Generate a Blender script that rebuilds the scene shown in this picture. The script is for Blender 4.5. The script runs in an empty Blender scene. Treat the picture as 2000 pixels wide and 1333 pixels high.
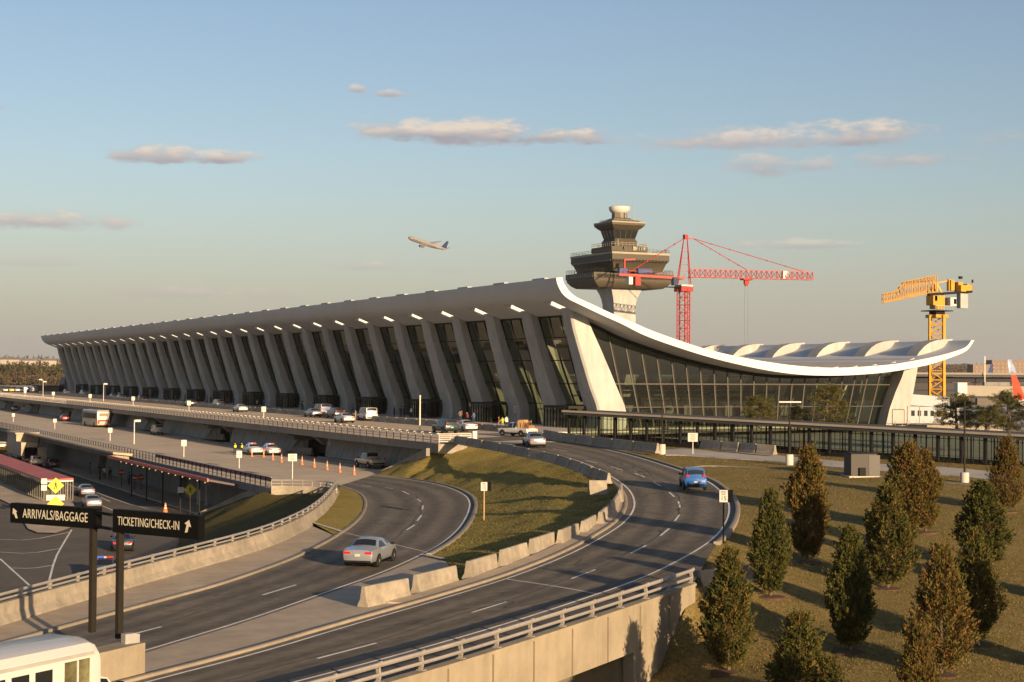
import bpy, bmesh, math, random
import numpy as np
from mathutils import Vector, Matrix
from mathutils.geometry import delaunay_2d_cdt
PI = math.pi
random.seed(7)
rng = np.random.default_rng(7)
S = bpy.context.scene
COL = S.collection
# ------------------------------------------------------------------ camera
F = 3100.0; ZC = 7.3
az = math.atan2(1499, F); th = math.radians(1.19); ro = math.radians(.34)
f0 = Vector((math.sin(az), math.cos(az), 0)); r0 = Vector((math.cos(az), -math.sin(az), 0)); u0 = Vector((0, 0, 1))
fw = f0*math.cos(th)+u0*math.sin(th); up = u0*math.cos(th)-f0*math.sin(th)
CR = r0*math.cos(ro)+up*math.sin(ro); CU = up*math.cos(ro)-r0*math.sin(ro)
C0 = Vector((0, 0, ZC))
cam_d = bpy.data.cameras.new('camera'); cam = bpy.data.objects.new('camera', cam_d); COL.objects.link(cam)
cam_d.sensor_width = 36; cam_d.lens = 36*F/2000; cam_d.clip_start = .5; cam_d.clip_end = 20000
cam.matrix_world = Matrix(((CR.x, CU.x, -fw.x, 0), (CR.y, CU.y, -fw.y, 0), (CR.z, CU.z, -fw.z, ZC), (0, 0, 0, 1)))
S.camera = cam
def ray(px, py): return fw+CR*((px-1000)/F)+CU*((666.5-py)/F)
def G(px, py, z):
    d = ray(px, py); return C0+d*((z-ZC)/d.z)
def AT(px, py, Z): return C0+ray(px, py)*Z
# ------------------------------------------------------------------ world and sun
SUN_EL = math.radians(10.); sx, sy = .06, -.9982
SUN_AZ = math.atan2(sx, sy)
sun_dir = Vector((sx*math.cos(SUN_EL), sy*math.cos(SUN_EL), math.sin(SUN_EL))).normalized()
W = bpy.data.worlds.new('World'); S.world = W; W.use_nodes = True
nt = W.node_tree; nt.nodes.clear()
def N(t, **k):
    n = nt.nodes.new(t)
    for a, b in k.items(): setattr(n, a, b)
    return n
def L(a, b): nt.links.new(a, b)
def M_(op, a, b=None, c=None, clamp=False):
    n = N('ShaderNodeMath', operation=op, use_clamp=clamp)
    for i, v in enumerate((a, b, c)):
        if v is None: continue
        if isinstance(v, (int, float)): n.inputs[i].default_value = v
        else: L(v, n.inputs[i])
    return n.outputs[0]
sky = N('ShaderNodeTexSky', sky_type='NISHITA'); sky.sun_disc = False
sky.sun_elevation = SUN_EL; sky.sun_rotation = SUN_AZ
sky.air_density = 1.0; sky.dust_density = 1.2; sky.ozone_density = 1.5
bg = N('ShaderNodeBackground'); bg.inputs[1].default_value = SKY_STRENGTH = .068
wo = N('ShaderNodeOutputWorld')
tc = N('ShaderNodeTexCoord'); sep = N('ShaderNodeSeparateXYZ'); L(tc.outputs['Generated'], sep.inputs[0])
azn = M_('ARCTAN2', sep.outputs[0], sep.outputs[1]); eln = M_('ARCSINE', sep.outputs[2])
comb = N('ShaderNodeCombineXYZ'); L(M_('MULTIPLY', azn, 55.), comb.inputs[0]); L(M_('MULTIPLY', eln, 150.), comb.inputs[1])
nz = N('ShaderNodeTexNoise'); nz.inputs['Scale'].default_value = 1.0; nz.inputs['Detail'].default_value = 9; nz.inputs['Roughness'].default_value = .58
L(comb.outputs[0], nz.inputs['Vector'])
nv = M_('SUBTRACT', nz.outputs['Fac'], .5)
comb2 = N('ShaderNodeCombineXYZ'); L(M_('MULTIPLY', azn, 16.), comb2.inputs[0]); L(M_('MULTIPLY', eln, 60.), comb2.inputs[1]); comb2.inputs[2].default_value = 4.
nz2 = N('ShaderNodeTexNoise'); nz2.inputs['Scale'].default_value = 1.0; nz2.inputs['Detail'].default_value = 4; L(comb2.outputs[0], nz2.inputs['Vector'])
nv2 = M_('SUBTRACT', nz2.outputs['Fac'], .5)
CLOUDS = [(790, 260, 140, 25, 1.), (935, 263, 190, 32, 1.), (1090, 268, 115, 22, 1.), (325, 306, 105, 22, 1.), (450, 310, 70, 16, 1.),
          (90, 434, 170, 22, .85), (1480, 278, 250, 26, .8), (1690, 266, 150, 32, .85), (1495, 322, 85, 30, .62), (1590, 322, 50, 20, .55), (1780, 314, 120, 22, .6),
          (700, 176, 22, 11, .75), (760, 184, 34, 9, .8), (810, 188, 22, 8, .5), (715, 523, 90, 12, .55), (1595, 480, 100, 11, .5), (870, 530, 50, 10, .4),
          (340, 573, 140, 18, .5), (525, 578, 80, 16, .42), (60, 510, 120, 16, .4), (1560, 480, 130, 14, .5), (1950, 272, 70, 16, .35), (540, 208, 22, 8, .25), (0, 210, 16, 8, .4), (80, 515, 120, 12, .25), (1240, 275, 120, 8, .2)]
cov = None; low = None
for (px, py, wx, wy, a) in CLOUDS:
    d = ray(px, py).normalized(); a0 = math.atan2(d.x, d.y); e0 = math.asin(d.z)
    ax = M_('DIVIDE', M_('SUBTRACT', azn, a0), wx/F*1.15); ey = M_('DIVIDE', M_('SUBTRACT', eln, e0), wy/F*1.25)
    eyd = M_('MULTIPLY', ey, M_('ADD', M_('MULTIPLY', M_('LESS_THAN', ey, 0.), .55), 1.))   # flat bases
    r2 = M_('ADD', M_('MULTIPLY', ax, ax), M_('MULTIPLY', eyd, eyd))
    m = M_('SUBTRACT', 1., r2)
    m = M_('ADD', m, M_('MULTIPLY', nv, 2.6)); m = M_('ADD', m, M_('MULTIPLY', nv2, 1.4))
    m = M_('MULTIPLY', M_('MULTIPLY', m, .95, clamp=True), a)
    m = M_('MULTIPLY', m, M_('GREATER_THAN', M_('SUBTRACT', 2.6, r2), 0.))
    wgt = M_('MULTIPLY', m, ey)
    cov = m if cov is None else M_('MAXIMUM', cov, m)
    low = wgt if low is None else M_('ADD', low, wgt)
sm = N('ShaderNodeMapRange', interpolation_type='SMOOTHSTEP'); L(cov, sm.inputs[0]); sm.inputs[1].default_value = .02; sm.inputs[2].default_value = 1.; sm.inputs[4].default_value = .93
cr = N('ShaderNodeMapRange'); L(M_('ADD', low, M_('MULTIPLY', nv, .9)), cr.inputs[0]); cr.inputs[1].default_value = -.28; cr.inputs[2].default_value = .5
ccol = N('ShaderNodeMix', data_type='RGBA'); L(cr.outputs[0], ccol.inputs[0])
ccol.inputs[6].default_value = (2.7, 2.55, 2.75, 1); ccol.inputs[7].default_value = (5.6, 4.75, 3.95, 1)
# warm haze of the evening air near the horizon, seen all round
hz = N('ShaderNodeMapRange', interpolation_type='SMOOTHSTEP'); L(eln, hz.inputs[0]); hz.inputs[1].default_value = -.02; hz.inputs[2].default_value = .14; hz.inputs[3].default_value = 1.; hz.inputs[4].default_value = 0.
tint = N('ShaderNodeMix', data_type='RGBA'); L(M_('MULTIPLY', hz.outputs[0], .85), tint.inputs[0])
bl = N('ShaderNodeMix', data_type='RGBA', blend_type='MULTIPLY'); bl.inputs[0].default_value = 1.; bl.inputs[7].default_value = (.98, .93, .99, 1); L(sky.outputs[0], bl.inputs[6]); L(bl.outputs[2], tint.inputs[6]); tint.inputs[7].default_value = (3.34, 3.18, 2.98, 1)
mx = N('ShaderNodeMix', data_type='RGBA'); L(sm.outputs[0], mx.inputs[0]); L(tint.outputs[2], mx.inputs[6]); L(ccol.outputs[2], mx.inputs[7])
hi = N('ShaderNodeMapRange', interpolation_type='SMOOTHSTEP'); L(eln, hi.inputs[0]); hi.inputs[1].default_value = .24; hi.inputs[2].default_value = .8; hi.inputs[3].default_value = 1.; hi.inputs[4].default_value = .85
dk = N('ShaderNodeMix', data_type='RGBA', blend_type='MULTIPLY'); dk.inputs[0].default_value = 1.; L(mx.outputs[2], dk.inputs[6]); L(hi.outputs[0], dk.inputs[7])
L(dk.outputs[2], bg.inputs[0]); L(bg.outputs[0], wo.inputs[0])
sl = bpy.data.lights.new('sun', 'SUN'); so = bpy.data.objects.new('sun', sl); COL.objects.link(so)
sl.energy = 4.8; sl.angle = math.radians(.5); sl.color = (1., .71, .42)
so.rotation_euler = sun_dir.to_track_quat('Z', 'Y').to_euler(); so.location = sun_dir*900
S.view_settings.view_transform = 'Standard'; S.view_settings.look = 'None'; S.view_settings.exposure = 1.1; S.view_settings.gamma = 1.
S.cycles.max_bounces = 8; S.cycles.transparent_max_bounces = 12; S.cycles.caustics_reflective = False; S.cycles.caustics_refractive = False
# ------------------------------------------------------------------ materials
MATS = {}
def mat(name, col, rough=.7, var=.15, scale=1., bump=0., metal=0., spec=.4, col2=None, streak=0., det=6, coords='pos', bscale=None):
    if name in MATS: return MATS[name]
    m = bpy.data.materials.new(name); m.use_nodes = True; t = m.node_tree; b = t.nodes['Principled BSDF']
    b.inputs['Roughness'].default_value = rough; b.inputs['Metallic'].default_value = metal; b.inputs['Specular IOR Level'].default_value = spec
    c = Vector(col)
    if var == 0 and not bump:
        b.inputs['Base Color'].default_value = (*col, 1)
    else:
        if coords == 'pos': src = t.nodes.new('ShaderNodeNewGeometry').outputs['Position']
        else: src = t.nodes.new('ShaderNodeTexCoord').outputs['Object']
        n1 = t.nodes.new('ShaderNodeTexNoise'); n1.inputs['Scale'].default_value = scale; n1.inputs['Detail'].default_value = det; n1.inputs['Roughness'].default_value = .65
        t.links.new(src, n1.inputs['Vector'])
        mp = t.nodes.new('ShaderNodeMapRange'); mp.inputs[1].default_value = .3; mp.inputs[2].default_value = .7; t.links.new(n1.outputs['Fac'], mp.inputs[0])
        mix = t.nodes.new('ShaderNodeMix'); mix.data_type = 'RGBA'; t.links.new(mp.outputs[0], mix.inputs[0])
        a = c*(1-var); d = Vector(col2) if col2 else c*(1+var)
        mix.inputs[6].default_value = (*a, 1); mix.inputs[7].default_value = (*d, 1)
        out = mix.outputs[2]
        n3 = t.nodes.new('ShaderNodeTexNoise'); n3.inputs['Scale'].default_value = scale*.13; n3.inputs['Detail'].default_value = 3; t.links.new(src, n3.inputs['Vector'])
        m3 = t.nodes.new('ShaderNodeMapRange'); m3.inputs[1].default_value = .3; m3.inputs[2].default_value = .7; m3.inputs[3].default_value = 1-var; m3.inputs[4].default_value = 1+var*.7
        t.links.new(n3.outputs['Fac'], m3.inputs[0])
        mu = t.nodes.new('ShaderNodeMix'); mu.data_type = 'RGBA'; mu.blend_type = 'MULTIPLY'; mu.inputs[0].default_value = 1.
        t.links.new(out, mu.inputs[6]); t.links.new(m3.outputs[0], mu.inputs[7]); out = mu.outputs[2]
        if streak:
            mpn = t.nodes.new('ShaderNodeMapping'); mpn.inputs['Scale'].default_value = (1.3, 1.3, .12); t.links.new(src, mpn.inputs['Vector'])
            n4 = t.nodes.new('ShaderNodeTexNoise'); n4.inputs['Scale'].default_value = 1.2; n4.inputs['Detail'].default_value = 5; t.links.new(mpn.outputs[0], n4.inputs['Vector'])
            m4 = t.nodes.new('ShaderNodeMapRange'); m4.inputs[1].default_value = .42; m4.inputs[2].default_value = .68; m4.inputs[3].default_value = 1.; m4.inputs[4].default_value = 1-streak
            t.links.new(n4.outputs['Fac'], m4.inputs[0])
            mu2 = t.nodes.new('ShaderNodeMix'); mu2.data_type = 'RGBA'; mu2.blend_type = 'MULTIPLY'; mu2.inputs[0].default_value = 1.
            t.links.new(out, mu2.inputs[6]); t.links.new(m4.outputs[0], mu2.inputs[7]); out = mu2.outputs[2]
        t.links.new(out, b.inputs['Base Color'])
        if bump:
            n2 = t.nodes.new('ShaderNodeTexNoise'); n2.inputs['Scale'].default_value = bscale or scale*6; n2.inputs['Detail'].default_value = 5; t.links.new(src, n2.inputs['Vector'])
            bp = t.nodes.new('ShaderNodeBump'); bp.inputs['Strength'].default_value = bump; bp.inputs['Distance'].default_value = .05
            t.links.new(n2.outputs['Fac'], bp.inputs['Height']); t.links.new(bp.outputs[0], b.inputs['Normal'])
    MATS[name] = m
    return m
def glassmat(name, tint, gloss, rough=.03):
    m = bpy.data.materials.new(name); m.use_nodes = True; t = m.node_tree; t.nodes.clear()
    o = t.nodes.new('ShaderNodeOutputMaterial'); tr = t.nodes.new('ShaderNodeBsdfTransparent'); tr.inputs[0].default_value = (*tint, 1)
    g = t.nodes.new('ShaderNodeBsdfGlossy'); g.inputs['Roughness'].default_value = rough; g.inputs[0].default_value = (.9, .95, .92, 1)
    fr = t.nodes.new('ShaderNodeFresnel'); fr.inputs[0].default_value = 1.45
    ad = t.nodes.new('ShaderNodeMath'); ad.operation = 'MULTIPLY_ADD'; ad.inputs[1].default_value = .13; ad.inputs[2].default_value = gloss; ad.use_clamp = True
    t.links.new(fr.outputs[0], ad.inputs[0])
    mx_ = t.nodes.new('ShaderNodeMixShader'); t.links.new(ad.outputs[0], mx_.inputs[0]); t.links.new(tr.outputs[0], mx_.inputs[1]); t.links.new(g.outputs[0], mx_.inputs[2])
    t.links.new(mx_.outputs[0], o.inputs[0]); return m
asphalt = mat('asphalt', (.112, .092, .066), .85, .22, 1.6, .35, bscale=30)
def roadmat(name, col):
    m = mat(name, col, .85, .20, 1.1, .35, bscale=30); t = m.node_tree; b = t.nodes['Principled BSDF']; src = b.inputs['Base Color'].links[0].from_socket
    uv = t.nodes.new('ShaderNodeUVMap'); sp = t.nodes.new('ShaderNodeSeparateXYZ'); t.links.new(uv.outputs[0], sp.inputs[0])
    w = t.nodes.new('ShaderNodeMath'); w.operation = 'MULTIPLY'; w.inputs[1].default_value = 2*math.pi*4; t.links.new(sp.outputs[0], w.inputs[0])
    c = t.nodes.new('ShaderNodeMath'); c.operation = 'COSINE'; t.links.new(w.outputs[0], c.inputs[0])
    n = t.nodes.new('ShaderNodeTexNoise'); n.inputs['Scale'].default_value = 1.; n.inputs['Detail'].default_value = 5
    mp_ = t.nodes.new('ShaderNodeMapping'); mp_.inputs['Scale'].default_value = (22, 9, 1); t.links.new(uv.outputs[0], mp_.inputs[0]); t.links.new(mp_.outputs[0], n.inputs['Vector'])
    ad = t.nodes.new('ShaderNodeMath'); ad.operation = 'MULTIPLY_ADD'; ad.inputs[1].default_value = .22; t.links.new(c.outputs[0], ad.inputs[0]); t.links.new(n.outputs['Fac'], ad.inputs[2])
    r = t.nodes.new('ShaderNodeMapRange'); r.inputs[1].default_value = .15; r.inputs[2].default_value = .85; r.inputs[3].default_value = .56; r.inputs[4].default_value = 1.32; t.links.new(ad.outputs[0], r.inputs[0])
    mu = t.nodes.new('ShaderNodeMix'); mu.data_type = 'RGBA'; mu.blend_type = 'MULTIPLY'; mu.inputs[0].default_value = 1.; t.links.new(src, mu.inputs[6]); t.links.new(r.outputs[0], mu.inputs[7]); t.links.new(mu.outputs[2], b.inputs['Base Color']); return m
asphalt_road = roadmat('asphalt_road', (.135, .113, .082))
asphalt_low = mat('asphalt_low', (.10, .083, .062), .88, .2, .9, .3, bscale=25)
road_conc = mat('road_concrete', (.50, .405, .29), .85, .12, .35, .2, bscale=14)
pave = mat('pavement', (.41, .335, .245), .85, .16, .8, .25, bscale=14)
walk_conc = mat('walk_concrete', (.46, .42, .37), .8, .1, .7, .15)
conc = mat('concrete', (.25, .22, .18), .82, .13, .9, .2, streak=.22, bscale=9)
conc_br = mat('concrete_barrier', (.285, .25, .195),   .82, .22, 2.2, .3, streak=.14, coords='pos', bscale=12)
conc_term = mat('concrete_terminal', (.36, .36, .345), .8, .11, .35, .12, streak=.14, bscale=5)
conc_grey = mat('concrete_grey', (.22, .21, .20), .85, .13, .5, .15, streak=.3)
white_roof = mat('white_roof', (.50, .53, .55), .6, .05, .3, 0)
roof_grey = mat('roof_membrane', (.44, .42, .39), .7, .08, .4, 0)
paint_white = mat('road_paint', (.72, .70, .66), .7, .16, 4.)
dark_metal = mat('dark_metal', (.012, .012, .013), .7, .2, 3, 0, spec=.15)
bronze = mat('bronze_frame', (.020, .017, .013), .65, .15, 2, 0, spec=.15)
rail_metal = mat('rail_metal', (.36, .33, .29), .45, .1, 3, 0, metal=.35)
steel = mat('galvanised_steel', (.42, .41, .39), .5, .1, 2, 0, metal=.3)
sign_white = mat('sign_white', (.48, .47, .44), .5, .05, 5)
black_p = mat('black_paint', (.004, .004, .004), .6, .1, 4, spec=.08)
letter = mat('letter_cream', (.46, .43, .34), .5, 0)
yellow_sign = mat('yellow_sign', (.52, .48, .015), .4, .04, 4)
orange_p = mat('orange_plastic', (.85, .17, .04), .5, .05, 4)
red_p = mat('red_paint', (.30, .018, .014), .5, .15, 1.5)
red_roof = mat('red_roof_sheet', (.42, .09, .06), .6, .12, 1.2, .1)
yel_p = mat('yellow_paint', (.45, .235, .02), .5, .12, 1.5)
term_glass = glassmat('terminal_glass', (.42, .46, .36), .004)
end_glass = glassmat('end_wall_glass', (.44, .48, .41), .07)
walk_glass = glassmat('walkway_glass', (.72, .78, .68), .03)
car_glass = mat('car_glass', (.012, .014, .016), .08, 0, spec=.8)
rubber = mat('rubber', (.012, .012, .012), .8, 0)
rim_m = mat('wheel_rim', (.45, .45, .45), .35, 0, metal=.7)
tail_red = mat('tail_lamp', (.55, .015, .015), .25, 0)
plate_m = mat('licence_plate', (.75, .75, .72), .5, 0)
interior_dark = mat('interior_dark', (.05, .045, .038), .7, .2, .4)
interior_floor = mat('interior_floor', (.13, .115, .095), .4, .15, .5)
grass = None
def grassmat(name, a, b, c):
    m = bpy.data.materials.new(name); m.use_nodes = True; t = m.node_tree; bs = t.nodes['Principled BSDF']; bs.inputs['Roughness'].default_value = .95; bs.inputs['Specular IOR Level'].default_value = .05
    src = t.nodes.new('ShaderNodeNewGeometry').outputs['Position']
    def nn(s, d=6):
        n = t.nodes.new('ShaderNodeTexNoise'); n.inputs['Scale'].default_value = s; n.inputs['Detail'].default_value = d; n.inputs['Roughness'].default_value = .7; t.links.new(src, n.inputs['Vector'])
        r = t.nodes.new('ShaderNodeMapRange'); r.inputs[1].default_value = .35; r.inputs[2].default_value = .65; t.links.new(n.outputs['Fac'], r.inputs[0]); return r.outputs[0]
    m1 = t.nodes.new('ShaderNodeMix'); m1.data_type = 'RGBA'; t.links.new(nn(.22), m1.inputs[0]); m1.inputs[6].default_value = (*a, 1); m1.inputs[7].default_value = (*b, 1)
    m2 = t.nodes.new('ShaderNodeMix'); m2.data_type = 'RGBA'; t.links.new(nn(1.7), m2.inputs[0]); t.links.new(m1.outputs[2], m2.inputs[6]); m2.inputs[7].default_value = (*c, 1)
    fine = t.nodes.new('ShaderNodeMapRange'); fine.inputs[3].default_value = .6; fine.inputs[4].default_value = 1.35; t.links.new(nn(9., 4), fine.inputs[0])
    m3 = t.nodes.new('ShaderNodeMix'); m3.data_type = 'RGBA'; m3.blend_type = 'MULTIPLY'; m3.inputs[0].default_value = 1; t.links.new(m2.outputs[2], m3.inputs[6]); t.links.new(fine.outputs[0], m3.inputs[7])
    t.links.new(m3.outputs[2], bs.inputs['Base Color'])
    n2 = t.nodes.new('ShaderNodeTexNoise'); n2.inputs['Scale'].default_value = 13; n2.inputs['Detail'].default_value = 6; t.links.new(src, n2.inputs['Vector'])
    bp = t.nodes.new('ShaderNodeBump'); bp.inputs['Strength'].default_value = .6; bp.inputs['Distance'].default_value = .07; t.links.new(n2.outputs['Fac'], bp.inputs['Height']); t.links.new(bp.outputs[0], bs.inputs['Normal'])
    return m
grass_m = grassmat('grass_mound', (.21, .18, .048), (.34, .26, .08), (.27, .21, .068))
grass_s = grassmat('grass_slope', (.20, .15, .058), (.30, .21, .095), (.17, .14, .047))
# ------------------------------------------------------------------ mesh helper
class MB:
    def __init__(s): s.v = []; s.f = []; s.m = []
    def poly(s, pts, m=0):
        i = len(s.v); s.v += [tuple(p) for p in pts]; s.f.append(tuple(range(i, i+len(pts)))); s.m.append(m)
    def hexa(s, p, m=0):       # 8 points: bottom 4 (ccw), top 4
        i = len(s.v); s.v += [tuple(q) for q in p]
        for q in ((3, 2, 1, 0), (4, 5, 6, 7), (0, 1, 5, 4), (1, 2, 6, 5), (2, 3, 7, 6), (3, 0, 4, 7)):
            s.f.append(tuple(i+k for k in q)); s.m.append(m)
    def box(s, c, d, m=0, yaw=0., taper=1.):
        cs, sn = math.cos(yaw), math.sin(yaw); P = []
        for z, k in ((-.5, 1.), (.5, taper)):
            for x, y in ((-.5, -.5), (.5, -.5), (.5, .5), (-.5, .5)):
                X, Y = x*d[0]*k, y*d[1]*k
                P.append((c[0]+X*cs-Y*sn, c[1]+X*sn+Y*cs, c[2]+z*d[2]))
        s.hexa(P, m)
    def bar(s, a, b, w, h=None, m=0):
        a, b = Vector(a), Vector(b); h = h or w; d = (b-a)
        if d.length < 1e-6: return
        d.normalize(); x = d.cross(Vector((0, 0, 1)))
        if x.length < 1e-3: x = Vector((1, 0, 0))
        x.normalize(); y = x.cross(d); P = []
        for p in (a, b):
            for i, j in ((-1, -1), (1, -1), (1, 1), (-1, 1)): P.append(p+x*(i*w/2)+y*(j*h/2))
        s.hexa(P, m)
    def tube(s, a, b, r, n=8, m=0, r2=None):
        a, b = Vector(a), Vector(b); d = (b-a).normalized(); x = d.orthogonal().normalized(); y = d.cross(x); r2 = r if r2 is None else r2
        R = [[p+(x*math.cos(2*PI*k/n)+y*math.sin(2*PI*k/n))*q for k in range(n)] for p, q in ((a, r), (b, r2))]
        s.loft(R, True, True, m)
    def loft(s, rings, closed=True, caps=True, m=0):
        n = len(rings[0]); i = len(s.v)
        for r in rings: s.v += [tuple(p) for p in r]
        for a in range(len(rings)-1):
            for k in range(n if closed else n-1):
                s.f.append((i+a*n+k, i+a*n+(k+1) % n, i+(a+1)*n+(k+1) % n, i+(a+1)*n+k)); s.m.append(m)
        if caps and closed:
            s.f.append(tuple(i+k for k in range(n))[::-1]); s.m.append(m)
            s.f.append(tuple(i+(len(rings)-1)*n+k for k in range(n))); s.m.append(m)
    def lathe(s, prof, c=(0, 0, 0), n=24, m=0, axis='z'):
        R = []
        for r, h in prof:
            if axis == 'z': R.append([(c[0]+r*math.cos(2*PI*k/n), c[1]+r*math.sin(2*PI*k/n), c[2]+h) for k in range(n)])
            elif axis == 'y': R.append([(c[0]+r*math.cos(2*PI*k/n), c[1]+h, c[2]+r*math.sin(2*PI*k/n)) for k in range(n)])
            else: R.append([(c[0]+h, c[1]+r*math.cos(2*PI*k/n), c[2]+r*math.sin(2*PI*k/n)) for k in range(n)])
        s.loft(R, True, True, m)
    def prism(s, pts, off, m=0):   # closed polygon extruded by vector
        off = Vector(off); a = [Vector(p) for p in pts]; s.loft([a, [p+off for p in a]], True, True, m)
    def sweep(s, path, prof, m=0, caps=True):   # prof: (side, z) offsets, side>0 = left of travel
        R = []
        for i, p in enumerate(path):
            p = Vector(p); a = Vector(path[max(i-1, 0)]); b = Vector(path[min(i+1, len(path)-1)])
            d = b-a; d.z = 0; d.normalize(); n = Vector((-d.y, d.x, 0))
            R.append([p+n*q[0]+Vector((0, 0, q[1])) for q in prof])
        s.loft(R, True, caps, m)
    def build(s, name, mats, parent=None, smooth=None, recalc=True):
        me = bpy.data.meshes.new(name); me.from_pydata([tuple(p) for p in s.v], [], s.f)
        mats = mats if isinstance(mats, (list, tuple)) else [mats]
        for q in mats: me.materials.append(q)
        me.polygons.foreach_set('material_index', s.m)
        if recalc:
            b = bmesh.new(); b.from_mesh(me); bmesh.ops.recalc_face_normals(b, faces=b.faces); b.to_mesh(me); b.free()
        if smooth is not None:
            me.polygons.foreach_set('use_smooth', [True]*len(me.polygons)); me.set_sharp_from_angle(angle=math.radians(smooth))
        me.update()
        o = bpy.data.objects.new(name, me); COL.objects.link(o)
        if parent is not None: o.parent = parent
        return o
def tag(o, label=None, cat=None, group=None, kind=None):
    if label: o['label'] = label
    if cat: o['category'] = cat
    if group: o['group'] = group
    if kind: o['kind'] = kind
    return o
def empty(name, loc=(0, 0, 0), rz=0., label=None, cat=None, group=None):
    o = bpy.data.objects.new(name, None); o.location = loc; o.rotation_euler = (0, 0, rz); o.empty_display_size = .3; COL.objects.link(o)
    return tag(o, label, cat, group)
def copy_tree(o, parent=None):
    c = o.copy(); COL.objects.link(c); c.parent = parent
    for ch in o.children: copy_tree(ch, c)
    return c
def struct(o): o['kind'] = 'structure'; return o
ORD = 'first second third fourth fifth sixth seventh eighth ninth tenth eleventh twelfth thirteenth fourteenth fifteenth sixteenth seventeenth eighteenth nineteenth twentieth'.split()
TENS = {2: 'twenty', 3: 'thirty', 4: 'forty', 5: 'fifty', 6: 'sixty', 7: 'seventy', 8: 'eighty', 9: 'ninety'}
def ordn(i):
    i += 1
    if i <= 20: return ORD[i-1]
    t, u = divmod(i, 10)
    if t >= 10: return 'hundred and '+ordn(i-101) if i > 100 else 'hundredth'
    return TENS[t]+'-'+ORD[u-1] if u else TENS[t][:-1]+'ieth'
def resample(path, step=None, n=None):
    P = [Vector(p) for p in path]; D = [0.]
    for a, b in zip(P, P[1:]): D.append(D[-1]+(b-a).length)
    n = n or max(2, int(round(D[-1]/step))+1); out = []; j = 0
    for k in range(n):
        t = D[-1]*k/(n-1)
        while j < len(P)-2 and D[j+1] < t: j += 1
        w = (t-D[j])/max(D[j+1]-D[j], 1e-9); out.append(P[j].lerp(P[j+1], min(max(w, 0), 1)))
    return out
def smoothpath(P, it=2):
    P = [Vector(p) for p in P]
    for _ in range(it):
        Q = [P[0]]
        for a, b in zip(P, P[1:]): Q += [a.lerp(b, .25), a.lerp(b, .75)]
        P = Q+[P[-1]]
    return P
def W_(l): return [G(*q) for q in l]
# ================================================================== GROUND, ROADS, DECKS
Z_MID, Z_LOW = -3.7, -8.0
def ext(P, i0, i1, d):
    """lengthen a world path beyond its end i1, in the direction from i0 to i1"""
    v = (P[i1]-P[i0]).normalized(); return P[i1]+v*d
def sheet(name, pts, m):
    b = MB(); b.poly(pts); o = b.build(name, m, recalc=False)
    if o.data.polygons[0].normal.z < 0: o.data.flip_normals()
    return struct(o)
ground_m = mat('dry_field', (.17, .13, .075), .95, .25, .05, .3, col2=(.12, .115, .05), bscale=1.5)
sheet('ground', [(-4000, -4000, -8.4), (9000, -4000, -8.4), (9000, 9000, -8.4), (-4000, 9000, -8.4)], ground_m)
apron_m = mat('airfield_concrete', (.30, .28, .25), .9, .15, .05, 0)
sheet('airfield', [(87, 172, -.55), (103, 104, -.55), (132, 10, -.55), (5000, -1500, -.55), (5000, 900, -.55), (120, 900, -.55), (120, 560, -.55), (150, 560, -.55), (150, 200, -.55), (103, 184, -.55)], apron_m)
sheet('field', [(-3000, 700, -1.2), (120, 700, -1.2), (120, 900, -1.2), (5000, 900, -1.25), (6000, 8000, -1.2), (-3000, 8000, -1.2)], ground_m)
# ramp A (to the upper level) and ramp B (to the middle level)
A_in = [(255, 1333, -3.2), (480, 1276, -3.15), (662, 1222, -3.1), (825, 1176, -3.0), (922, 1147, -2.9), (1000, 1122, -2.75), (1097, 1084, -2.5), (1169, 1046, -2.2), (1208, 1020, -2.0), (1227, 994, -1.75), (1226, 971, -1.55), (1213, 952, -1.35), (1187, 933, -1.1), (1137, 906, -.75), (1075, 887, -.45), (1000, 873, -.2), (930, 865, 0), (870, 859, 0)]
A_out = [(600, 1333, -3.2), (800, 1280, -3.15), (1000, 1222, -3.05), (1156, 1171, -2.8), (1260, 1134, -2.55), (1325, 1103, -2.35), (1390, 1066, -2.1), (1422, 1036, -1.9), (1436, 1004, -1.65), (1433, 978, -1.45), (1416, 958, -1.25), (1390, 939, -1.05), (1337, 920, -.8), (1275, 900, -.55), (1225, 886, -.4), (1175, 875, -.25), (1125, 865, -.1), (1075, 857, 0), (1040, 850, 0)]
B_l = [(0, 1262, -3.2), (110, 1232, -3.2), (234, 1198, -3.2), (340, 1169, -3.22), (422, 1147, -3.25), (500, 1121, -3.25), (581, 1091, -3.3), (640, 1061, -3.35), (669, 1043, -3.4), (695, 1025, -3.45), (712, 1007, -3.5), (719, 988, -3.53), (715, 973, -3.58), (703, 963, -3.62), (685, 956, -3.66), (662, 949, -3.7)]
B_r = [(200, 1302, -3.2), (357, 1254, -3.2), (500, 1211, -3.2), (662, 1153, -3.2), (760, 1118, -3.2), (825, 1088, -3.25), (874, 1062, -3.3), (906, 1033, -3.35), (922, 1004, -3.45), (926, 981, -3.5), (913, 965, -3.55), (874, 949, -3.6), (809, 937, -3.68), (727, 929, -3.7)]
def prep(l, back=60., step=1.2):
    P = W_(l); P = [ext(P, 2, 0, back)]+P; P[0].z = P[1].z; return smoothpath(P, 2)
PA_in, PA_out, PB_l, PB_r = prep(A_in), prep(A_out), prep(B_l), prep(B_r)
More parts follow.
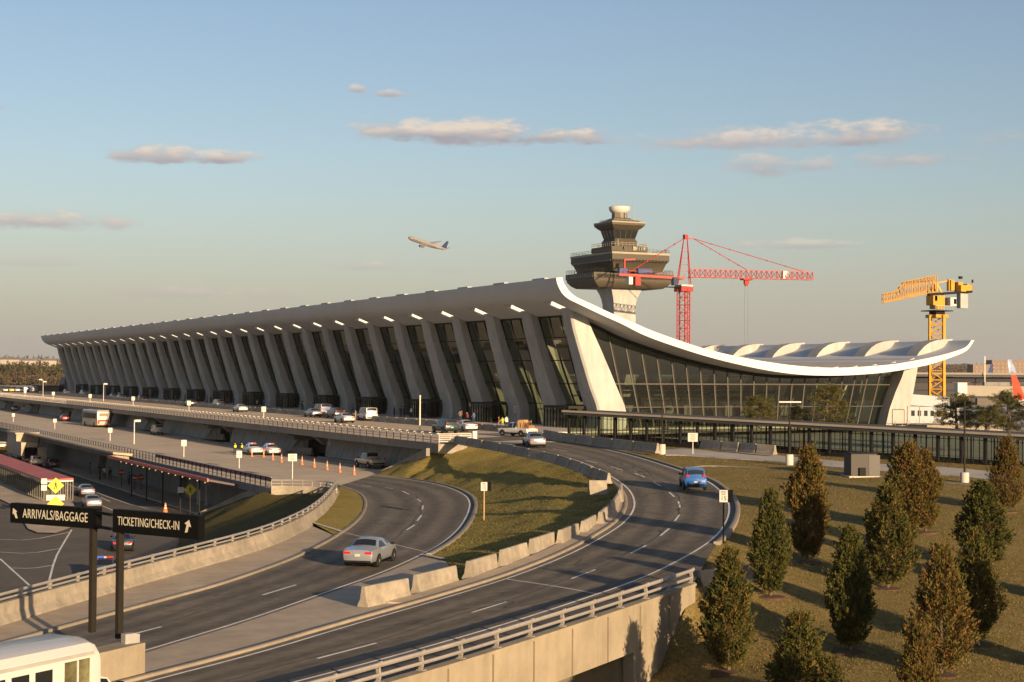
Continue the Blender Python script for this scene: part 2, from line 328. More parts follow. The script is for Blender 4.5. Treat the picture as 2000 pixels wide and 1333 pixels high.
def ribbon(name, a, b, m, n=90, dz=0., cross=4):
    A, B = resample(a, n=n), resample(b, n=n); mb = MB()
    for i in range(n):
        for k in range(cross+1): mb.v.append(tuple(A[i].lerp(B[i], k/cross)+Vector((0, 0, dz))))
    for i in range(n-1):
        for k in range(cross):
            q = i*(cross+1)+k; mb.f.append((q, q+1, q+cross+2, q+cross+1)); mb.m.append(0)
    o = mb.build(name, m, recalc=False, smooth=60)
    uv = o.data.uv_layers.new(name='UVMap'); vi = np.empty(len(o.data.loops), dtype=np.int32); o.data.loops.foreach_get('vertex_index', vi)
    L2 = np.cumsum([0]+[(A[i+1]-A[i]).length for i in range(n-1)])/8.
    uv.data.foreach_set('uv', np.stack([(vi % (cross+1))/cross, L2[vi//(cross+1)]], 1).reshape(-1).astype(np.float32))
    if o.data.polygons[0].normal.z < 0: o.data.flip_normals()
    return struct(o)
roadA = ribbon('upper_ramp_road', PA_in, PA_out, asphalt_road, 150)
roadB = ribbon('middle_ramp_road', PB_l, PB_r, asphalt_road, 150)
from mathutils.bvhtree import BVHTree
def bvh_of(*obs):
    V = []; P = []
    for o in obs:
        k = len(V); V += [v.co.copy() for v in o.data.vertices]; P += [[k+i for i in p.vertices] for p in o.data.polygons]
    return BVHTree.FromPolygons(V, P)
BR_ = bvh_of(roadA, roadB)
def drop(p, bv, dz=.012):
    h = bv.ray_cast(Vector((p[0], p[1], 40)), Vector((0, 0, -1)))[0]
    return h+Vector((0, 0, dz)) if h else Vector(p)+Vector((0, 0, dz))
def idw(p, ctrl, pw=2.6):
    w = 0.; s = 0.
    for c in ctrl:
        d = (c[0]-p[0])**2+(c[1]-p[1])**2
        if d < 1e-8: return c[2]
        k = d**(-pw/2); w += k; s += k*c[2]
    return s/w
def patch(name, bnd, m, step=1.5, extra=(), bulge=0., bump=.0, kind='structure', relax=0):
    """triangulated terrain patch inside a world-space boundary"""
    B = [Vector(p) for p in bnd]; xs = [p.x for p in B]; ys = [p.y for p in B]
    B2 = resample(B+[B[0]], step=step)[:-1]
    def inside(x, y):
        c = False; n = len(B2)
        for i in range(n):
            a, b = B2[i], B2[i-1]
            if (a.y > y) != (b.y > y) and x < (b.x-a.x)*(y-a.y)/(b.y-a.y)+a.x: c = not c
        return c
    pts = [Vector((p.x, p.y)) for p in B2]; nb = len(pts); X = min(xs)+step/2
    ctrl = [tuple(p) for p in B2]+[tuple(e) for e in extra]; zs = [p.z for p in B2]
    bx = np.array([p.x for p in B2]); by = np.array([p.y for p in B2])
    while X < max(xs):
        Y = min(ys)+step/2
        while Y < max(ys):
            jx, jy = X+random.uniform(-.2, .2)*step, Y+random.uniform(-.2, .2)*step
            if inside(jx, jy):
                dm = math.sqrt(((bx-jx)**2+(by-jy)**2).min())
                if dm > step*.45:
                    pts.append(Vector((jx, jy))); zs.append(idw((jx, jy), ctrl)+bulge*(1-math.exp(-dm/3.))+random.uniform(-bump, bump)*min(dm, 1))
            Y += step
        X += step
    vs, es, fs, ov, oe, of = delaunay_2d_cdt(pts, [(i, (i+1) % nb) for i in range(nb)], [], 1, 1e-4)
    V = []
    for i, v in enumerate(vs):
        src = ov[i][0] if ov[i] else None
        V.append((v.x, v.y, zs[src] if src is not None and src < len(zs) else idw(v, ctrl)))
    if relax:
        nb_ = [set() for _ in V]
        for f in fs:
            for a, c in zip(f, f[1:]+f[:1]): nb_[a].add(c); nb_[c].add(a)
        fix = [bool(ov[i]) and min(ov[i]) < nb for i in range(len(V))]; Z = [v[2] for v in V]
        for _ in range(relax):
            Z = [z if fix[i] or not nb_[i] else sum(Z[j] for j in nb_[i])/len(nb_[i]) for i, z in enumerate(Z)]
        V = [(v[0], v[1], z if fix[i] else z+random.uniform(-bump, bump)+bulge*(1-math.exp(-max(0, math.sqrt(((bx-v[0])**2+(by-v[1])**2).min())-2.5)/4.))) for i, (v, z) in enumerate(zip(V, Z))]
    mb = MB(); mb.v = V; mb.f = [tuple(f) for f in fs]; mb.m = [0]*len(fs)
    o = mb.build(name, m, recalc=False, smooth=80)
    if sum(p.normal.z for p in o.data.polygons) < 0: o.data.flip_normals()
    o['kind'] = kind; return o
# paved median between the ramps, then the grass mound
def upto(P, q):     # index of the path point nearest to q
    return min(range(len(P)), key=lambda i: (P[i]-q).length)
iB = upto(PB_r, G(828, 1086, -3.25)); iA = upto(PA_in, G(906, 1148, -2.9))
med = PB_r[:iB+1]+[G(870, 1097, -3.1)]+[PA_in[iA]]+PA_in[:iA][::-1]
patch('median_pavement', [p+Vector((0, 0, .02)) for p in med], pave, 1.5)
jA = upto(PA_in, G(885, 861, 0))
mound = PB_r[iB:]+[G(742, 923, -3.7), G(762, 914, -3.25), G(782, 904, -2.75), G(800, 896, -2.25), G(820, 886, -1.5), G(838, 878, -.75), G(866, 868, -.15)]+PA_in[iA:jA][::-1]+[G(870, 1097, -3.1)]
mound_o = patch('grass_mound', [p-Vector((0, 0, .03)) for p in mound], grass_m, 1.2, bump=.03, relax=400, bulge=.4)
BVM = bvh_of(mound_o)
# grass tip between the parapet and ramp B
tipg = [G(608, 1022, -3.2)]+[p for p in PB_l if p.y > G(655, 1052, -3.35).y and p.y < G(664, 950, -3.7).y]+[G(655, 958, -3.5), G(630, 1000, -3.3)]
patch('grass_verge', [p+Vector((0, 0, .05)) for p in tipg], grass_m, 1.0, bulge=.12, bump=.05)
# parapet path and its concrete apron
PAR = smoothpath([ext(W_([(0, 1218, -3.2), (162, 1170, -3.2)]), 1, 0, 45), G(0, 1218, -3.2), G(162, 1170, -3.2), G(325, 1124, -3.2), G(500, 1075, -3.2), G(575, 1042, -3.25), G(616, 1016, -3.35), G(645, 985, -3.5), G(655, 966, -3.6)], 2)
iP = upto(PAR, G(608, 1022, -3.3))
apr = [p for p in PB_l if p.y <= G(662, 1047, -3.4).y]
patch('ramp_pavement', [p+Vector((0, 0, .03)) for p in apr+PAR[:iP+1][::-1]], pave, 1.6)
# middle road deck, lower road
mid = [(45.2, 660, Z_MID), (45.2, 146, Z_MID)]+[tuple(p) for p in W_([(535, 955, Z_MID), (610, 955, Z_MID), (652, 960, Z_MID), (664, 951, Z_MID), (727, 929.5, Z_MID), (742, 922, Z_MID)])]+[(67.6, 160, Z_MID), (67.6, 660, Z_MID)]
sheet('middle_road', [(p[0], p[1], Z_MID-.012) for p in mid], road_conc)
b = MB(); b.box((56.4, 403, Z_MID-.38), (22.4, 514, .7)); struct(b.build('middle_road_slab', conc_grey))
sheet('lower_road', [(-40, 40, Z_LOW), (50, 40, Z_LOW), (50, 700, Z_LOW), (-40, 700, Z_LOW)], asphalt_low)
b = MB(); b.box((46.5, 420, Z_LOW+.08), (5., 520, .16)); struct(b.build('lower_pavement', pave))
# upper deck
deck = [(65.4, 660, 0), (65.4, 152.3, 0)]+[tuple(p) for p in W_([(866, 866, 0), (885, 862.5, 0), (930, 865, 0), (1000, 871, -.1), (1075, 858, -.05)])]+[(86, 166, 0), (150, 180, 0), (150, 660, 0)]
sheet('upper_road', [(p[0], p[1], -.02) for p in deck], road_conc)
b = MB(); b.box((79.5, 407, -.45), (28., 506, .8)); struct(b.build('upper_deck_slab', conc))
b = MB(); b.box((94.3, 390, .065), (16.4, 430, .16)); struct(b.build('terminal_pavement', walk_conc))
# right hand slope with the cedars
iA2 = upto(PA_out, G(1262, 1133, -2.55)); jA2 = upto(PA_out, G(1090, 859, 0))
right = PA_out[iA2:jA2+1]+[Vector((87.5, 170, -.1)), Vector((104, 104, -.4)), Vector((134, 8, -.5)), Vector((90, -20, -5.5)), Vector((30, 10, -8.2)), Vector((18, 42, -8.2)), G(1210, 1318, -8.2), G(1262, 1306, -6.2), G(1300, 1260, -4.9), G(1335, 1200, -3.6), G(1348, 1160, -3.0), G(1330, 1120, -2.5)]
exr = [tuple(G(*q)) for q in [(1577, 1095, -2.9), (1410, 1310, -4.3), (1480, 1060, -2.35), (1500, 1160, -3.2), (1760, 1030, -2.0), (1900, 1140, -2.9), (1650, 1270, -4.1), (1800, 1240, -3.9), (1470, 960, -1.0), (1600, 940, -.7), (1800, 950, -.9), (1950, 960, -1.0), (1380, 1230, -3.9), (1990, 1300, -4.2), (1560, 910, -.35), (1720, 925, -.5), (1500, 1330, -4.6), (1760, 1330, -4.6)]]
slope_o = patch('grass_slope', [p-Vector((0, 0, .03)) for p in right], grass_s, 1.7, extra=exr, bump=.03, relax=10)
BV = bvh_of(slope_o)
def onslope(px, py):
    h = BV.ray_cast(C0, ray(px, py)); return h[0] if h[0] else None
# left embankment below the parapet
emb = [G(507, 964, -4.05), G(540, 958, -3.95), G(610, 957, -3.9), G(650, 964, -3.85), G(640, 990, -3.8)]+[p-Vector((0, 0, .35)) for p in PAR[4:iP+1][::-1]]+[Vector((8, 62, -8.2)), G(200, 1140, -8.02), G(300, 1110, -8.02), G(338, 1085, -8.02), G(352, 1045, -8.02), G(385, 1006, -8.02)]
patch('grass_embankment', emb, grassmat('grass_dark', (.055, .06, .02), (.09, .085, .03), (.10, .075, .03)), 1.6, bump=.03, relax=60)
# kerbs
def kerb(name, path, w=.28, h=.15, side=0., m=walk_conc, z0=-.3):
    mb = MB(); mb.sweep(path, [(side-w/2, z0), (side+w/2, z0), (side+w/2, h-.02), (side+w/2-.03, h), (side-w/2+.03, h), (side-w/2, h-.02)]); return struct(mb.build(name, m, smooth=40))
kA = [p for p in PA_out[iA2:]]
kerb_m = mat('kerb_concrete', (.26, .225, .175), .85, .15, 1.5, .2, bscale=12)
kerb('ramp_kerb', PA_in, side=.16, h=.11, m=kerb_m); kerb('ramp_kerb', kA[8:], w=.34, side=-.2, h=.12, m=kerb_m); kerb('ramp_kerb', PB_l, side=.16, h=.11, m=kerb_m); kerb('ramp_kerb', PB_r[iB:], w=.34, side=-.2, h=.12, m=kerb_m)
mb = MB(); jb_ = upto(PA_in, G(1226, 975, -1.6)); mb.sweep(PA_in[iA-4:jb_], [(.2, -.4), (1.25, -.4), (1.25, .07), (.2, .07)]); struct(mb.build('barrier_pavement', pave, smooth=40))
# painted lines
def stripe(mb, path, w, dz=.012, bv=None):
    P = [Vector(p) for p in path]
    if bv: P = resample(P, step=.8)
    for i in range(len(P)-1):
        a, b_ = P[i], P[i+1]
        n0 = (P[min(i+1, len(P)-1)]-P[max(i-1, 0)]); n1 = (P[min(i+2, len(P)-1)]-P[i])
        q = []
        for p, n in ((a, n0), (b_, n1)):
            n = Vector((-n.y, n.x, 0)).normalized(); q.append((drop(p+n*w/2, bv), drop(p-n*w/2, bv)) if bv else (p+n*w/2+Vector((0, 0, dz)), p-n*w/2+Vector((0, 0, dz))))
        mb.poly([q[0][0], q[0][1], q[1][1], q[1][0]])
def offp(path, s):
    R = []
    for i, p in enumerate(path):
        d = path[min(i+1, len(path)-1)]-path[max(i-1, 0)]; d.z = 0; d.normalize(); R.append(p+Vector((-d.y, d.x, 0))*s)
    return R
mk = MB()
stripe(mk, offp(PA_in, -.45)[:len(PA_in)-12], .13, bv=BR_); stripe(mk, offp(PA_out, .35)[:-8], .13, bv=BR_); stripe(mk, offp(PB_r, .3), .13, bv=BR_)
for q in [((620, 1287), (735, 1257), -3.13), ((922, 1197), (990, 1176), -2.95), ((1116, 1131), (1163, 1113), -2.6), ((1232, 1081), (1262, 1066), -2.3), ((1290, 1047), (1307, 1033), -2.05), ((1318, 1018), (1327, 1006), -1.85), ((1328, 992), (1325, 980), -1.6), ((1317, 971), (1307, 962), -1.4), ((1291, 950), (1276, 942), -1.2), ((1260, 933), (1240, 925), -1.), ((1216, 919), (1193, 912), -.85), ((1166, 905), (1143, 900), -.65), ((1107, 882), (1080, 877), -.35), ((330, 1368), (400, 1349), -3.18),
          ((234, 1246), (315, 1225), -3.2), ((513, 1163), (578, 1143), -3.23), ((794, 1036), (810, 1026), -3.4), ((815, 1018), (823, 1007), -3.46), ((825, 996), (826, 988), -3.5), ((822, 981), (815, 975), -3.54), ((799, 966), (786, 960), -3.58), ((768, 955), (752, 953), -3.63), ((726, 951), (706, 949), -3.67)]:
    stripe(mk, [(BR_.ray_cast(C0, ray(*e))[0] or G(*e, q[2])) for e in q[:2]], .13, bv=BR_)
for v in range(170, 420, 9):
    for u in (52.2, 58.2): stripe(mk, [Vector((u, v, Z_MID)), Vector((u, v+3, Z_MID))], .11, .0)
    stripe(mk, [Vector((72.5, v+10, 0)), Vector((72.5, v+13, 0))], .11, .0)
struct(mk.build('road_marking', paint_white, recalc=False))
mk = MB()
for l in [[(0, 1054), (58, 1056), (136, 1040)], [(0, 1079), (58, 1082), (117, 1072)], [(23, 1110), (62, 1111), (101, 1105)], [(140, 1035), (122, 1065), (107, 1092), (93, 1147)], [(0, 1092), (62, 1148)],
          [(129, 937), (232, 980), (317, 1001)], [(126, 943), (215, 980)], [(126, 958), (141, 965)], [(198, 988), (222, 998)], [(300, 984), (372, 977)], [(115, 927), (185, 928)]]:
    stripe(mk, smoothpath([G(x, y, Z_LOW) for x, y in l], 1), .16, .012)
struct(mk.build('lower_road_marking', paint_white, recalc=False))
mk = MB(); rs = random.Random(3)
for P_, Q_ in ((PA_in, PA_out), (PB_l, PB_r)):
    a_, c_ = resample(P_, n=160), resample(Q_, n=160)
    stripe(mk, [a_[i].lerp(c_[i], .5+.012*math.sin(i*.7)) for i in range(0, 158)], .05, .006, BR_)
    for _ in range(16):
        i = rs.randrange(30, 150); t0 = rs.uniform(.03, .5); t1 = t0+rs.uniform(.15, .45)
        stripe(mk, [a_[min(159, i+int(2*math.sin(k*1.3)+.5*k*rs.choice((0, 1))))].lerp(c_[min(159, i+int(2*math.sin(k*1.3)))], t0+(t1-t0)*k/6) for k in range(7)], .055, .006, BR_)
struct(mk.build('tar_seam', mat('tar', (.035, .03, .026), .6, .1, 2), recalc=False))
# seams across the decks
mk = MB()
for a, b_ in [((985, 1131), (1165, 1172)), ((672, 1041), (838, 1080))]: stripe(mk, [BR_.ray_cast(C0, ray(*e))[0] or G(*e, -3) for e in (a, b_)], .16, bv=BR_)
stripe(mk, [G(828, 1085, -3.2), G(868, 1094, -3.1)], .3, .07); stripe(mk, [G(610, 1023, -3.2), G(668, 1041, -3.38)], .3, .10)
struct(mk.build('expansion_joint', walk_conc, recalc=False))
# pavement and path by the glazed walkway
def strip(name, a, b_, c, d, m): return sheet(name, [a, b_, c, d], m)
wpt = resample([onslope(*q) or G(*q, -.4) for q in [(1296, 880), (1330, 877), (1500, 888), (1660, 904), (1850, 914), (1990, 927)]], n=40); wpb = resample([onslope(*q) or G(*q, -.4) for q in [(1300, 890), (1330, 890), (1500, 901), (1660, 916), (1850, 929), (1990, 944)]], n=40)
mk = MB(); R3 = [[drop(a.lerp(c, t), BV, .05) for t in (0, .33, .66, 1)] for a, c in zip(wpt, wpb)]; mk.loft([[q-Vector((0, 0, .25)) for q in r[:1]]+r+[q-Vector((0, 0, .25)) for q in r[-1:]] for r in R3], False, False); struct(mk.build('walkway_pavement', mat('pavement_pale', (.40, .375, .34), .85, .1, .8, .1), recalc=True))
mk = MB()
mk.sweep([drop(p, BV, 0) for p in resample(smoothpath([onslope(*q) for q in [(1352, 913), (1385, 910), (1460, 913), (1560, 920), (1660, 928), (1760, 936), (1900, 948), (1985, 956)] if onslope(*q)], 2), step=1.)], [(-.17, -.1), (.17, -.1), (.17, .06), (-.17, .06)])
struct(mk.build('drain_kerb', conc_grey))

# paved shoulder between the upper ramp and the bridge edge
BRE = [G(*q) for q in [(640, 1364, -2.98), (744, 1333, -2.97), (900, 1288, -2.93), (1032, 1246, -2.85), (1143, 1210, -2.72), (1234, 1180, -2.6), (1300, 1157, -2.5), (1352, 1139, -2.42)]]
BRE = [ext(BRE, 1, 0, 40)]+BRE
sh_ = [p-Vector((0, 0, .02)) for p in PA_out[:iA2+10]]+[p-Vector((0, 0, .12)) for p in BRE[::-1]]
patch('ramp_shoulder', sh_, asphalt, 1.6)
# ================================================================== TERMINAL
UPR = [(93.9, 19.69), (94.14, 18.93), (94.9, 17.95), (96.02, 17.19), (97.89, 16.48), (101.07, 15.26), (104.29, 14.13), (106.78, 13.24), (109.9, 12.3), (115.26, 10.86), (120.32, 9.89), (125.56, 9.14), (130.83, 8.63), (136.29, 8.43), (141.79, 8.62), (147.5, 9.07), (153.24, 9.93), (156.82, 10.63), (160.17, 11.56), (161.33, 12.63)]
LOR = [(92.98, 19.59), (93.2, 18.75), (93.83, 17.69), (94.76, 16.96), (96.33, 16.3), (99.48, 15.06), (102.68, 13.87), (105.92, 12.52), (109.9, 11.3), (115.27, 9.9), (120.32, 8.85), (125.56, 7.99), (130.83, 7.45), (136.29, 7.34), (141.79, 7.54), (147.5, 8.05), (153.24, 8.96), (156.82, 9.86), (160.36, 11.04), (161.91, 12.63)]
def catmull(P, k=4):
    R = []
    for i in range(len(P)-1):
        p0, p1, p2, p3 = P[max(i-1, 0)], P[i], P[i+1], P[min(i+2, len(P)-1)]
        for j in range(k):
            t = j/k; R.append(tuple(.5*(2*b+(c-a)*t+(2*a-5*b+4*c-d)*t*t+(3*b-a-3*c+d)*t**3) for a, b, c, d in zip(p0, p1, p2, p3)))
    return R+[P[-1]]
RU, RL = catmull(UPR), catmull(LOR)
def zl(u): return float(np.interp(u, [p[0] for p in RL], [p[1] for p in RL]))
def zu(u): return float(np.interp(u, [p[0] for p in RU], [p[1] for p in RU]))
V0, BAY, NC = 185.7, 12.19, 32
VN = [V0+BAY*n for n in range(NC)]; VA, VB = 179.5, VN[-1]+6.2
term = empty('airport_terminal', (130, 375, 0), 0, 'long airport terminal under a swooping concave white roof with slanted concrete columns', 'airport terminal')
TO = Vector((130, 375, 0))
def tb(mb, name, mats, parent=None, smooth=None, recalc=True):
    o = mb.build(name, mats, None, smooth, recalc)
    o.data.transform(Matrix.Translation(-TO)); o.parent = parent or term; return o
# roof with one opening at each front column
i0 = min(range(len(RL)), key=lambda i: abs(RL[i][0]-95.0)+(0 if RL[i][1] > 16 else 9)); i1 = min(range(len(RL)), key=lambda i: abs(RL[i][0]-97.5))
mb = MB(); vs = [VA]
for v in VN: vs += [v-1.3, v+1.6]
vs += [VB]; nR = len(RL)
for v in vs:
    mb.v += [(u, v, z) for u, z in RL]+[(u, v, z) for u, z in RU]
def idx(k, i, top): return k*2*nR+(nR if top else 0)+i
for k in range(len(vs)-1):
    hole = k % 2 == 1
    for i in range(nR-1):
        if hole and i0 <= i < i1: continue
        mb.f.append((idx(k, i, 0), idx(k, i+1, 0), idx(k+1, i+1, 0), idx(k+1, i, 0))); mb.m.append(0)
        mb.f.append((idx(k, i, 1), idx(k+1, i, 1), idx(k+1, i+1, 1), idx(k, i+1, 1))); mb.m.append(1 if 10 < i < nR-16 else 0)
    for i in (0, nR-1): mb.f.append((idx(k, i, 0), idx(k+1, i, 0), idx(k+1, i, 1), idx(k, i, 1))); mb.m.append(0)
    if hole:
        for i in (i0, i1): mb.f.append((idx(k, i, 0), idx(k, i, 1), idx(k+1, i, 1), idx(k+1, i, 0))); mb.m.append(0)
        for kk in (k, k+1):
            for i in range(i0, i1): mb.f.append((idx(kk, i, 0), idx(kk, i, 1), idx(kk, i+1, 1), idx(kk, i+1, 0))); mb.m.append(0)
for k in (0, len(vs)-1):
    for i in range(nR-1): mb.f.append((idx(k, i, 0), idx(k, i+1, 0), idx(k, i+1, 1), idx(k, i, 1))); mb.m.append(0)
roof = tb(mb, 'roof', [white_roof, roof_grey], smooth=35)
# columns: side profile (front edge, back edge) leaning out to the roof
CF = [(101.35, .0), (101.55, 1.0), (101.6, 2.0), (101.35, 3.3), (100.5, 5.5), (99.8, 7.8), (99.0, 10.4), (98.2, 13.), (97.5, 16.6)]
CB = [(105.5, .0), (105.8, 1.0), (105.8, 2.0), (105.5, 3.3), (104.5, 5.5), (103.5, 7.8), (102.3, 10.4), (101.0, 13.), (100.0, 16.2)]
CW = [4.5, 4.4, 4.25, 4.0, 3.6, 3.25, 2.95, 2.75, 2.65]
def col_mesh():
    mb = MB(); R = []
    for (uf, z), (ub, z2), w in zip(CF, CB, CW):
        zf = z; zb_ = z2
        if z > 14: zf = zl(uf)+.25; zb_ = zl(ub)+.25
        c = .28; R.append([(uf, -w/2+c, zf), (uf+c, -w/2, zf), (ub, -w/2, zb_), (ub, w/2, zb_), (uf+c, w/2, zf), (uf, w/2-c, zf)])
    mb.loft(R, True, True); return mb
c0 = col_mesh(); c0.v = [(x, y+V0, z) for x, y, z in c0.v]
cm = tb(c0, 'front_column', conc_term, smooth=30)
for n in range(1, NC):
    c = cm.copy(); COL.objects.link(c); c.location.y = BAY*n
# rear columns, visible at the near end
RF = [(149.6, 0.), (150.3, 2.5), (151.4, 5.), (152.6, 7.2), (153.4, 9.2)]; RB = [(153.6, 0.), (154.0, 2.5), (154.7, 5.), (155.2, 7.2), (155.8, 10.0)]
mb = MB(); mb.loft([[(f[0], V0-1.35, f[1]), (b_[0], V0-1.35, b_[1]), (b_[0], V0+1.35, b_[1]), (f[0], V0+1.35, f[1])] for f, b_ in zip(RF, RB)], True, True)
rc = tb(mb, 'rear_column', conc_term, smooth=30)
for n in range(1, NC):
    c = rc.copy(); COL.objects.link(c); c.location.y = BAY*n
# hooked heads of the rear columns standing on the roof trough
hk = [(155.3, 10.2), (155.9, 10.95), (156.8, 11.75), (157.8, 12.3), (159.0, 12.65), (160.4, 12.82), (162.2, 12.9), (161.6, 12.0), (160.6, 11.45), (159.6, 11.0), (158.2, 10.75), (156.8, 10.45)]
mb = MB(); mb.prism([(u, V0-1.3, z) for u, z in hk], (0, 2.6, 0))
h = tb(mb, 'column_head', conc_term, smooth=25)
for n in range(1, NC):
    c = h.copy(); COL.objects.link(c); c.location.y = BAY*n
# caps of the front columns on the roof edge
mb = MB(); mb.box((94.0, V0+.2, 19.72), (.7, 3.7, .30), taper=.95)
h = tb(mb, 'column_cap', conc_term)
for n in range(1, NC):
    c = h.copy(); COL.objects.link(c); c.location.y = BAY*n
# low ribs across the roof trough
mb = MB()
for k in range(9):
    u = 124+k*3.4; mb.prism([(u, 181.6, zu(u)-.05), (u+1.5, 181.6, zu(u+1.5)-.05), (u+1.3, 181.6, zu(u+1.3)+.13)], (0, 380, 0))
tb(mb, 'roof_rib', roof_grey)
# front glazing: one window per bay, leaning with the columns
def ug(z): return float(np.interp(z, [p[1] for p in CF], [p[0] for p in CF]))+1.35+.75*max(0, 1-z/14)
def bay_glass():
    mb = MB(); hw = BAY/2-.2; ZS = [0.16, 3., 6., 9., 12., 15.35]; R = []
    for z in ZS: R.append([(ug(z), -hw, z), (ug(z), hw, z)])
    mb.loft(R, False, False); return mb
vc = V0+BAY/2
g = bay_glass(); g.v = [(x, y+vc, z) for x, y, z in g.v]; gl = tb(g, 'window', term_glass, recalc=False)
fr = MB()
for y in (-4.72, -1.6, 1.6, 4.72):
    for z0, z1 in ((0.16, 3.), (3., 8.), (8., 15.3)): fr.bar((ug(z0)-.03, vc+y, z0), (ug(z1)-.03, vc+y, z1), .16, .22)
for z in (3.1, 6., 9.2, 12.3): fr.bar((ug(z)-.03, vc-5.9, z), (ug(z)-.03, vc+5.9, z), .10, .12)
fr.bar((ug(15.2), vc-5.9, 15.15), (ug(15.2), vc+5.9, 15.15), .3, .3)
fo = tb(fr, 'window_frame', bronze, gl)
for n in range(1, NC-1): 
    c = copy_tree(gl, term); c.location.y = BAY*n
# entrance vestibules in every second bay
vb = MB(); vb.box((100.6, vc-1.2, 2.9), (3.6, 7.4, .34), 0)
for y in np.linspace(-4.8, 2.4, 9): vb.box((98.9, vc+y, 1.44), (.14, .10, 2.6), 0)
for x in (98.9, 100.2, 101.5):
    for y in (-4.85, 2.45): vb.box((x, vc+y, 1.44), (.12, .14, 2.6), 0)
vb.box((98.9, vc-1.2, 2.35), (.1, 7.2, .1), 0)
vp = MB(); vp.poly([(98.93, vc-4.8, .2), (98.93, vc+2.4, .2), (98.93, vc+2.4, 2.7), (98.93, vc-4.8, 2.7)]); vp.poly([(99, vc-4.83, .2), (101.6, vc-4.83, .2), (101.6, vc-4.83, 2.7), (99, vc-4.83, 2.7)])
vo = tb(vb, 'entrance', bronze); tb(vp, 'entrance_glass', term_glass, vo, recalc=False)
vo.location.y = 0
for k in range(1, 15):
    c = copy_tree(vo, term); c.location.y = BAY*2*k
# end wall
EV = 186.3
U0, U1 = 105.6, 149.9
mb = MB(); us = np.linspace(0, 1, 33); R = []
def eu(s, z): return U0+(U1-U0)*s+z*(-.28+.60*s)
def etop(s):
    z = 8.
    for _ in range(12): z = zl(eu(s, z))+.05
    return z
R = [[(eu(s, z), EV, z) for s in us] for z in (0.,)]+[[(eu(s, etop(s)), EV, etop(s)) for s in us]]
mb.loft(R, False, False); ew = tb(mb, 'end_window', end_glass, recalc=False)
fr = MB()
for k in range(1, 22):
    s = k/22; t = etop(s); fr.bar((eu(s, 0), EV-.05, 0), (eu(s, t), EV-.05, t), .07, .18)
    fr.bar((eu(s, 0)+.5, EV+.5, 0), (eu(s, t)+.6, EV+.5, t), .05, .12)
fr.bar((eu(0, 6.05), EV-.08, 6.05), (eu(1, 6.05), EV-.08, 6.05), .14, .16); fr.bar((eu(0, 2.9), EV-.08, 2.9), (eu(1, 2.9), EV-.08, 2.9), .08, .1)
fr.bar((eu(0, .1), EV-.08, .1), (eu(1, .1), EV-.08, .1), .25, .25)
tb(fr, 'window_frame', mat('end_frame', (.055, .05, .04), .5, .1, 2), ew)
fr = MB()
for a, c in zip(us, us[1:]):
    fr.bar((eu(a, etop(a)), EV-.05, etop(a)-.25), (eu(c, etop(c)), EV-.05, etop(c)-.25), .25, .5)
tb(fr, 'window_head', bronze, ew)
# diagonal braces behind the end glass
fr = MB()
for k in range(2, 16, 2):
    s = k/16; fr.bar((eu(s, 0)+1.2, EV+3.2, 0), (eu(s, 5.5)-1.6, EV+1.0, 5.6), .14, .14); fr.bar((eu(s, 0)-1.2, EV+3.2, 0), (eu(s, 5.5)+1.6, EV+1.0, 5.6), .14, .14)
tb(fr, 'brace', bronze, ew)
# rear glazing, floor, inner walls
mb = MB(); mb.poly([(152.3, EV, 0), (152.3, VB-3, 0), (154.6, VB-3, 9.2), (154.6, EV, 9.2)]); tb(mb, 'rear_window', term_glass, recalc=False)
mb = MB(); mb.poly([(103.5, EV, .06), (152, EV, .06), (152, VB-3, .06), (103.5, VB-3, .06)]); tb(mb, 'hall_floor', interior_floor, recalc=False)
mb = MB()
for k in range(6): mb.box((131, 205+k*62, 2.0), (26, 9, 3.9))
for k in range(10): mb.box((115, 200+k*36, .7), (2.2, 22, 1.2)); mb.box((115.9, 200+k*36, 2.6), (.4, 22, .5))
for k in range(7): mb.box((112+k*5.4, 192.+(k % 3)*2.2, .75), (2.6, 1.2, 1.3))
mb.box((128, VB-3.5, 5), (50, .5, 10)); mb.box((140, 228, 5.2), (22, 1, .8)); mb.box((130, 212, 4.6), (40, .8, .5))
tb(mb, 'check_in_desk', interior_dark)
mb = MB()
for k in range(8): mb.box((110+k*5., 196+(k % 2)*3, 1.6), (1.4, .3, 2.6))
tb(mb, 'information_board', mat('board_grey', (.22, .21, .19), .5, .1, 2))
mb = MB(); mb.box((126, EV+28, 1.6), (40, .5, 3.0)); mb.box((130, EV-.9, -.25), (52, 3.2, .8)); tb(mb, 'plinth', conc_term)
# service block at the far end
mb = MB(); mb.box((105, VB+8, 2.6), (6, 8, 5.2)); mb.box((105, VB+8, 5.3), (6.6, 8.6, .3), 1); o = mb.build('service_block', [mat('blue_cladding', (.13, .15, .19), .6, .1, .5), walk_conc]); tag(o, 'blue-grey box-like block with pale roof edge at far end of terminal', 'building')
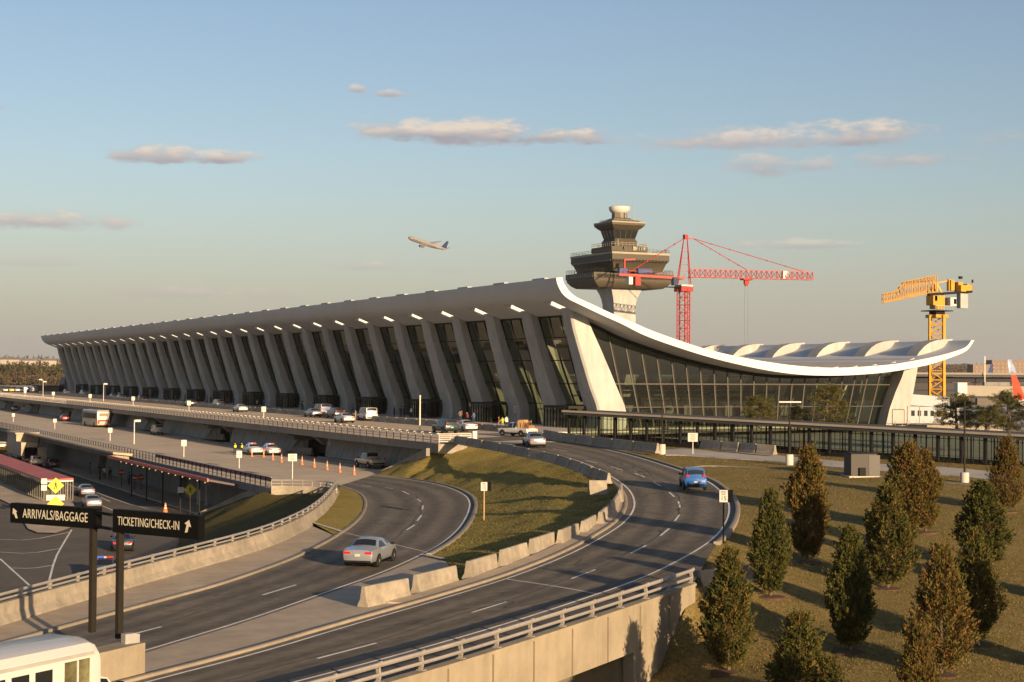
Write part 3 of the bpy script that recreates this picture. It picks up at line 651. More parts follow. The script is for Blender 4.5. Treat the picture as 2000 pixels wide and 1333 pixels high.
# ================================================================== CONTROL TOWER
tc_ = AT(1209, 640, 350); TX, TY = tc_.x, tc_.y
def tz(yz): return 7.3+(732.-(380+yz/4.4433))/8.857
tower = empty('control_tower', (TX, TY, -.5), 0, 'airport control tower with flared concrete shaft, stacked dark galleries and white dome', 'control tower')
tdark = mat('tower_bronze', (.056, .046, .029), .55, .12, .6, .05); tbr = mat('tower_rim', (.26, .235, .18), .6, .1, .8); tglass = mat('tower_glass', (.012, .016, .016), .08, 0, spec=.9); tgl2 = mat('tower_strip', (.018, .016, .013), .2, 0)
def sq(hx, hy, z): return [(-hx, -hy, z), (hx, -hy, z), (hx, hy, z), (-hx, hy, z)]
def tpart(name, secs, m, extra=None, n=4):
    mb = MB(); mb.loft([sq(*s) if n == 4 else [(s[0]*math.cos(2*PI*(k+.5)/n), s[0]*math.sin(2*PI*(k+.5)/n), s[2]) for k in range(n)] for s in secs], True, True)
    if extra: extra(mb)
    o = mb.build(name, m if isinstance(m, list) else [m], tower, smooth=28); o.data.transform(Matrix.Translation((0, 0, .5))); return o
tpart('shaft', [(2.75, 2.5, -.5), (2.75, 2.5, tz(1000)), (2.78, 2.52, tz(960)), (3.0, 2.7, tz(910)), (3.4, 3.0, tz(865)), (4.0, 3.5, tz(815))], conc_term)
def rail(hx, hy, z, hgt=.9, m=1, n=10):
    def f(mb):
        for zz in (z+hgt, z+hgt*.5):
            P = sq(hx, hy, zz)
            for a, b_ in zip(P, P[1:]+P[:1]): mb.bar(a, b_, .06, .06, m)
        for a, b_ in zip(sq(hx, hy, z), sq(hx, hy, z)[1:]+sq(hx, hy, z)[:1]):
            for k in range(n): q = Vector(a).lerp(Vector(b_), k/n); mb.bar(q, q+Vector((0, 0, hgt)), .055, .055, m)
    return f
def strip(hx, hy, z0, z1, m=1, n=12):
    def f(mb):
        zc = (z0+z1)/2
        for s in (-1, 1):
            mb.box((0, s*hy, zc), (2*hx*.93, .12, z1-z0), m); mb.box((s*hx, 0, zc), (.12, 2*hy*.93, z1-z0), m)
            for k in range(n+1):
                mb.box((-hx*.93+k*2*hx*.93/n, s*(hy+.05), zc), (.14, .12, z1-z0), 0); mb.box((s*(hx+.05), -hy*.93+k*2*hy*.93/n, zc), (.12, .14, z1-z0), 0)
    return f
def both(*fs):
    def f(mb):
        for q in fs: q(mb)
    return f
L2 = tpart('lower_gallery', [(8.0, 5.2, tz(822)), (8.9, 5.9, tz(800)), (9.75, 6.35, tz(765)), (9.75, 6.35, tz(748)), (9.95, 6.5, tz(745)), (9.95, 6.5, tz(698)), (9.7, 6.3, tz(697))], [tdark, tgl2], both(strip(9.93, 6.48, tz(742), tz(712)), rail(9.8, 6.4, tz(697), .8)))
L1 = tpart('upper_gallery', [(6.0, 8.2, tz(690)), (6.2, 8.4, tz(665)), (6.65, 8.9, tz(618)), (7.1, 9.45, tz(590)), (7.1, 9.45, tz(545)), (6.9, 9.3, tz(543))], [tdark, tgl2], strip(7.1, 9.45, tz(606), tz(592), 1, 16))
tpart('gallery_rim', [(7.2, 9.55, tz(545)), (7.2, 9.55, tz(528)), (6.6, 8.9, tz(527))], [tbr, tdark], rail(7.1, 9.4, tz(528), .7, 1, 14))
tpart('equipment_deck', [(4.1, 4.1, tz(530)), (4.3, 4.3, tz(512)), (4.55, 4.55, tz(505)), (4.55, 4.55, tz(465)), (4.4, 4.4, tz(463))], [tdark, tbr], both(rail(4.55, 4.55, tz(462), .8), lambda mb: [mb.box((random.uniform(-4.4, 4.4), -4.6, tz(480)), (.5, .25, .6), 1) for _ in range(6)]))
tpart('cab_base', [(2.75, 2.75, tz(465)), (2.8, 2.8, tz(430)), (2.95, 2.95, tz(420)), (2.5, 2.5, tz(388))], tdark)
tpart('cab_glass', [(2.45, 2.45, tz(388)), (2.95, 2.95, tz(316))], [tglass, tdark], lambda mb: [mb.bar((x*2.5, y*2.5, tz(388)), (x*3., y*3., tz(316)), .12, .12, 1) for x, y in [(-1, -1), (-.5, -1), (0, -1), (.5, -1), (1, -1), (1, 0), (-1, 0), (-1, 1), (-1, -.5), (-1, .5), (1, 1)]])
tpart('cab_roof', [(2.95, 2.95, tz(317)), (3.5, 3.5, tz(300)), (4.1, 4.1, tz(276)), (4.15, 4.15, tz(255)), (3.9, 3.9, tz(248)), (2.2, 2.2, tz(222)), (1.7, 1.7, tz(208))], [tdark])
tpart('cab_roof_rim', [(4.2, 4.2, tz(258)), (4.2, 4.2, tz(246)), (3.8, 3.8, tz(244))], [tbr, tbr], rail(3.2, 3.2, tz(240), .4, 1, 6))
tpart('radome_neck', [(1.75, 0, tz(212)), (1.7, 0, tz(160))], mat('neck', (.16, .14, .11), .6, .2, 1.), lambda mb: mb.box((.4, -1.7, tz(185)), (.4, .5, 1.2), 0), 8)
tpart('radome', [(1.7, 0, tz(163)), (2.1, 0, tz(150)), (2.35, 0, tz(130)), (2.4, 0, tz(115)), (2.3, 0, tz(107)), (1.9, 0, tz(101)), (1.0, 0, tz(98))], sign_white, None, 24)
mb = MB(); mb.tube((3.6, .5, tz(250)-0), (3.6, .5, tz(55)), .06, 6); mb.tube((-2.8, -4.3, tz(490)), (-2.8, -4.3, tz(405)), .09, 6); mb.box((1., -4.7, tz(480)), (.7, .4, .9)); o = mb.build('antenna', tbr, tower); o.data.transform(Matrix.Translation((0, 0, .5)))
# ================================================================== CRANES
def lattice(mb, p0, p1, w, h, n, r=.09, br=.05, up_=Vector((0, 0, 1)), tri=False, m=0):
    p0, p1 = Vector(p0), Vector(p1); d = (p1-p0).normalized(); x = d.cross(up_)
    if x.length < .01: x = d.orthogonal()
    x.normalize(); y = x.cross(d).normalized()
    cs = [(-w/2, 0), (w/2, 0), (0, h)] if tri else [(-w/2, -h/2), (w/2, -h/2), (w/2, h/2), (-w/2, h/2)]
    Q = lambda k, c: p0.lerp(p1, k/n)+x*c[0]+y*c[1]
    for c in cs: mb.bar(Q(0, c), Q(n, c), r*2, r*2, m)
    for k in range(n+1):
        for a, c in zip(cs, cs[1:]+cs[:1]):
            mb.bar(Q(k, a), Q(k, c), br*2, br*2, m)
            if k < n:
                if k % 2: mb.bar(Q(k, a), Q(k+1, c), br*2, br*2, m)
                else: mb.bar(Q(k, c), Q(k+1, a), br*2, br*2, m)
kb = AT(1335, 640, 318); kx, ky = kb.x, kb.y; KS = 318/F
def kz(y): return ZC+(733.2-y)*KS
red_crane = empty('tower_crane', (kx, ky, -.55), 0, 'red lattice tower crane with long jib standing behind the terminal', 'crane'); KO = Vector((kx, ky, -.55))
def kpart(mb, name, m, par=None, o_=None):
    o = mb.build(name, m, None); o.data.transform(Matrix.Translation(-(o_ or KO))); o.parent = par or red_crane; return o
kc = Vector((kx, ky, 0)); J = Vector((.93, -.36, 0)).normalized()
mb = MB(); lattice(mb, kc+Vector((0, 0, -.5)), kc+Vector((0, 0, kz(566))), 2.1, 2.1, 16, .085, .045); mb.bar(kc+Vector((.2, -.2, 0)), kc+Vector((.2, -.2, kz(566))), .22)
kpart(mb, 'mast', red_p)
mb = MB(); mb.box((kx, ky, kz(566)), (2.8, 2.8, .9)); mb.box((kx, ky, kz(559)), (2.6, 2.6, .3), 1); kpart(mb, 'slewing_ring', [red_p, sign_white])
mb = MB(); mb.box(kc-J*1.6+Vector((-.6, -.5, kz(551))), (1.0, 1.0, 1.6)); mb.box(kc-J*1.2+Vector((0, 0, kz(562))), (4.4, 2.2, .12), 1); kpart(mb, 'operator_cab', [mat('cab_blue', (.03, .04, .07), .3, .1, 1), dark_metal])
mb = MB(); A0, A1 = kc+Vector((0, 0, kz(556))), kc+Vector((.35, -.1, kz(466)))
for s in (-1, 1):
    for t in (-1, 1): mb.bar(A0+J*(1.3*s)+Vector((.35*t, .9*t, 0)), A1+J*(.35*s), .13)
for k in range(1, 7):
    q = k/7; mb.bar(A0.lerp(A1, q)-J*(1.3*(1-q)+.3), A0.lerp(A1, q)+J*(1.3*(1-q)+.3), .12)
mb.box(A1+Vector((0, 0, .3)), (.8, .8, .9)); mb.bar(A1+J*.2, A1+J*1.6, .22); kpart(mb, 'tower_head', red_p)
JL = 26.3; j0 = kc+J*1.2+Vector((0, 0, kz(541.5))); j1 = kc+J*JL+Vector((0, 0, kz(544.5)))
mb = MB(); lattice(mb, j0, j1, 1.25, 1.6, 24, .075, .045, tri=True); kpart(mb, 'jib', red_p)
mb = MB(); q = j0.lerp(j1, .775); mb.box(q+Vector((0, 0, .85)), (1.2, .5, 1.6)); kpart(mb, 'jib_board', sign_white)
mb = MB(); q = j0.lerp(j1, .46); mb.box(q+Vector((0, 0, -.25)), (2.2, 1.3, .3)); mb.box(q+Vector((0, 0, -.7)), (1.0, .5, 1.0), taper=1.0); mb.box(q+Vector((0, 0, -1.35)), (.6, .4, .5)); kpart(mb, 'trolley', red_p)
mb = MB()
for s in (-.35, .35): mb.tube(q+J*s+Vector((0, 0, -1.4)), Vector((q.x+J.x*s, q.y+J.y*s, 6)), .012, 5)
kpart(mb, 'hoist_rope', dark_metal)
CJ = 13.2; e0 = kc+Vector((0, 0, kz(545))); e1 = kc-J*CJ+Vector((0, 0, kz(538.5)))
mb = MB()
for s in (-.7, .7): mb.bar(e0+Vector((s*.36, s*.93, 0)), e1+Vector((s*.36, s*.93, 0)), .25, .5)
for k in range(12): a = e0.lerp(e1, k/12); mb.bar(a+Vector((-.25, -.65, .9)), e0.lerp(e1, (k+1)/12)+Vector((-.25, -.65, .9)), .06); mb.bar(a+Vector((-.25, -.65, 0)), a+Vector((-.25, -.65, .9)), .06); mb.bar(a+Vector((-.25, -.65, 0)), a+Vector((.25, .65, 0)), .08)
mb.bar(e1-J*-1.2+Vector((0, 0, 0)), e1+J*1.2+Vector((0, 0, 3.0)), .3); mb.bar(e1+J*1.2+Vector((0, 0, 3.0)), e1+J*3.4+Vector((0, 0, 3.1)), .3)
kpart(mb, 'counter_jib', red_p)
mb = MB(); mb.box(e1+J*3.6+Vector((0, 0, -1.15)), (1.2, 1.5, 2.0)); mb.box(e1+J*2.2+Vector((0, 0, -1.1)), (.9, 1.3, 1.7), 1); kpart(mb, 'counterweight', [red_p, steel])
mb = MB(); mb.box(e1+J*5.2+Vector((0, 0, .75)), (3.2, .9, .9)); mb.box(e1+J*.8+Vector((0, 0, .8)), (1.8, 1., 1.)); kpart(mb, 'winch', mat('winch_blue', (.03, .055, .17), .4, .3, 2))
mb = MB()
for a, b_ in [(A1+J*1.5, j0.lerp(j1, .47)+Vector((0, 0, 1.6))), (A1+J*1.5, j0.lerp(j1, .93)+Vector((0, 0, 1.6))), (A1-J*.3, e1+J*2.0+Vector((0, 0, .4))), (A1-J*.3+Vector((.3, .6, 0)), e1+J*2.0+Vector((.3, .6, .4)))]:
    mb.tube(a, b_, .07, 5)
    for k in range(1, 6): c = a.lerp(b_, k/6); mb.box(c, (.3, .3, .2))
kpart(mb, 'tie_bar', red_p)
# yellow crane, jib pointing away from us to the left
yb = AT(1830, 700, 250); yx, yy = yb.x, yb.y; YS = 250/F; YO = Vector((yx, yy, -.55))
def yz(y): return ZC+(735.6-y)*YS
yel = empty('tower_crane', YO, 0, 'stubby yellow tower crane with ballast, behind right end of terminal roof', 'crane')
def ypart(mb, name, m): return kpart(mb, name, m, yel, YO)
yc = Vector((yx, yy, 0)); YJ = Vector((-.62, .785, 0)).normalized()
mb = MB(); lattice(mb, yc+Vector((0, 0, -.5)), yc+Vector((0, 0, yz(616))), 2.1, 2.1, 12, .15, .08); ypart(mb, 'mast', yel_p)
mb = MB(); mb.box((yx, yy, yz(618)), (2.5, 2.5, .5)); mb.box((yx, yy, yz(612)), (1.7, 1.7, .5), 1); mb.box((yx, yy, yz(607.5)), (3.6, 3.4, .15), 1); ypart(mb, 'slewing_ring', [yel_p, dark_metal])
mb = MB(); mb.box((yx, yy, yz(597)), (1.6, 1.6, 1.1)); mb.box((yx-.7, yy-.2, yz(592)), (.3, .3, 2.)); mb.box((yx+.7, yy, yz(590)), (.3, .3, 1.8))
for s in np.linspace(-1.7, 1.7, 7): mb.bar((yx+s, yy-1.65, yz(607)), (yx+s, yy-1.65, yz(598)), .05, .05, 1)
mb.bar((yx-1.75, yy-1.65, yz(598)), (yx+1.75, yy-1.65, yz(598)), .06, .06, 1); ypart(mb, 'turntable', [yel_p, steel])
mb = MB(); mb.box((yx+1.9, yy-1.0, yz(589.5)), (1.2, 1.3, 1.3)); mb.box((yx+2.2, yy-1.66, yz(589)), (.5, .06, .8), 1); ypart(mb, 'operator_cab', [sign_white, black_p])
R_ = Vector((.9, -.4353, 0))
mb = MB(); a = yc-R_*1.4+Vector((0, 0, yz(575.5))); b_ = yc+R_*5.4+Vector((0, 0, yz(569.5))); mb.bar(a, b_, 1.5, .35); ypart(mb, 'platform', dark_metal)
mb = MB(); mb.box((yx-.3, yy, yz(587.5)), (2.3, 1.7, 1.5)); mb.box((yx-.9, yy, yz(583)), (.5, 1.7, .9)); mb.bar(yc-R_*1.2+Vector((0, 0, yz(581))), yc-R_*.1+Vector((0, 0, yz(553))), .3); mb.bar(yc+R_*1.0+Vector((0, 0, yz(578))), yc-R_*.1+Vector((0, 0, yz(553))), .3); mb.bar(yc-R_*.1+Vector((0, 0, yz(553))), yc+R_*1.9+Vector((0, 0, yz(548))), .16); ypart(mb, 'turret', yel_p)
q0 = yc-R_*.6+Vector((0, 0, yz(568))); q1 = q0+YJ*26+Vector((0, 0, -.5))
jd = -R_*3.7+YJ*4.6
ja = yc-R_*.2+Vector((0, 0, yz(570))); jb = ja+jd+Vector((0, 0, -1.7))
mb = MB(); n = 15
for k in range(n+1):
    t = k/n; c = ja.lerp(jb, t); hh = 2.6 if t < .62 else (2.6-(t-.62)*12 if t < .72 else 1.4)
    wv = R_.cross(Vector((0, 0, 1)))*.6
    for s in (-1, 1):
        mb.bar(c+wv*s, c+wv*s+Vector((0, 0, hh)), .10)
    if k < n:
        t2 = (k+1)/n; c2 = ja.lerp(jb, t2); h2 = 2.6 if t2 < .62 else (2.6-(t2-.62)*12 if t2 < .72 else 1.4)
        for s in (-1, 1): mb.bar(c+wv*s, c2+wv*s, .16); mb.bar(c+wv*s+Vector((0, 0, hh)), c2+wv*s+Vector((0, 0, h2)), .14); mb.bar(c+wv*s, c2+wv*s+Vector((0, 0, h2)), .09)
ypart(mb, 'jib', yel_p)
mb = MB(); mb.bar(yc+R_*1.9+Vector((0, 0, yz(568))), yc+R_*1.9+Vector((0, 0, yz(546))), .5); mb.bar(yc-R_*.0+Vector((0, 0, yz(568))), yc-R_*.4+Vector((0, 0, yz(552))), .4); mb.box(yc+R_*2.2+Vector((0, 0, yz(557))), (.7, .9, 1.6)); mb.tube(yc+R_*1.7+Vector((0, 0, yz(547))), ja.lerp(jb, .6)+Vector((0, 0, 2.6)), .05, 5); ypart(mb, 'tower_head', yel_p)
mb = MB(); mb.box(yc+R_*4.1+Vector((0, 0, yz(563.5))), (2.2, 1.6, 1.)); mb.box(yc+R_*3.4+Vector((0, 0, yz(558))), (.9, 1., 1.1)); mb.box(yc+R_*4.6+Vector((0, 0, yz(559))), (.5, 1., .7)); mb.bar(yc+R_*5.6+Vector((0, 0, yz(570))), yc+R_*5.6+Vector((0, 0, yz(547))), .07); mb.box(yc+R_*3.7+Vector((0, 0, yz(542))), (.5, .4, .4), 1); mb.box(yc+R_*5.6+Vector((0, 0, yz(549))), (.2, .2, .5), 1); ypart(mb, 'winch', [yel_p, dark_metal])
mb = MB(); mb.box(yc+R_*4.0+Vector((0, 0, yz(587))), (1.5, .9, 2.4)); ypart(mb, 'counterweight', conc_term)
# ================================================================== RAILS, WALLS, BARRIERS
def post_mesh(name, kind, m):
    mb = MB()
    if kind == 'cane':      # upright with a rolled head
        mb.bar((0, 0, 0), (0, 0, .78), .09, .06, 1); P = [(0, 0, .78), (0, -.06, .92), (0, -.02, 1.03), (0, .12, 1.07), (0, .27, 1.0)]  # dark upright, paler head: shade and sunlit tops painted into the post colours
        for a, b_ in zip(P, P[1:]): mb.bar(a, b_, .10, .07)
    elif kind == 'plain': mb.bar((0, 0, 0), (0, 0, 1.0), .07, .09)
    elif kind == 'low':
        P = [(0, .05, -.02), (0, .05, .2), (0, .02, .36), (0, -.03, .44)]
        for a, b_ in zip(P, P[1:]): mb.bar(a, b_, .09, .12)
    else:                   # short cast bracket carrying two tubes
        P = [(0, .10, -.02), (0, .04, .12), (0, .03, .3), (0, .07, .48), (0, .0, .62), (0, -.10, .66)]
        for a, b_ in zip(P, P[1:]): mb.bar(a, b_, .10, .13)
        mb.box((0, .04, .0), (.2, .3, .06))
    o = mb.build(name, [m, dark_metal]); me = o.data; bpy.data.objects.remove(o); return me
def guard_rail(name, path, label, spacing, tubes, kind, m, mt, group=None, cap=100, z0=0., skip=0.):
    P = resample(path, step=.8); root = empty(name, P[0], 0, label, 'guard rail', group); O = Vector(P[0])
    for (side, z, r) in tubes:
        mb = MB(); pr = [(side+r*math.cos(2*PI*k/6), z+z0+r*math.sin(2*PI*k/6)) for k in range(6)]
        mb.sweep(P, pr); o = mb.build('rail', mt, root, smooth=50); o.data.transform(Matrix.Translation(-O))
    Q = resample(path, step=spacing); me = post_mesh('post', kind, m); items = []
    for i, p in enumerate(Q):
        d = Q[min(i+1, len(Q)-1)]-Q[max(i-1, 0)]; items.append(((p-C0).length, p, math.atan2(d.y, d.x)))
    items.sort(key=lambda t: t[0])
    for k, (ds, p, a) in enumerate(items[:cap]):
        o = bpy.data.objects.new('post', me); COL.objects.link(o); o.parent = root; o.location = p-O+Vector((0, 0, z0)); o.rotation_euler.z = a
    if len(items) > cap:
        mb = MB()
        for ds, p, a in items[cap:]:
            mtx = Matrix.Translation(p-O+Vector((0, 0, z0))) @ Matrix.Rotation(a, 4, 'Z'); i = len(mb.v)
            mb.v += [tuple(mtx @ v.co) for v in me.vertices]; mb.f += [tuple(i+j for j in f.vertices) for f in me.polygons]
        mb.m = [0]*len(mb.f); o = mb.build('far_posts', m, root); o['kind'] = 'stuff'
    return root
T3 = [(0, .28, .04), (0, .55, .04), (.12, .98, .06)]
guard_rail('guard_rail', [(65.55, 153., 0), (65.55, 640., 0)], 'long metal guard rail with curled posts along edge of the upper deck', 2.15, T3, 'cane', rail_metal, rail_metal)
g2 = guard_rail('guard_rail', [(45.35, 146.3, Z_MID), (45.35, 520., Z_MID)], 'dark-posted guard rail with red panels along edge of the middle road', 1.75, [(0, .3, .03), (0, .6, .03), (0, 1.0, .05)], 'plain', dark_metal, rail_metal)
me_p = None
for k in range(27):
    if me_p is None:
        mb = MB(); mb.box((0, 0, .8), (.05, 1.62, .42)); o = mb.build('panel', mat('red_panel', (.23, .055, .05), .6, .15, 1.), g2); me_p = o.data
    else: o = bpy.data.objects.new('panel', me_p); COL.objects.link(o); o.parent = g2
    o.location = (.06, .9+k*1.75, 0)
# parapet along ramp B and its rail
mb = MB(); mb.sweep(PAR, [(.16, -1.6), (.16, .0), (.10, .86), (-.16, .86), (-.22, .36), (-.46, .1), (-.46, -.1), (-.16, -1.6)])
o = mb.build('parapet_wall', conc_br, smooth=30); tag(o, 'long cream concrete parapet wall curving along left side of the ramp', 'wall')
guard_rail('guard_rail', [p+Vector((0, 0, .86)) for p in offp(PAR, .02)], 'two-tube metal rail on top of the curving cream parapet wall', 2.6, [(0, .18, .05), (-.02, .40, .065)], 'low', rail_metal, rail_metal, z0=-.06)
tipw = smoothpath(W_([(657, 975, -3.68), (657, 965, -3.7), (648, 960, -3.7), (615, 957, -3.7), (570, 956, -3.7), (530, 956, -3.7)]), 2)
mb = MB(); mb.sweep(tipw, [(.16, -.6), (.16, .35), (-.16, .35), (-.16, -.6)]); o = mb.build('parapet_wall', conc_br, smooth=30); tag(o, 'low concrete edge wall at the nose where the middle road ends', 'wall')
guard_rail('guard_rail', [p+Vector((0, 0, .3)) for p in tipw], 'short rail with closely set thick posts at the nose of the middle road', 1.0, [(0, .25, .05), (0, .55, .07)], 'low', conc_br, rail_metal)
# bridge on the right: face, soffit, abutment, rail
BR = smoothpath([ext(W_([(640, 1360, -2.98), (744, 1331, -2.98)]), 1, 0, 30)]+W_([(640, 1364, -2.98), (744, 1333, -2.97), (900, 1288, -2.93), (1032, 1246, -2.85), (1143, 1210, -2.72), (1234, 1180, -2.6), (1300, 1157, -2.5), (1352, 1139, -2.42)]), 1)
bridge = empty('ramp_bridge', BR[-1], 0, 'cream concrete bridge carrying the ramp over a dark underpass', 'bridge'); BO = Vector(BR[-1])
def bp_(mb, name, m, smooth=None):
    o = mb.build(name, m, bridge, smooth); o.data.transform(Matrix.Translation(-BO)); return o
mb = MB(); R = []
nb_ = len(BR)
for i, p in enumerate(BR):
    d = BR[min(i+1, nb_-1)]-BR[max(i-1, 0)]; d.z = 0; d.normalize(); n = Vector((-d.y, d.x, 0))
    t = max(0, (Vector((p.x-BO.x, p.y-BO.y, 0)).length)); dep = 2.05
    R.append([p-n*.16+Vector((0, 0, -dep)), p+n*.22+Vector((0, 0, -dep)), p+n*.22, p-n*.22, p-n*.22+Vector((0, 0, -.12)), p-n*.16+Vector((0, 0, -.14))])
mb.loft(R, True, True); conc_face = mat('concrete_bridge', (.275, .235, .17), .85, .14, .7, .25, streak=.16, bscale=8); bp_(mb, 'edge_beam', conc_face)
jm = mat('joint_dark', (.21, .18, .13), .9, .1, 2); jme = None
for p in resample(BR, step=3.1)[1:-1]:
    if jme is None: mb = MB(); mb.box((0, 0, -1.08), (.018, .47, 1.88)); o = mb.build('joint', jm, bridge); jme = o.data
    else: o = bpy.data.objects.new('joint', jme); COL.objects.link(o); o.parent = bridge
    o.location = p-BO; o.rotation_euler.z = math.atan2((BR[-1]-BR[-4]).y, (BR[-1]-BR[-4]).x)
dB = (BR[-1]-BR[-4]); dB.z = 0; dB.normalize(); nB = Vector((-dB.y, dB.x, 0))
mb = MB()
a = BR[-1]; 
Pq = [a+Vector((0, 0, -.16)), a-dB*2.4+Vector((0, 0, -.16)), a-dB*6.6+Vector((0, 0, -2.0)), a-dB*6.6+Vector((0, 0, -6)), a-dB*4.7+Vector((0, 0, -5.3)), a-dB*.35+Vector((0, 0, -1.6))]
mb.prism([p-nB*.12 for p in Pq], nB*.5); bp_(mb, 'wing_wall', conc_face)
mb = MB(); q0 = a-dB*6.4-nB*.1; mb.hexa([q0+Vector((0, 0, -6)), q0+dB*1.8+Vector((0, 0, -6)), q0+dB*1.8+nB*9+Vector((0, 0, -6)), q0+nB*9+Vector((0, 0, -6)), q0+Vector((0, 0, -2.1)), q0+dB*1.8+Vector((0, 0, -2.1)), q0+dB*1.8+nB*9+Vector((0, 0, -.5)), q0+nB*9+Vector((0, 0, -.5))]); bp_(mb, 'abutment', conc_face)
mb = MB(); mb.loft([[p-Vector((0, 0, .55)), p+nB*13-Vector((0, 0, .75)), p+nB*13-Vector((0, 0, 1.6)), p-Vector((0, 0, 1.5))] for p in BR], True, True); bp_(mb, 'deck_slab', conc_grey)
guard_rail('guard_rail', BR, 'two-tube metal rail with curved brackets on the near edge of the bridge', 2.55, [(.0, .26, .065), (-.02, .60, .085)], 'bracket', rail_metal, rail_metal)
# deck supports: sloping wall panels with openings between them
wall_mid = mat('deck_wall', (.32, .315, .30), .85, .14, .35, .15, streak=.3)
def deck_bay(v0, v1, k):
    root = empty('retaining_wall', (69., v0, Z_MID), 0, ordn(k)+' inclined grey concrete wall panel under the upper deck, counted from the near end', 'wall', 'wall panels under the upper deck')
    mb = MB(); h = -.78-Z_MID; L_ = v1-v0
    mb.hexa([(-.9, 1.5, 0), (1.2, .0, 0), (1.2, L_, 0), (-.9, L_-1.5, 0), (.25, -.6, h), (1.2, -.6, h), (1.2, L_+.6, h), (.25, L_+.6, h)])
    mb.box((-1.3, L_/2, .08), (.9, L_-2, .14)); mb.build('panel', wall_mid, root)
    mb = MB()
    for s, y in ((1, L_),): mb.hexa([(-.5, y, h*.55), (1.4, y, h*.55), (1.4, y+.9, h*.55), (-.5, y+.9, h*.55), (-1.9, y-.2, h), (1.4, y-.2, h), (1.4, y+2.2, h), (-1.9, y+2.2, h)])
    mb.build('haunch', conc, root)
    mb = MB(); mb.box((1.5, L_+11.5, h-.55), (5., .6, 1.1)); mb.box((-.2, L_+11.2, h-.25), (3.2, .5, .5)); mb.build('cross_beam', conc, root)
    mb = MB()
    for q in range(9): mb.box((4.2, L_+1.4+q*1.2, h*.4), (.12, .14, h*.8))
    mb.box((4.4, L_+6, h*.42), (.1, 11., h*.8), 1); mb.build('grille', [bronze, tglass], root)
vv = 161.; lens = [37., 33., 33., 33., 33., 33., 33., 33., 33.]
for k, l in enumerate(lens): deck_bay(vv, vv+l, k); vv += l+11.8
mb = MB(); mb.hexa([(66.9, 153.4, Z_MID-.2), (68.5, 153.4, Z_MID-.2), (68.5, 162.4, Z_MID-.2), (66.9, 162.4, Z_MID-.2), (66.9, 152.2, -.02), (68.5, 152.2, -.02), (68.5, 162.2, -.78), (68.2, 162.2, -.78)]); mb.box((66.7, 154.0, -.55), (3.0, 3.4, 1.0))
cpa = W_([(745, 924, -3.6), (800, 898, -2.0), (836, 880, -.7)]); mb.sweep(cpa, [(-.2, -.6), (.2, -.6), (.2, .22), (-.2, .22)])
o = mb.build('retaining_wall', conc); tag(o, 'concrete end block of the upper deck beside the top of the grass mound', 'wall')
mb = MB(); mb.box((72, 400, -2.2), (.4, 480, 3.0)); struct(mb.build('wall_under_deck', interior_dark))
# terrace gate at the near end of the deck rail
gate = empty('barrier_gate', (66.2, 152.4, 0), 0, 'small pale railing gate at near end of the upper deck rail', 'gate')
mb = MB()
for z in (.2, .4, .6, .8, 1.0): mb.bar((-.9, 0, z), (2.6, -.4, z), .05, .06)
for x in (-.9, .3, 1.5, 2.6): mb.bar((x, -.11*(x+.9), 0), (x, -.11*(x+.9), 1.05), .07)
mb.build('railing', rail_metal, gate); mb = MB(); mb.box((2.9, -.5, .65), (.5, .4, 1.3)); mb.build('control_box', sign_white, gate)
# lower level: wall under the middle road, canopies
mb = MB()
for k, (v0, v1) in enumerate([(146, 192), (196, 240), (246, 300), (306, 370), (376, 460), (466, 560)]):
    mb.hexa([(48.6, v0, Z_LOW), (50, v0, Z_LOW), (50, v1, Z_LOW), (48.6, v1, Z_LOW), (49.3, v0-.8, Z_MID-.7), (50, v0-.8, Z_MID-.7), (50, v1+.8, Z_MID-.7), (49.3, v1+.8, Z_MID-.7)])
mb.box((52, 350, -6), (.4, 420, 4)); o = mb.build('retaining_wall', mat('low_wall', (.20, .19, .175), .85, .15, .4, .15, streak=.3)); tag(o, 'long dark grey wall recessed below the middle road behind the lower pavement', 'wall')
mb = MB(); mb.box((46.8, 147.2, -4.3), (3.4, 3.4, 1.15)); mb.sweep(W_([(505, 956, -4.1), (475, 965, -5.0), (430, 986, -6.5), (378, 1008, -7.8)]), [(-.2, -.5), (.2, -.5), (.2, .1), (-.2, .1)]); o = mb.build('retaining_wall', conc_br); tag(o, 'pale concrete end block and sloping coping beside the dark grass bank', 'wall')
can = empty('canopy', (45, 175, -4), 0, 'dark canopy with bright red edge trim below the middle road rail', 'canopy')
mb = MB(); mb.hexa([(-2.9, -18, .35), (.2, -18, -.25), (.2, 30, -.25), (-2.9, 30, .35), (-2.9, -18, .55), (.2, -18, -.05), (.2, 30, -.05), (-2.9, 30, .55)]); mb.build('canopy_roof', mat('canopy_purple', (.085, .06, .065), .6, .15, 1), can)
mb = MB(); mb.box((-2.98, 6, .46), (.12, 48.4, .34)); mb.build('edge_trim', mat('canopy_red', (.62, .10, .06), .5, .1, 1), can)
lampm = bpy.data.materials.new('lamp_glow'); lampm.use_nodes = True; lampm.node_tree.nodes['Principled BSDF'].inputs['Emission Color'].default_value = (1, .72, .35, 1); lampm.node_tree.nodes['Principled BSDF'].inputs['Emission Strength'].default_value = .35
lm = None
for k in range(14):
    if lm is None:
        mb = MB(); mb.lathe([(.02, .05), (.08, .0), (.08, -.06), (.02, -.10)], n=8); o = mb.build('lamp', lampm, can); lm = o.data
    else: o = bpy.data.objects.new('lamp', lm); COL.objects.link(o); o.parent = can
    o.location = (-2.4, -15+k*3.1, .05)
for y in (-12, -4, 4, 12, 20): mb = MB(); mb.box((-2.2, y, -1.9), (.14, .14, 4.1)); mb.build('canopy_post', dark_metal, can)
can2 = empty('canopy', (45, 260, -3.4), 0, 'beige concrete canopy slab projecting below the rail behind the red-edged one', 'canopy')
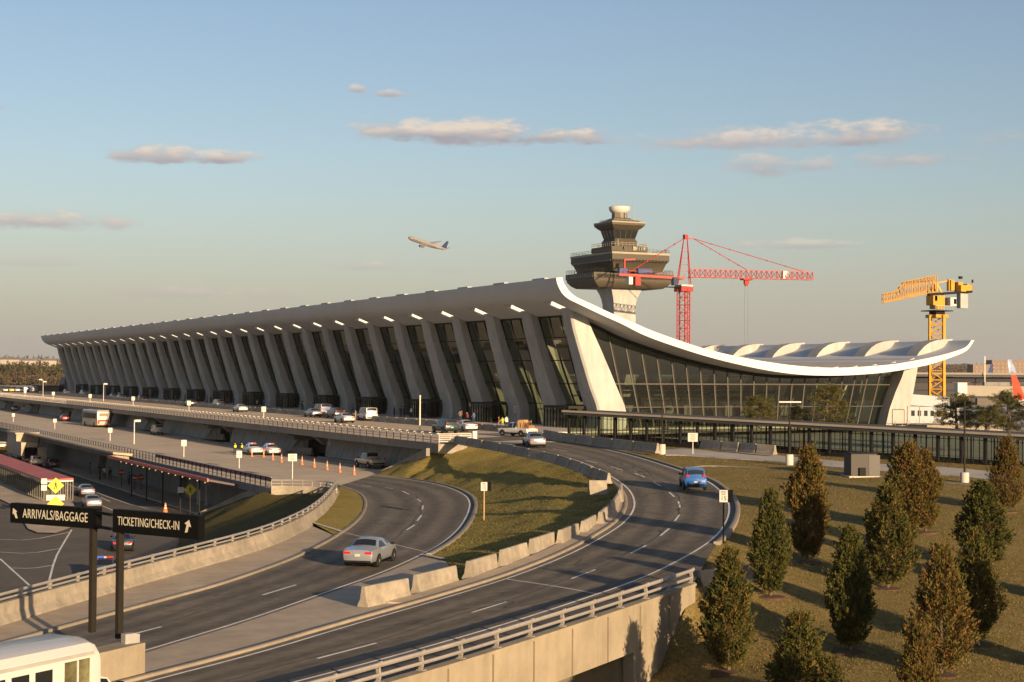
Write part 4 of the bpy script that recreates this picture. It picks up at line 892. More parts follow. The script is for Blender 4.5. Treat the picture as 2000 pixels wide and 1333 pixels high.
mb = MB(); mb.hexa([(-2.4, -55, .15), (.2, -55, -.15), (.2, 22, -.15), (-2.4, 22, .15), (-2.4, -55, .4), (.2, -55, .15), (.2, 22, .15), (-2.4, 22, .4)]); mb.build('canopy_slab', pave, can2)
mb = MB(); mb.box((-1.4, -54, -.35), (2.4, .5, .6)); mb.box((-1.4, 20, -.5), (2.6, .6, .8)); mb.build('bracket', conc_br, can2)
# stair or lift head beside the rail
mb = MB(); mb.box((43.2, 282, -4.0), (3.6, 10, 1.4)); mb.box((43.2, 282, -3.2), (4.0, 10.6, .25)); mb.box((42.6, 279, -5.6), (2.6, 16, 2.2)); mb.box((43.6, 272, -6.6), (3.6, 2, 2.6)); o = mb.build('stair_head', pave); tag(o, 'boxy beige concrete stair head built against edge of the middle road', 'building')
# ------------------------------------------------------------------ jersey barriers
def jersey_mesh():
    mb = MB(); half = [(.30, 0), (.30, .08), (.17, .28), (.10, .78), (.075, .82)]
    prof = half+[(-a, b_) for a, b_ in half[::-1]]
    X = [-.5, -.49, .49, .5]; R = []
    for x in X:
        k = .97 if abs(x) == .5 else 1.
        R.append([(x, y*k, z*k if z > .7 else z) for y, z in prof])
    mb.loft(R, True, True); o = mb.build('jersey_barrier', conc_br, smooth=25); me = o.data; bpy.data.objects.remove(o)
    return me
JM = jersey_mesh(); nbar = 0
def jersey(a, b_, label, group, hgt=1.):
    a, b_ = Vector(a), Vector(b_); d = b_-a; o = bpy.data.objects.new('jersey_barrier', JM); COL.objects.link(o)
    o.location = (a+b_)/2-Vector((0, 0, .01)); ln = max(d.length-(0.75 if 'between' in group else .25), .6); o.scale = (ln, 1, hgt); o.rotation_euler = (random.uniform(-.03, .03), -math.atan2(d.z, Vector((d.x, d.y)).length), math.atan2(d.y, d.x)+random.uniform(-.035, .035))
    tag(o, label, 'barrier', group); return o
near = [((699, 1188), (803, 1166), -3.05), ((806, 1163), (893, 1139), -3.0), ((905, 1134), (973, 1114), -2.88), ((976, 1110), (1030, 1091), -2.72), ((1033, 1087), (1085, 1068), -2.6), ((1087, 1068), (1132, 1051), -2.45), ((1135, 1047), (1167, 1030), -2.3), ((1169, 1028), (1194, 1008), -2.1), ((1196, 1006), (1209, 984), -1.85), ((1210, 982), (1212, 964), -1.6)]
for k, (p, q, z) in enumerate(near):
    sfx = ', nearest the camera' if k == 0 else ''
    jersey(G(*p, z), G(*q, z), f'sunlit cream concrete barrier, {ordn(k)} of the row between the ramps{sfx}', 'barriers between the ramps', 1.12 if k < 6 else 1.05)
jersey(G(1140, 966, -1.4), G(1193, 966, -1.45), 'single concrete barrier set across the grass at the bend of upper ramp', 'barriers between the ramps', 1.25)
up_row = [(1190, 945, -1.2), (1172, 937, -1.08), (1157, 932, -.98), (1137, 923, -.85), (1116, 915, -.74), (1090, 907, -.6), (1063, 900, -.48), (1033, 894, -.36), (1006, 888, -.25), (978, 882, -.15), (944, 876, -.06), (915, 871, 0), (890, 866, 0)]
for k, (p, q) in enumerate(zip(up_row, up_row[1:])): jersey(G(*p), G(*q), f'grey concrete barrier at top of the mound, {ordn(k)} from the bend', 'barriers along the mound top')
rr = [(1062, 856, 0), (1092, 862, -.05), (1127, 867, -.1), (1160, 871.5, -.15), (1197, 876, -.2), (1238, 881, -.22), (1286, 886, -.25)]
for k, (p, q) in enumerate(zip(rr, rr[1:])): jersey(G(*p), G(*q), f'concrete barrier on right of the upper ramp, {ordn(k)} from the terminal end', 'barriers right of the ramp', 1.2)
rr = [(1355, 876, -.15), (1394, 880, -.18), (1430, 883, -.2), (1463, 886, -.22), (1500, 889, -.25)]
for k, (p, q) in enumerate(zip(rr, rr[1:])): jersey(G(*p)+Vector((1.2, .4, 0)), G(*q)+Vector((1.2, .4, 0)), f'dark shaded barrier against the glazed walkway, {ordn(k)} from left', 'barriers against the walkway', 1.1)
for k in range(96):
    v = 172+k*3.75
    jersey((86.3, v, .0), (86.3, v+3.6, .0), f'shaded barrier along the terminal kerb, {ordn(k)} from the near end of its row', 'barriers along the terminal kerb')
for p, q, z, lb in [((569, 887), (611, 889), Z_MID, 'pale sunlit barrier before the first opening under the deck'), ((541, 886), (558, 888), Z_MID, 'grey concrete barrier just left of the sunlit block under the deck'), ((402, 856), (437, 860), Z_MID, 'pale barrier before the second opening under the deck'), ((262, 833), (292, 836), Z_MID, 'pale barrier before the third opening under the deck'), ((107, 812), (128, 813), Z_MID, 'pale barrier before the far opening beside the red-tailed car')]:
    jersey(G(*p, z), G(*q, z), lb, 'barriers at the deck openings', 1.15)
jersey(G(1362, 1148, -3.0), G(1476, 1134, -2.9), 'concrete barrier lying in the grass behind the front cedar', 'barriers on the slope', 1.0)
# concrete base of the big signs and its cabinet
mb = MB(); a = G(283, 1318, -3.18); dS = (PA_in[6]-PA_in[3]); dS.z = 0; dS.normalize(); nS = Vector((-dS.y, dS.x, 0))
mb.hexa([a, a+nS*.9, a+nS*.9-dS*5.6, a-dS*5.6]+[p+Vector((0, 0, 1.1)) for p in (a, a+nS*.9, a+nS*.9-dS*5.6, a-dS*5.6)]); o = mb.build('sign_base', conc_face); tag(o, 'cream concrete block on the median carrying the black direction signs', 'concrete block')
mb = MB(); c = a+nS*.45-dS*.32+Vector((0, 0, 1.1)); mb.box(c+Vector((0, 0, .17)), (.44, .3, .34), 0, .3); mb.box(c+dS*.22-nS*.1+Vector((0, 0, .15)), (.2, .25, .3), 0, .3); o = mb.build('electrical_cabinet', mat('cabinet_grey', (.26, .26, .25), .6, .1, 3)); tag(o, 'small grey electrical cabinet on top of the concrete sign block', 'cabinet')
# utility kiosk by the walkway
mb = MB(); p = (onslope(1694, 932) or G(1694, 929, -.45))-Vector((0, 0, .05)); yw = math.atan2(-.4353, .9)+.1
mb.box(p+Vector((0, .9, .95)), (2.1, 1.9, 1.9), 0, yw); mb.box(p+Vector((0, .9, 1.93)), (2.25, 2.05, .08), 2, yw); mb.box(p+Vector((0, .9, .05)), (2.6, 2.5, .16), 1, yw)
for s in (-.5, .5): mb.box(p+Vector((s*.95, -.08-s*.42, .95)), (.9, .04, 1.7), 3, yw)
mb.box(p+Vector((.1, -.12, 1.2)), (.08, .08, .14), 1, yw); mb.box(p+Vector((-.5, .0, .45)), (.5, .25, .7), 2, yw)
o = mb.build('utility_kiosk', [mat('kiosk_grey', (.034, .032, .029), .6, .08, 1), walk_conc, dark_metal, mat('kiosk_door', (.038, .036, .032), .5, .06, 1)]); tag(o, 'grey metal utility kiosk standing on a slab before the glazed walkway', 'kiosk')
# ------------------------------------------------------------------ glazed walkway
WP = Vector((83.9, 158.6, 0)); WD = Vector((.277, -.9609, 0)); WN = Vector((.9609, .277, 0)); WL = 125
def wz(t): return .02-.0155*t
walk = empty('glazed_walkway', WP, 0, 'long dark glazed walkway with flat roof running right from the terminal', 'walkway')
def wq(t, s, z): return WD*t+WN*s+Vector((0, 0, wz(t)+z))
def wbox(mb, t0, t1, s0, s1, z0, z1, m=0): mb.hexa([wq(t0, s0, z0), wq(t0, s1, z0), wq(t1, s1, z0), wq(t1, s0, z0), wq(t0, s0, z1), wq(t0, s1, z1), wq(t1, s1, z1), wq(t1, s0, z1)], m)
mb = MB(); wbox(mb, -.5, WL, -.45, 5.5, 2.72, 3.02); mb.build('roof_fascia', mat('fascia_dark', (.05, .047, .042), .5, .1, 1), walk)
mb = MB(); wbox(mb, -.6, WL, -.25, 5.6, 3.02, 3.14); mb.build('roof', mat('walk_roof', (.05, .046, .04), .9, .15, .5), walk)
mb = MB(); wbox(mb, -.62, WL, -.56, -.27, 3.02, 3.22); mb.build('roof_edge', mat('walk_edge_lit', (.36, .32, .26), .8, .08, .5), walk)  # pale strip colours in the sunlit top edge of the fascia
mb = MB(); wbox(mb, 0, WL, -.05, .15, -.6, .45); wbox(mb, 0, WL, 4.85, 5.05, -.6, .45); mb.build('sill_wall', bronze, walk)
mb = MB(); wbox(mb, 0, WL, .15, 4.85, -.6, .02); mb.build('floor', interior_floor, walk)
pm = wm = None
for k in range(52):
    t = k*2.4
    if t > WL: break
    if pm is None:
        mb = MB(); mb.box((0, -.04, 1.55), (.26, .26, 2.5)); o = mb.build('post', dark_metal, walk); pm = o.data
    else: o = bpy.data.objects.new('post', pm); COL.objects.link(o); o.parent = walk
    o.location = wq(t, .05, 0); o.rotation_euler.z = math.atan2(WD.y, WD.x)
    mb = MB()
    for q in (.6, 1.2, 1.8): mb.bar((q, 0, .45), (q, 0, 2.72), .05, .07)
    mb.bar((0, 0, 2.45), (2.4, 0, 2.45), .05); mb.bar((0, 0, .9), (2.4, 0, .9), .03); 
    g = MB(); g.poly([(0.1, .03, .45), (2.3, .03, .45), (2.3, .03, 2.72), (0.1, .03, 2.72)])
    if wm is None: go = g.build('window', walk_glass, walk, recalc=False); fo = mb.build('window_frame', dark_metal, go); wm = (go.data, fo.data)
    else:
        go = bpy.data.objects.new('window', wm[0]); COL.objects.link(go); go.parent = walk; fo = bpy.data.objects.new('window_frame', wm[1]); COL.objects.link(fo); fo.parent = go
    go.location = wq(t, .04, 0); go.rotation_euler.z = math.atan2(WD.y, WD.x)
mb = MB()
for k in range(52): t = k*2.4+.3; mb.bar(wq(t, 4.95, .4), wq(t, 4.95, 2.8), .10)
mb.build('rear_frame', dark_metal, walk)
mb = MB(); mb.poly([wq(0, 4.9, .4), wq(WL, 4.9, .4), wq(WL, 4.9, 2.75), wq(0, 4.9, 2.75)]); mb.build('rear_glazing', walk_glass, walk, recalc=False)
mb = MB(); mb.poly([wq(-.02, 0, .1), wq(-.02, 4.9, .1), wq(-.02, 4.9, 2.75), wq(-.02, 0, 2.75)]); mb.build('end_glazing', walk_glass, walk, recalc=False)
# terrace railing near the rear column
mb = MB(); p = Vector((149, 181.5, -.2)); 
for k in range(9): mb.bar(p+Vector((k*1.3, 0, 0)), p+Vector((k*1.3, 0, 1.1)), .06)
for z in (.4, .75, 1.1): mb.bar(p+Vector((0, 0, z)), p+Vector((10.4, 0, z)), .05)
mb.bar(p+Vector((2.0, -.3, 0)), p+Vector((2.0, -.3, 3.2)), .14); mb.bar(p+Vector((4.2, -.3, 0)), p+Vector((4.2, -.3, 3.2)), .10); mb.bar(p+Vector((2.0, -.3, 3.2)), p+Vector((4.2, -.3, 3.2)), .08)
o = mb.build('terrace_railing', rail_metal); tag(o, 'thin pale railing beside foot of the rear lit column', 'railing')
mb = MB(); mb.box((158, 181, -.1), (14, 8, 1.0)); o = mb.build('planter_wall', conc); tag(o, 'low tan concrete planter wall right of the rear column foot', 'wall')
# ================================================================== VEHICLES
GLS = [(.9, .02)]
CT = {
 'sedan': dict(st=[(-2.40, .70, .42, .78, .58, .80), (-2.34, .82, .30, .93, .70, .96), (-1.85, .89, .24, 1.0, .74, 1.04), (-1.30, .91, .22, 1.0, .74, 1.08), (-.72, .92, .22, .98, .60, 1.40), (0, .92, .22, .97, .61, 1.46), (.42, .92, .22, .96, .60, 1.41), (1.22, .91, .22, .93, .74, 1.02), (1.9, .88, .25, .86, .70, .90), (2.3, .80, .32, .70, .62, .75), (2.42, .62, .40, .62, .52, .65)], rear=(3, 4), ws=(6, 7), side=[(-1.12, -.58, -.42, -.40), (-.34, -.36, .44, 1.02)], r=.33, ax=(-1.38, 1.42), tail=(-2.355, .84, .56, .16, .30)),
 'suv': dict(st=[(-2.30, .80, .45, 1.0, .74, 1.02), (-2.26, .90, .38, 1.05, .76, 1.10), (-2.22, .91, .36, 1.06, .72, 1.30), (-2.08, .92, .34, 1.06, .70, 1.72), (-1.2, .93, .32, 1.05, .71, 1.80), (.1, .93, .32, 1.04, .71, 1.79), (.62, .93, .32, 1.03, .70, 1.72), (1.28, .92, .32, 1.02, .76, 1.12), (1.95, .90, .36, .98, .74, 1.02), (2.25, .84, .42, .86, .66, .90), (2.34, .70, .46, .74, .58, .78)], rear=(2, 3), ws=(6, 7), side=[(-2.0, -1.95, -1.2, -1.2), (-1.1, -1.1, -.35, -.35), (-.25, -.25, .6, 1.1)], r=.37, ax=(-1.35, 1.45), tail=(-2.285, .84, .98, .22, .16)),
 'van': dict(st=[(-2.50, .86, .45, 1.05, .82, 1.1), (-2.48, .94, .36, 1.08, .84, 1.5), (-2.40, .95, .34, 1.08, .82, 2.0), (-1., .96, .32, 1.08, .83, 2.08), (.9, .96, .32, 1.06, .82, 2.04), (1.15, .96, .32, 1.05, .80, 1.95), (1.75, .95, .32, 1.04, .78, 1.15), (2.25, .92, .36, .95, .74, 1.0), (2.5, .84, .42, .80, .66, .84), (2.56, .7, .5, .7, .55, .72)], rear=(1, 2), ws=(5, 6), side=[(-2.3, -2.3, -1.2, -1.2), (-1.05, -1.05, .1, .1), (.25, .25, 1.0, 1.5)], r=.36, ax=(-1.55, 1.6), tail=(-2.51, .90, .95, .12, .40)),
 'pickup': dict(st=[(-2.75, .86, .55, 1.02, .80, 1.04), (-2.70, .94, .45, 1.06, .82, 1.08), (-.95, .95, .42, 1.06, .82, 1.08), (-.85, .95, .42, 1.06, .76, 1.30), (-.72, .95, .42, 1.06, .70, 1.76), (.2, .95, .42, 1.05, .70, 1.80), (.55, .95, .42, 1.05, .70, 1.74), (1.15, .95, .42, 1.04, .78, 1.14), (2.0, .94, .44, 1.02, .78, 1.06), (2.55, .90, .5, .92, .72, .96), (2.65, .8, .55, .8, .66, .84)], rear=(3, 4), ws=(6, 7), side=[(-.68, -.62, -.15, -.15), (-.05, -.05, .52, .95)], r=.40, ax=(-1.7, 1.7), tail=(-2.735, .86, .85, .12, .34))}
CARM = {}
def car_meshes(kind):
    if kind in CARM: return CARM[kind]
    T = CT[kind]; st = T['st']; mb = MB(); R = []
    for x, w, zb, zs, wt, zt in st:
        h = [(w-.14, zb), (w-.03, zb+.16), (w, (zb+zs)/2+.06), (w-.03, zs), (wt, zt-.05), (wt-.12, zt), (0, zt+.025)]
        R.append([(x, 0, zb)]+[(x, y, z) for y, z in h]+[(x, -y, z) for y, z in h[:-1][::-1]])
    mb.loft(R, True, True, 0)
    r = T['r']; wm = max(s[1] for s in st)
    for ax in T['ax']:
        for s in (-1, 1):
            n = 14; y = s*(wm-.015); c = [(ax+(r+.07)*math.cos(2*PI*k/n), y+s*.018, r+(r+.07)*math.sin(2*PI*k/n)) for k in range(n) if math.sin(2*PI*k/n) > -.35]
            mb.poly(c, 1)
    mb.box((0, 0, st[4][2]+.02), (st[-1][0]-st[0][0]-.7, 2*wm-.12, .14), 1)
    b_ = mb.build('body', [dark_metal, black_p], smooth=38)
    def sf(x):      # section at x
        i = max(0, min(len(st)-2, next((k for k in range(len(st)-1) if st[k+1][0] >= x), len(st)-2))); a, c = st[i], st[i+1]; t = (x-a[0])/(c[0]-a[0]); return [p+(q-p)*t for p, q in zip(a, c)]
    def top(i, e=.012, k=.86): x, w, zb, zs, wt, zt = st[i]; return (x, (wt-.10)*k, zt+e)
    glass = []
    def pane(i, j, nx):
        A, B = st[i], st[j]; m = MB(); G_ = []
        for t in (.10, .5, .93):
            row = []
            for q in (-1, -.5, 0, .5, 1):
                wt = A[4]+(B[4]-A[4])*t; zt = A[5]+(B[5]-A[5])*t; x = A[0]+(B[0]-A[0])*t; y = q*(wt-.06)
                ay = abs(y); z = zt+.025*(1-ay/max(wt-.12, .01)) if ay < wt-.12 else zt-.05*(ay-wt+.12)/.12
                row.append((x+nx*.012, y, z+.014))
            G_.append(row)
        m.loft(G_, False, False); return m
    glass.append(('windscreen', pane(T['ws'][1], T['ws'][0], 1))); glass.append(('rear_window', pane(T['rear'][0], T['rear'][1], -1)))
    for s in (-1, 1):
        for (xb0, xt0, xt1, xb1) in T['side']:
            m = MB(); P = []
            for x, top_ in ((xb0, 0), (xb1, 0), (xt1, 1), (xt0, 1)):
                q = sf(x); z0, z1 = q[3]+.02, q[5]-.10; y0, y1 = q[1]-.03, q[4]
                zz = z1 if top_ else z0; zz = max(zz, z0+.01); t = (zz-q[3])/max(q[5]-.05-q[3], .05); P.append((x, s*(y0+(y1-y0)*t+.014), zz))
            m.poly(P); glass.append(('side_window', m))
    gm = [(n, m.build(n, car_glass, recalc=False)) for n, m in glass]
    tl = T['tail']; lights = []
    for s in (-1, 1):
        m = MB(); m.box((tl[0], s*(tl[1]-tl[3]/2-(.16 if kind == 'sedan' else .06)), (tl[2]+.28 if kind != 'sedan' else .82)), (.10, tl[3]+(.22 if kind == 'sedan' else 0), (.13 if kind == 'sedan' else tl[4]))); lights.append(m.build('tail_light', tail_red))
        m = MB(); f = st[-2]; m.box((f[0]+.03, s*(f[1]-.22), f[3]-.04), (.12, .3, .13)); lights.append(m.build('headlight', sign_white))
    m = MB(); m.box((st[0][0]-.02, 0, .70 if kind == 'sedan' else .75), (.03, .30, .14)); pl = m.build('licence_plate', mat('plate_grey', (.4, .4, .38), .5, 0))
    m = MB(); m.box((st[0][0]+.03, 0, st[0][2]-(.06 if kind == 'sedan' else -.06)), (.16, 1.45, .10 if kind == 'sedan' else .16)); bm = m.build('bumper', dark_metal)
    m = MB()
    wh = MB(); wh.lathe([(r*.62, -.11), (r*.96, -.11), (r, -.07), (r, .07), (r*.96, .11), (r*.62, .11)], axis='y', n=18); who = wh.build('wheel', rubber, smooth=40)
    rm = MB(); rm.lathe([(r*.1, -.115), (r*.63, -.10), (r*.63, .10), (r*.1, .115)], axis='y', n=12); rmo = rm.build('rim', rim_m)
    mi = MB(); mi.box((st[T['ws'][0]][0]+.45, .98, st[5][3]+.10), (.12, .18, .13)); mi2 = MB(); mi2.box((st[T['ws'][0]][0]+.45, -.98, st[5][3]+.10), (.12, .18, .13))
    mo = [mi.build('mirror', dark_metal), mi2.build('mirror', dark_metal)]
    res = dict(body=b_.data, parts=[(n, o.data) for n, o in gm]+[(o.name.split('.')[0], o.data) for o in lights]+[('licence_plate', pl.data), ('bumper', bm.data)]+[('mirror', o.data) for o in mo], wheel=who.data, rim=rmo.data, T=T, wm=wm)
    for o in [b_, pl, bm, who, rmo]+[o for n, o in gm]+lights+mo: bpy.data.objects.remove(o)
    CARM[kind] = res; return res
def paint(name, c, metal=.0, rough=.28):
    if name in MATS: return MATS[name]
    m = bpy.data.materials.new(name); m.use_nodes = True; b_ = m.node_tree.nodes['Principled BSDF']; b_.inputs['Base Color'].default_value = (*c, 1); b_.inputs['Roughness'].default_value = rough; b_.inputs['Metallic'].default_value = metal; b_.inputs['Coat Weight'].default_value = .35; b_.inputs['Coat Roughness'].default_value = .08
    MATS[name] = m; return m
PAINT = {'silver': ('p_silver', (.27, .29, .32), .4), 'white': ('p_white', (.50, .50, .50), 0), 'blue': ('p_blue', (.012, .085, .30), .1), 'black': ('p_black', (.015, .016, .02), 0), 'dark': ('p_dark', (.04, .045, .055), .2), 'teal': ('p_teal', (.02, .045, .045), .1), 'yellow': ('p_yellow', (.80, .42, .02), 0), 'red': ('p_red', (.32, .02, .02), 0), 'grey': ('p_grey', (.22, .23, .24), .3), 'gold': ('p_gold', (.42, .37, .28), .3), 'navy': ('p_navy', (.03, .05, .11), .2)}
def link(me, name, par, loc=None):
    o = bpy.data.objects.new(name, me); COL.objects.link(o); o.parent = par
    if loc: o.location = loc
    return o
CTR = mat('white_rear', (.72, .72, .70), .4, .03, 1)
def car(kind, pos, yaw, colour, label, name='car', cat='car', group=None, light_bar=False, scale=1., pitch=0.):
    D = car_meshes(kind); root = empty(name, pos, yaw, label, cat, group); root.rotation_euler = (0, pitch, yaw); root.scale = (scale,)*3
    bo = link(D['body'], 'body', root); bo.material_slots[0].link = 'OBJECT'; bo.material_slots[0].material = paint(*PAINT[colour])
    for n, me in D['parts']: link(me, n, root)
    T = D['T']
    for ax in T['ax']:
        for s in (-1, 1):
            w = link(D['wheel'], 'wheel', root, (ax, s*(D['wm']-.09), T['r'])); link(D['rim'], 'rim', w)
    if light_bar:
        mb = MB(); mb.box((-.1, -.33, 1.53), (.3, .5, .12), 0); mb.box((-.1, .33, 1.53), (.3, .5, .12), 1); mb.box((-.1, 0, 1.52), (.26, .2, .1), 2); mb.build('light_bar', [red_p, mat('bar_blue', (.05, .1, .5), .3, 0), sign_white], root)
    return root
AWAY = PI/2
def tang(P, Q, p):
    i = upto(P, p); i = max(2, min(len(P)-3, i)); d = P[i+2]-P[i-2]; j = upto(Q, p); j = max(2, min(len(Q)-3, j)); e = Q[j+2]-Q[j-2]; v = d.normalized()+e.normalized(); return math.atan2(v.y, v.x), v.z/2
def oncurve(px, py, z, P, Q):
    p = G(px, py, z); a, s = tang(P, Q, p); return p, a, -s
p, a, s = oncurve(724, 1101, -3.21, PB_l, PB_r); car('sedan', p+Vector((0, 0, .01)), a-.05, 'silver', 'silver sedan driving away on the near ramp with bright red tail lights', pitch=s*.5)
p, a, s = oncurve(1353, 955, -1.2, PA_in, PA_out); car('suv', p+Vector((0, 0, .02)), a, 'blue', 'bright blue SUV climbing the upper ramp round the bend', cat='SUV', pitch=s, scale=.9)
p, a, s = oncurve(1043, 873, -.2, PA_in, PA_out); car('sedan', p+Vector((0, 0, .02)), a-.2, 'silver', 'silver sedan with sunlit white rear entering the upper deck beside barriers', pitch=s)
def put(kind, px, py, z, col, label, yaw=AWAY, **k): return car(kind, G(px, py, z), yaw, col, label, **k)
put('suv', 869, 846, 0, 'teal', 'dark green SUV stopped at the kerb on the upper deck, right of lamp pole', cat='SUV', yaw=1.56)
put('sedan', 908, 843, 0, 'white', 'white sedan beside the dark green SUV on the upper deck', yaw=1.52)
put('sedan', 672, 826, 0, 'white', 'white sedan with glowing sunlit rear behind the deck rail', yaw=1.56)
v_ = put('van', 717, 822, 0, 'white', 'white van with its rear door open on the upper deck', name='van', cat='van', yaw=1.50)
put('suv', 655, 818, 0, 'black', 'black SUV parked before the terminal kerb left of the white van', cat='SUV', yaw=1.56)
put('van', 628, 812, 0, 'navy', 'dark blue van half hidden behind the black SUV', name='van', cat='van', yaw=1.54)
put('sedan', 611, 815, 0, 'silver', 'small silver car left of the dark van on the upper deck', yaw=1.56)
put('sedan', 469, 805, 0, 'white', 'white car seen above the deck rail, alone left of middle', yaw=1.54)
put('suv', 426, 797, 0, 'grey', 'grey SUV at the kerb with bluish rear window, upper deck', cat='SUV', yaw=1.52)
put('sedan', 372, 794, 0, 'dark', 'low dark car just above the rail near the middle-left sign', yaw=1.54)
put('sedan', 277, 783, 0, 'black', 'black car with red lights on the far upper deck', yaw=1.54)
put('sedan', 236, 781, 0, 'silver', 'pale silver car on far upper deck right of the tall lamp', yaw=1.62)
put('sedan', 222, 779, 0, 'grey', 'grey car tight behind the pale silver one on the far deck', yaw=1.58)
put('suv', 163, 774, 0, 'silver', 'silver SUV left of the tall lamp on far upper deck', cat='SUV', yaw=1.62)
put('suv', 130, 772, 0, 'white', 'white SUV with red brake lights on the far upper deck', cat='SUV', yaw=1.50)
put('van', 66, 768, 0, 'grey', 'long grey van at the far left of the upper deck', name='van', cat='van', yaw=1.62)
put('van', 50, 767, 0, 'navy', 'blue van left of the long grey one, far upper deck', name='van', cat='van', yaw=1.54)
for k, (x, c, lb) in enumerate([(34, 'white', 'tiny white car in the far left queue'), (22, 'yellow', 'tiny yellow taxi in the far left queue'), (10, 'gold', 'tiny gold car at the frame edge in the far left queue')]): put('sedan', x, 766, 0, c, lb, yaw=1.50, group='far queue of cars')
put('sedan', 491, 888, Z_MID, 'white', 'white police car with red and blue roof lights beside two officers', name='police_car', cat='police car', light_bar=True, yaw=1.60)
put('sedan', 526, 889, Z_MID, 'white', 'white police car parked in front, right of its twin', name='police_car', cat='police car', light_bar=True, yaw=1.60)
put('pickup', 722, 914, Z_MID, 'gold', 'tan pickup truck with sunlit tailgate near foot of the deck wall', name='pickup_truck', cat='pickup', yaw=1.60)
put('van', 306, 849, Z_MID, 'silver', 'silver minivan with lit red tail lights on the middle road', name='van', cat='van', yaw=1.52, scale=.85)
put('sedan', 126, 823, Z_MID, 'red', 'dark red car with glowing tail left of the coach', yaw=1.56)
put('suv', 49, 804, Z_MID, 'white', 'white SUV under the far left of the deck', cat='SUV', yaw=1.50)
put('sedan', 30, 803, Z_MID, 'silver', 'silver car left of the white SUV under the deck', yaw=1.56)
put('sedan', 62, 804, Z_MID, 'gold', 'beige car right of the white SUV under the deck', yaw=1.50)
put('sedan', 167, 969, Z_LOW, 'grey', 'grey sedan with red tail lights passing right end of the red shelter', yaw=1.51)
put('sedan', 179, 992, Z_LOW, 'silver', 'silver sedan with red lights directly behind the arrivals sign top', yaw=1.50)
put('sedan', 240, 1074, Z_LOW, 'black', 'black sedan on the lower road seen between the two sign posts', yaw=1.35)
put('sedan', 206, 1128, Z_LOW, 'black', 'dark police car with roof light bar hidden by the parapet rail', name='police_car', cat='police car', light_bar=True, yaw=1.25)
put('sedan', 103, 914, Z_LOW, 'dark', 'dark blue sedan waiting on the lower road by the wall', yaw=1.51)
put('suv', 69, 912, Z_LOW, 'gold', 'beige SUV half hidden by the red shelter roof', cat='SUV', yaw=1.50)
put('sedan', 55, 906, Z_LOW, 'black', 'black car with bright roof behind the red shelter', yaw=1.50)
put('sedan', 47, 896, Z_LOW, 'yellow', 'yellow taxi cab standing by the grey lower wall', name='taxi', cat='taxi', yaw=1.56)
put('van', 3, 884, Z_LOW, 'yellow', 'orange-yellow taxi van cut by the left frame edge', name='taxi', cat='taxi', yaw=1.50)
# tow truck
tw = car('pickup', G(1010, 853, 0), 1.86, 'white', 'white tow truck with crane gear on its bed, side on', name='tow_truck', cat='tow truck', scale=.95)
mb = MB(); mb.box((-1.0, 0, 1.5), (.12, 1.8, .9)); mb.bar((-1.0, 0, 1.2), (-2.5, 0, 1.95), .18); mb.bar((-1.6, .6, 1.1), (-1.9, .6, 1.8), .12); mb.bar((-2.5, 0, 1.9), (-2.6, 0, 1.0), .05); mb.box((-1.7, -.3, 1.25), (1.2, .9, .35)); mb.box((-1.0, 0, 2.0), (.3, 1.5, .14)); mb.build('boom', mat('tow_gear', (.28, .17, .08), .6, .4, 4), tw)
# coach
def coach(loc, yaw, label):
    r = empty('coach', loc, yaw, label, 'bus'); mb = MB()
    S_ = [(-5.9, 1.20, .5, 3.1), (-5.75, 1.27, .4, 3.4), (5.6, 1.27, .4, 3.4), (5.95, 1.18, .5, 3.0)]
    mb.loft([[(x, -w, z0), (x, w, z0), (x, w, z1-.25), (x, w-.25, z1), (x, -w+.25, z1), (x, -w, z1-.25)] for x, w, z0, z1 in S_], True, True); mb.build('body', paint('p_coach', (.30, .265, .21), .1, .3), r, smooth=40)
    for s in (-1, 1):
        m = MB(); m.poly([(-5.2, s*1.28, 1.7), (5.3, s*1.28, 1.7), (5.3, s*1.28, 2.75), (-5.2, s*1.28, 2.75)]); m.build('side_window', car_glass, r, recalc=False)
        m = MB(); m.box((-5.92, s*.98, 1.0), (.12, .3, .5)); m.build('tail_light', tail_red, r)
        for x in (-3.6, 3.6): m = MB(); m.lathe([(.3, -.14), (.5, -.14), (.5, .14), (.3, .14)], (x, s*1.18, .5), axis='y', n=16); m.build('wheel', rubber, r)
    m = MB(); m.box((-5.88, 0, 2.2), (.1, 2.1, 1.6), 0); m.build('rear_panel', paint('p_coachw', (.55, .54, .50), 0, .2), r); m = MB(); m.box((-5.93, 0, 1.35), (.06, 2.2, .34)); m.build('stripe', red_p, r); m = MB(); m.poly([(-5.95, -.85, 2.2), (-5.95, .85, 2.2), (-5.95, .85, 2.8), (-5.95, -.85, 2.8)]); m.build('rear_window', mat('coach_glass', (.25, .20, .15), .1, 0), r, recalc=False); return r
coach(Vector((63.4, 322, Z_MID)), AWAY+.06, 'beige motor coach with shiny white and red rear under the deck')
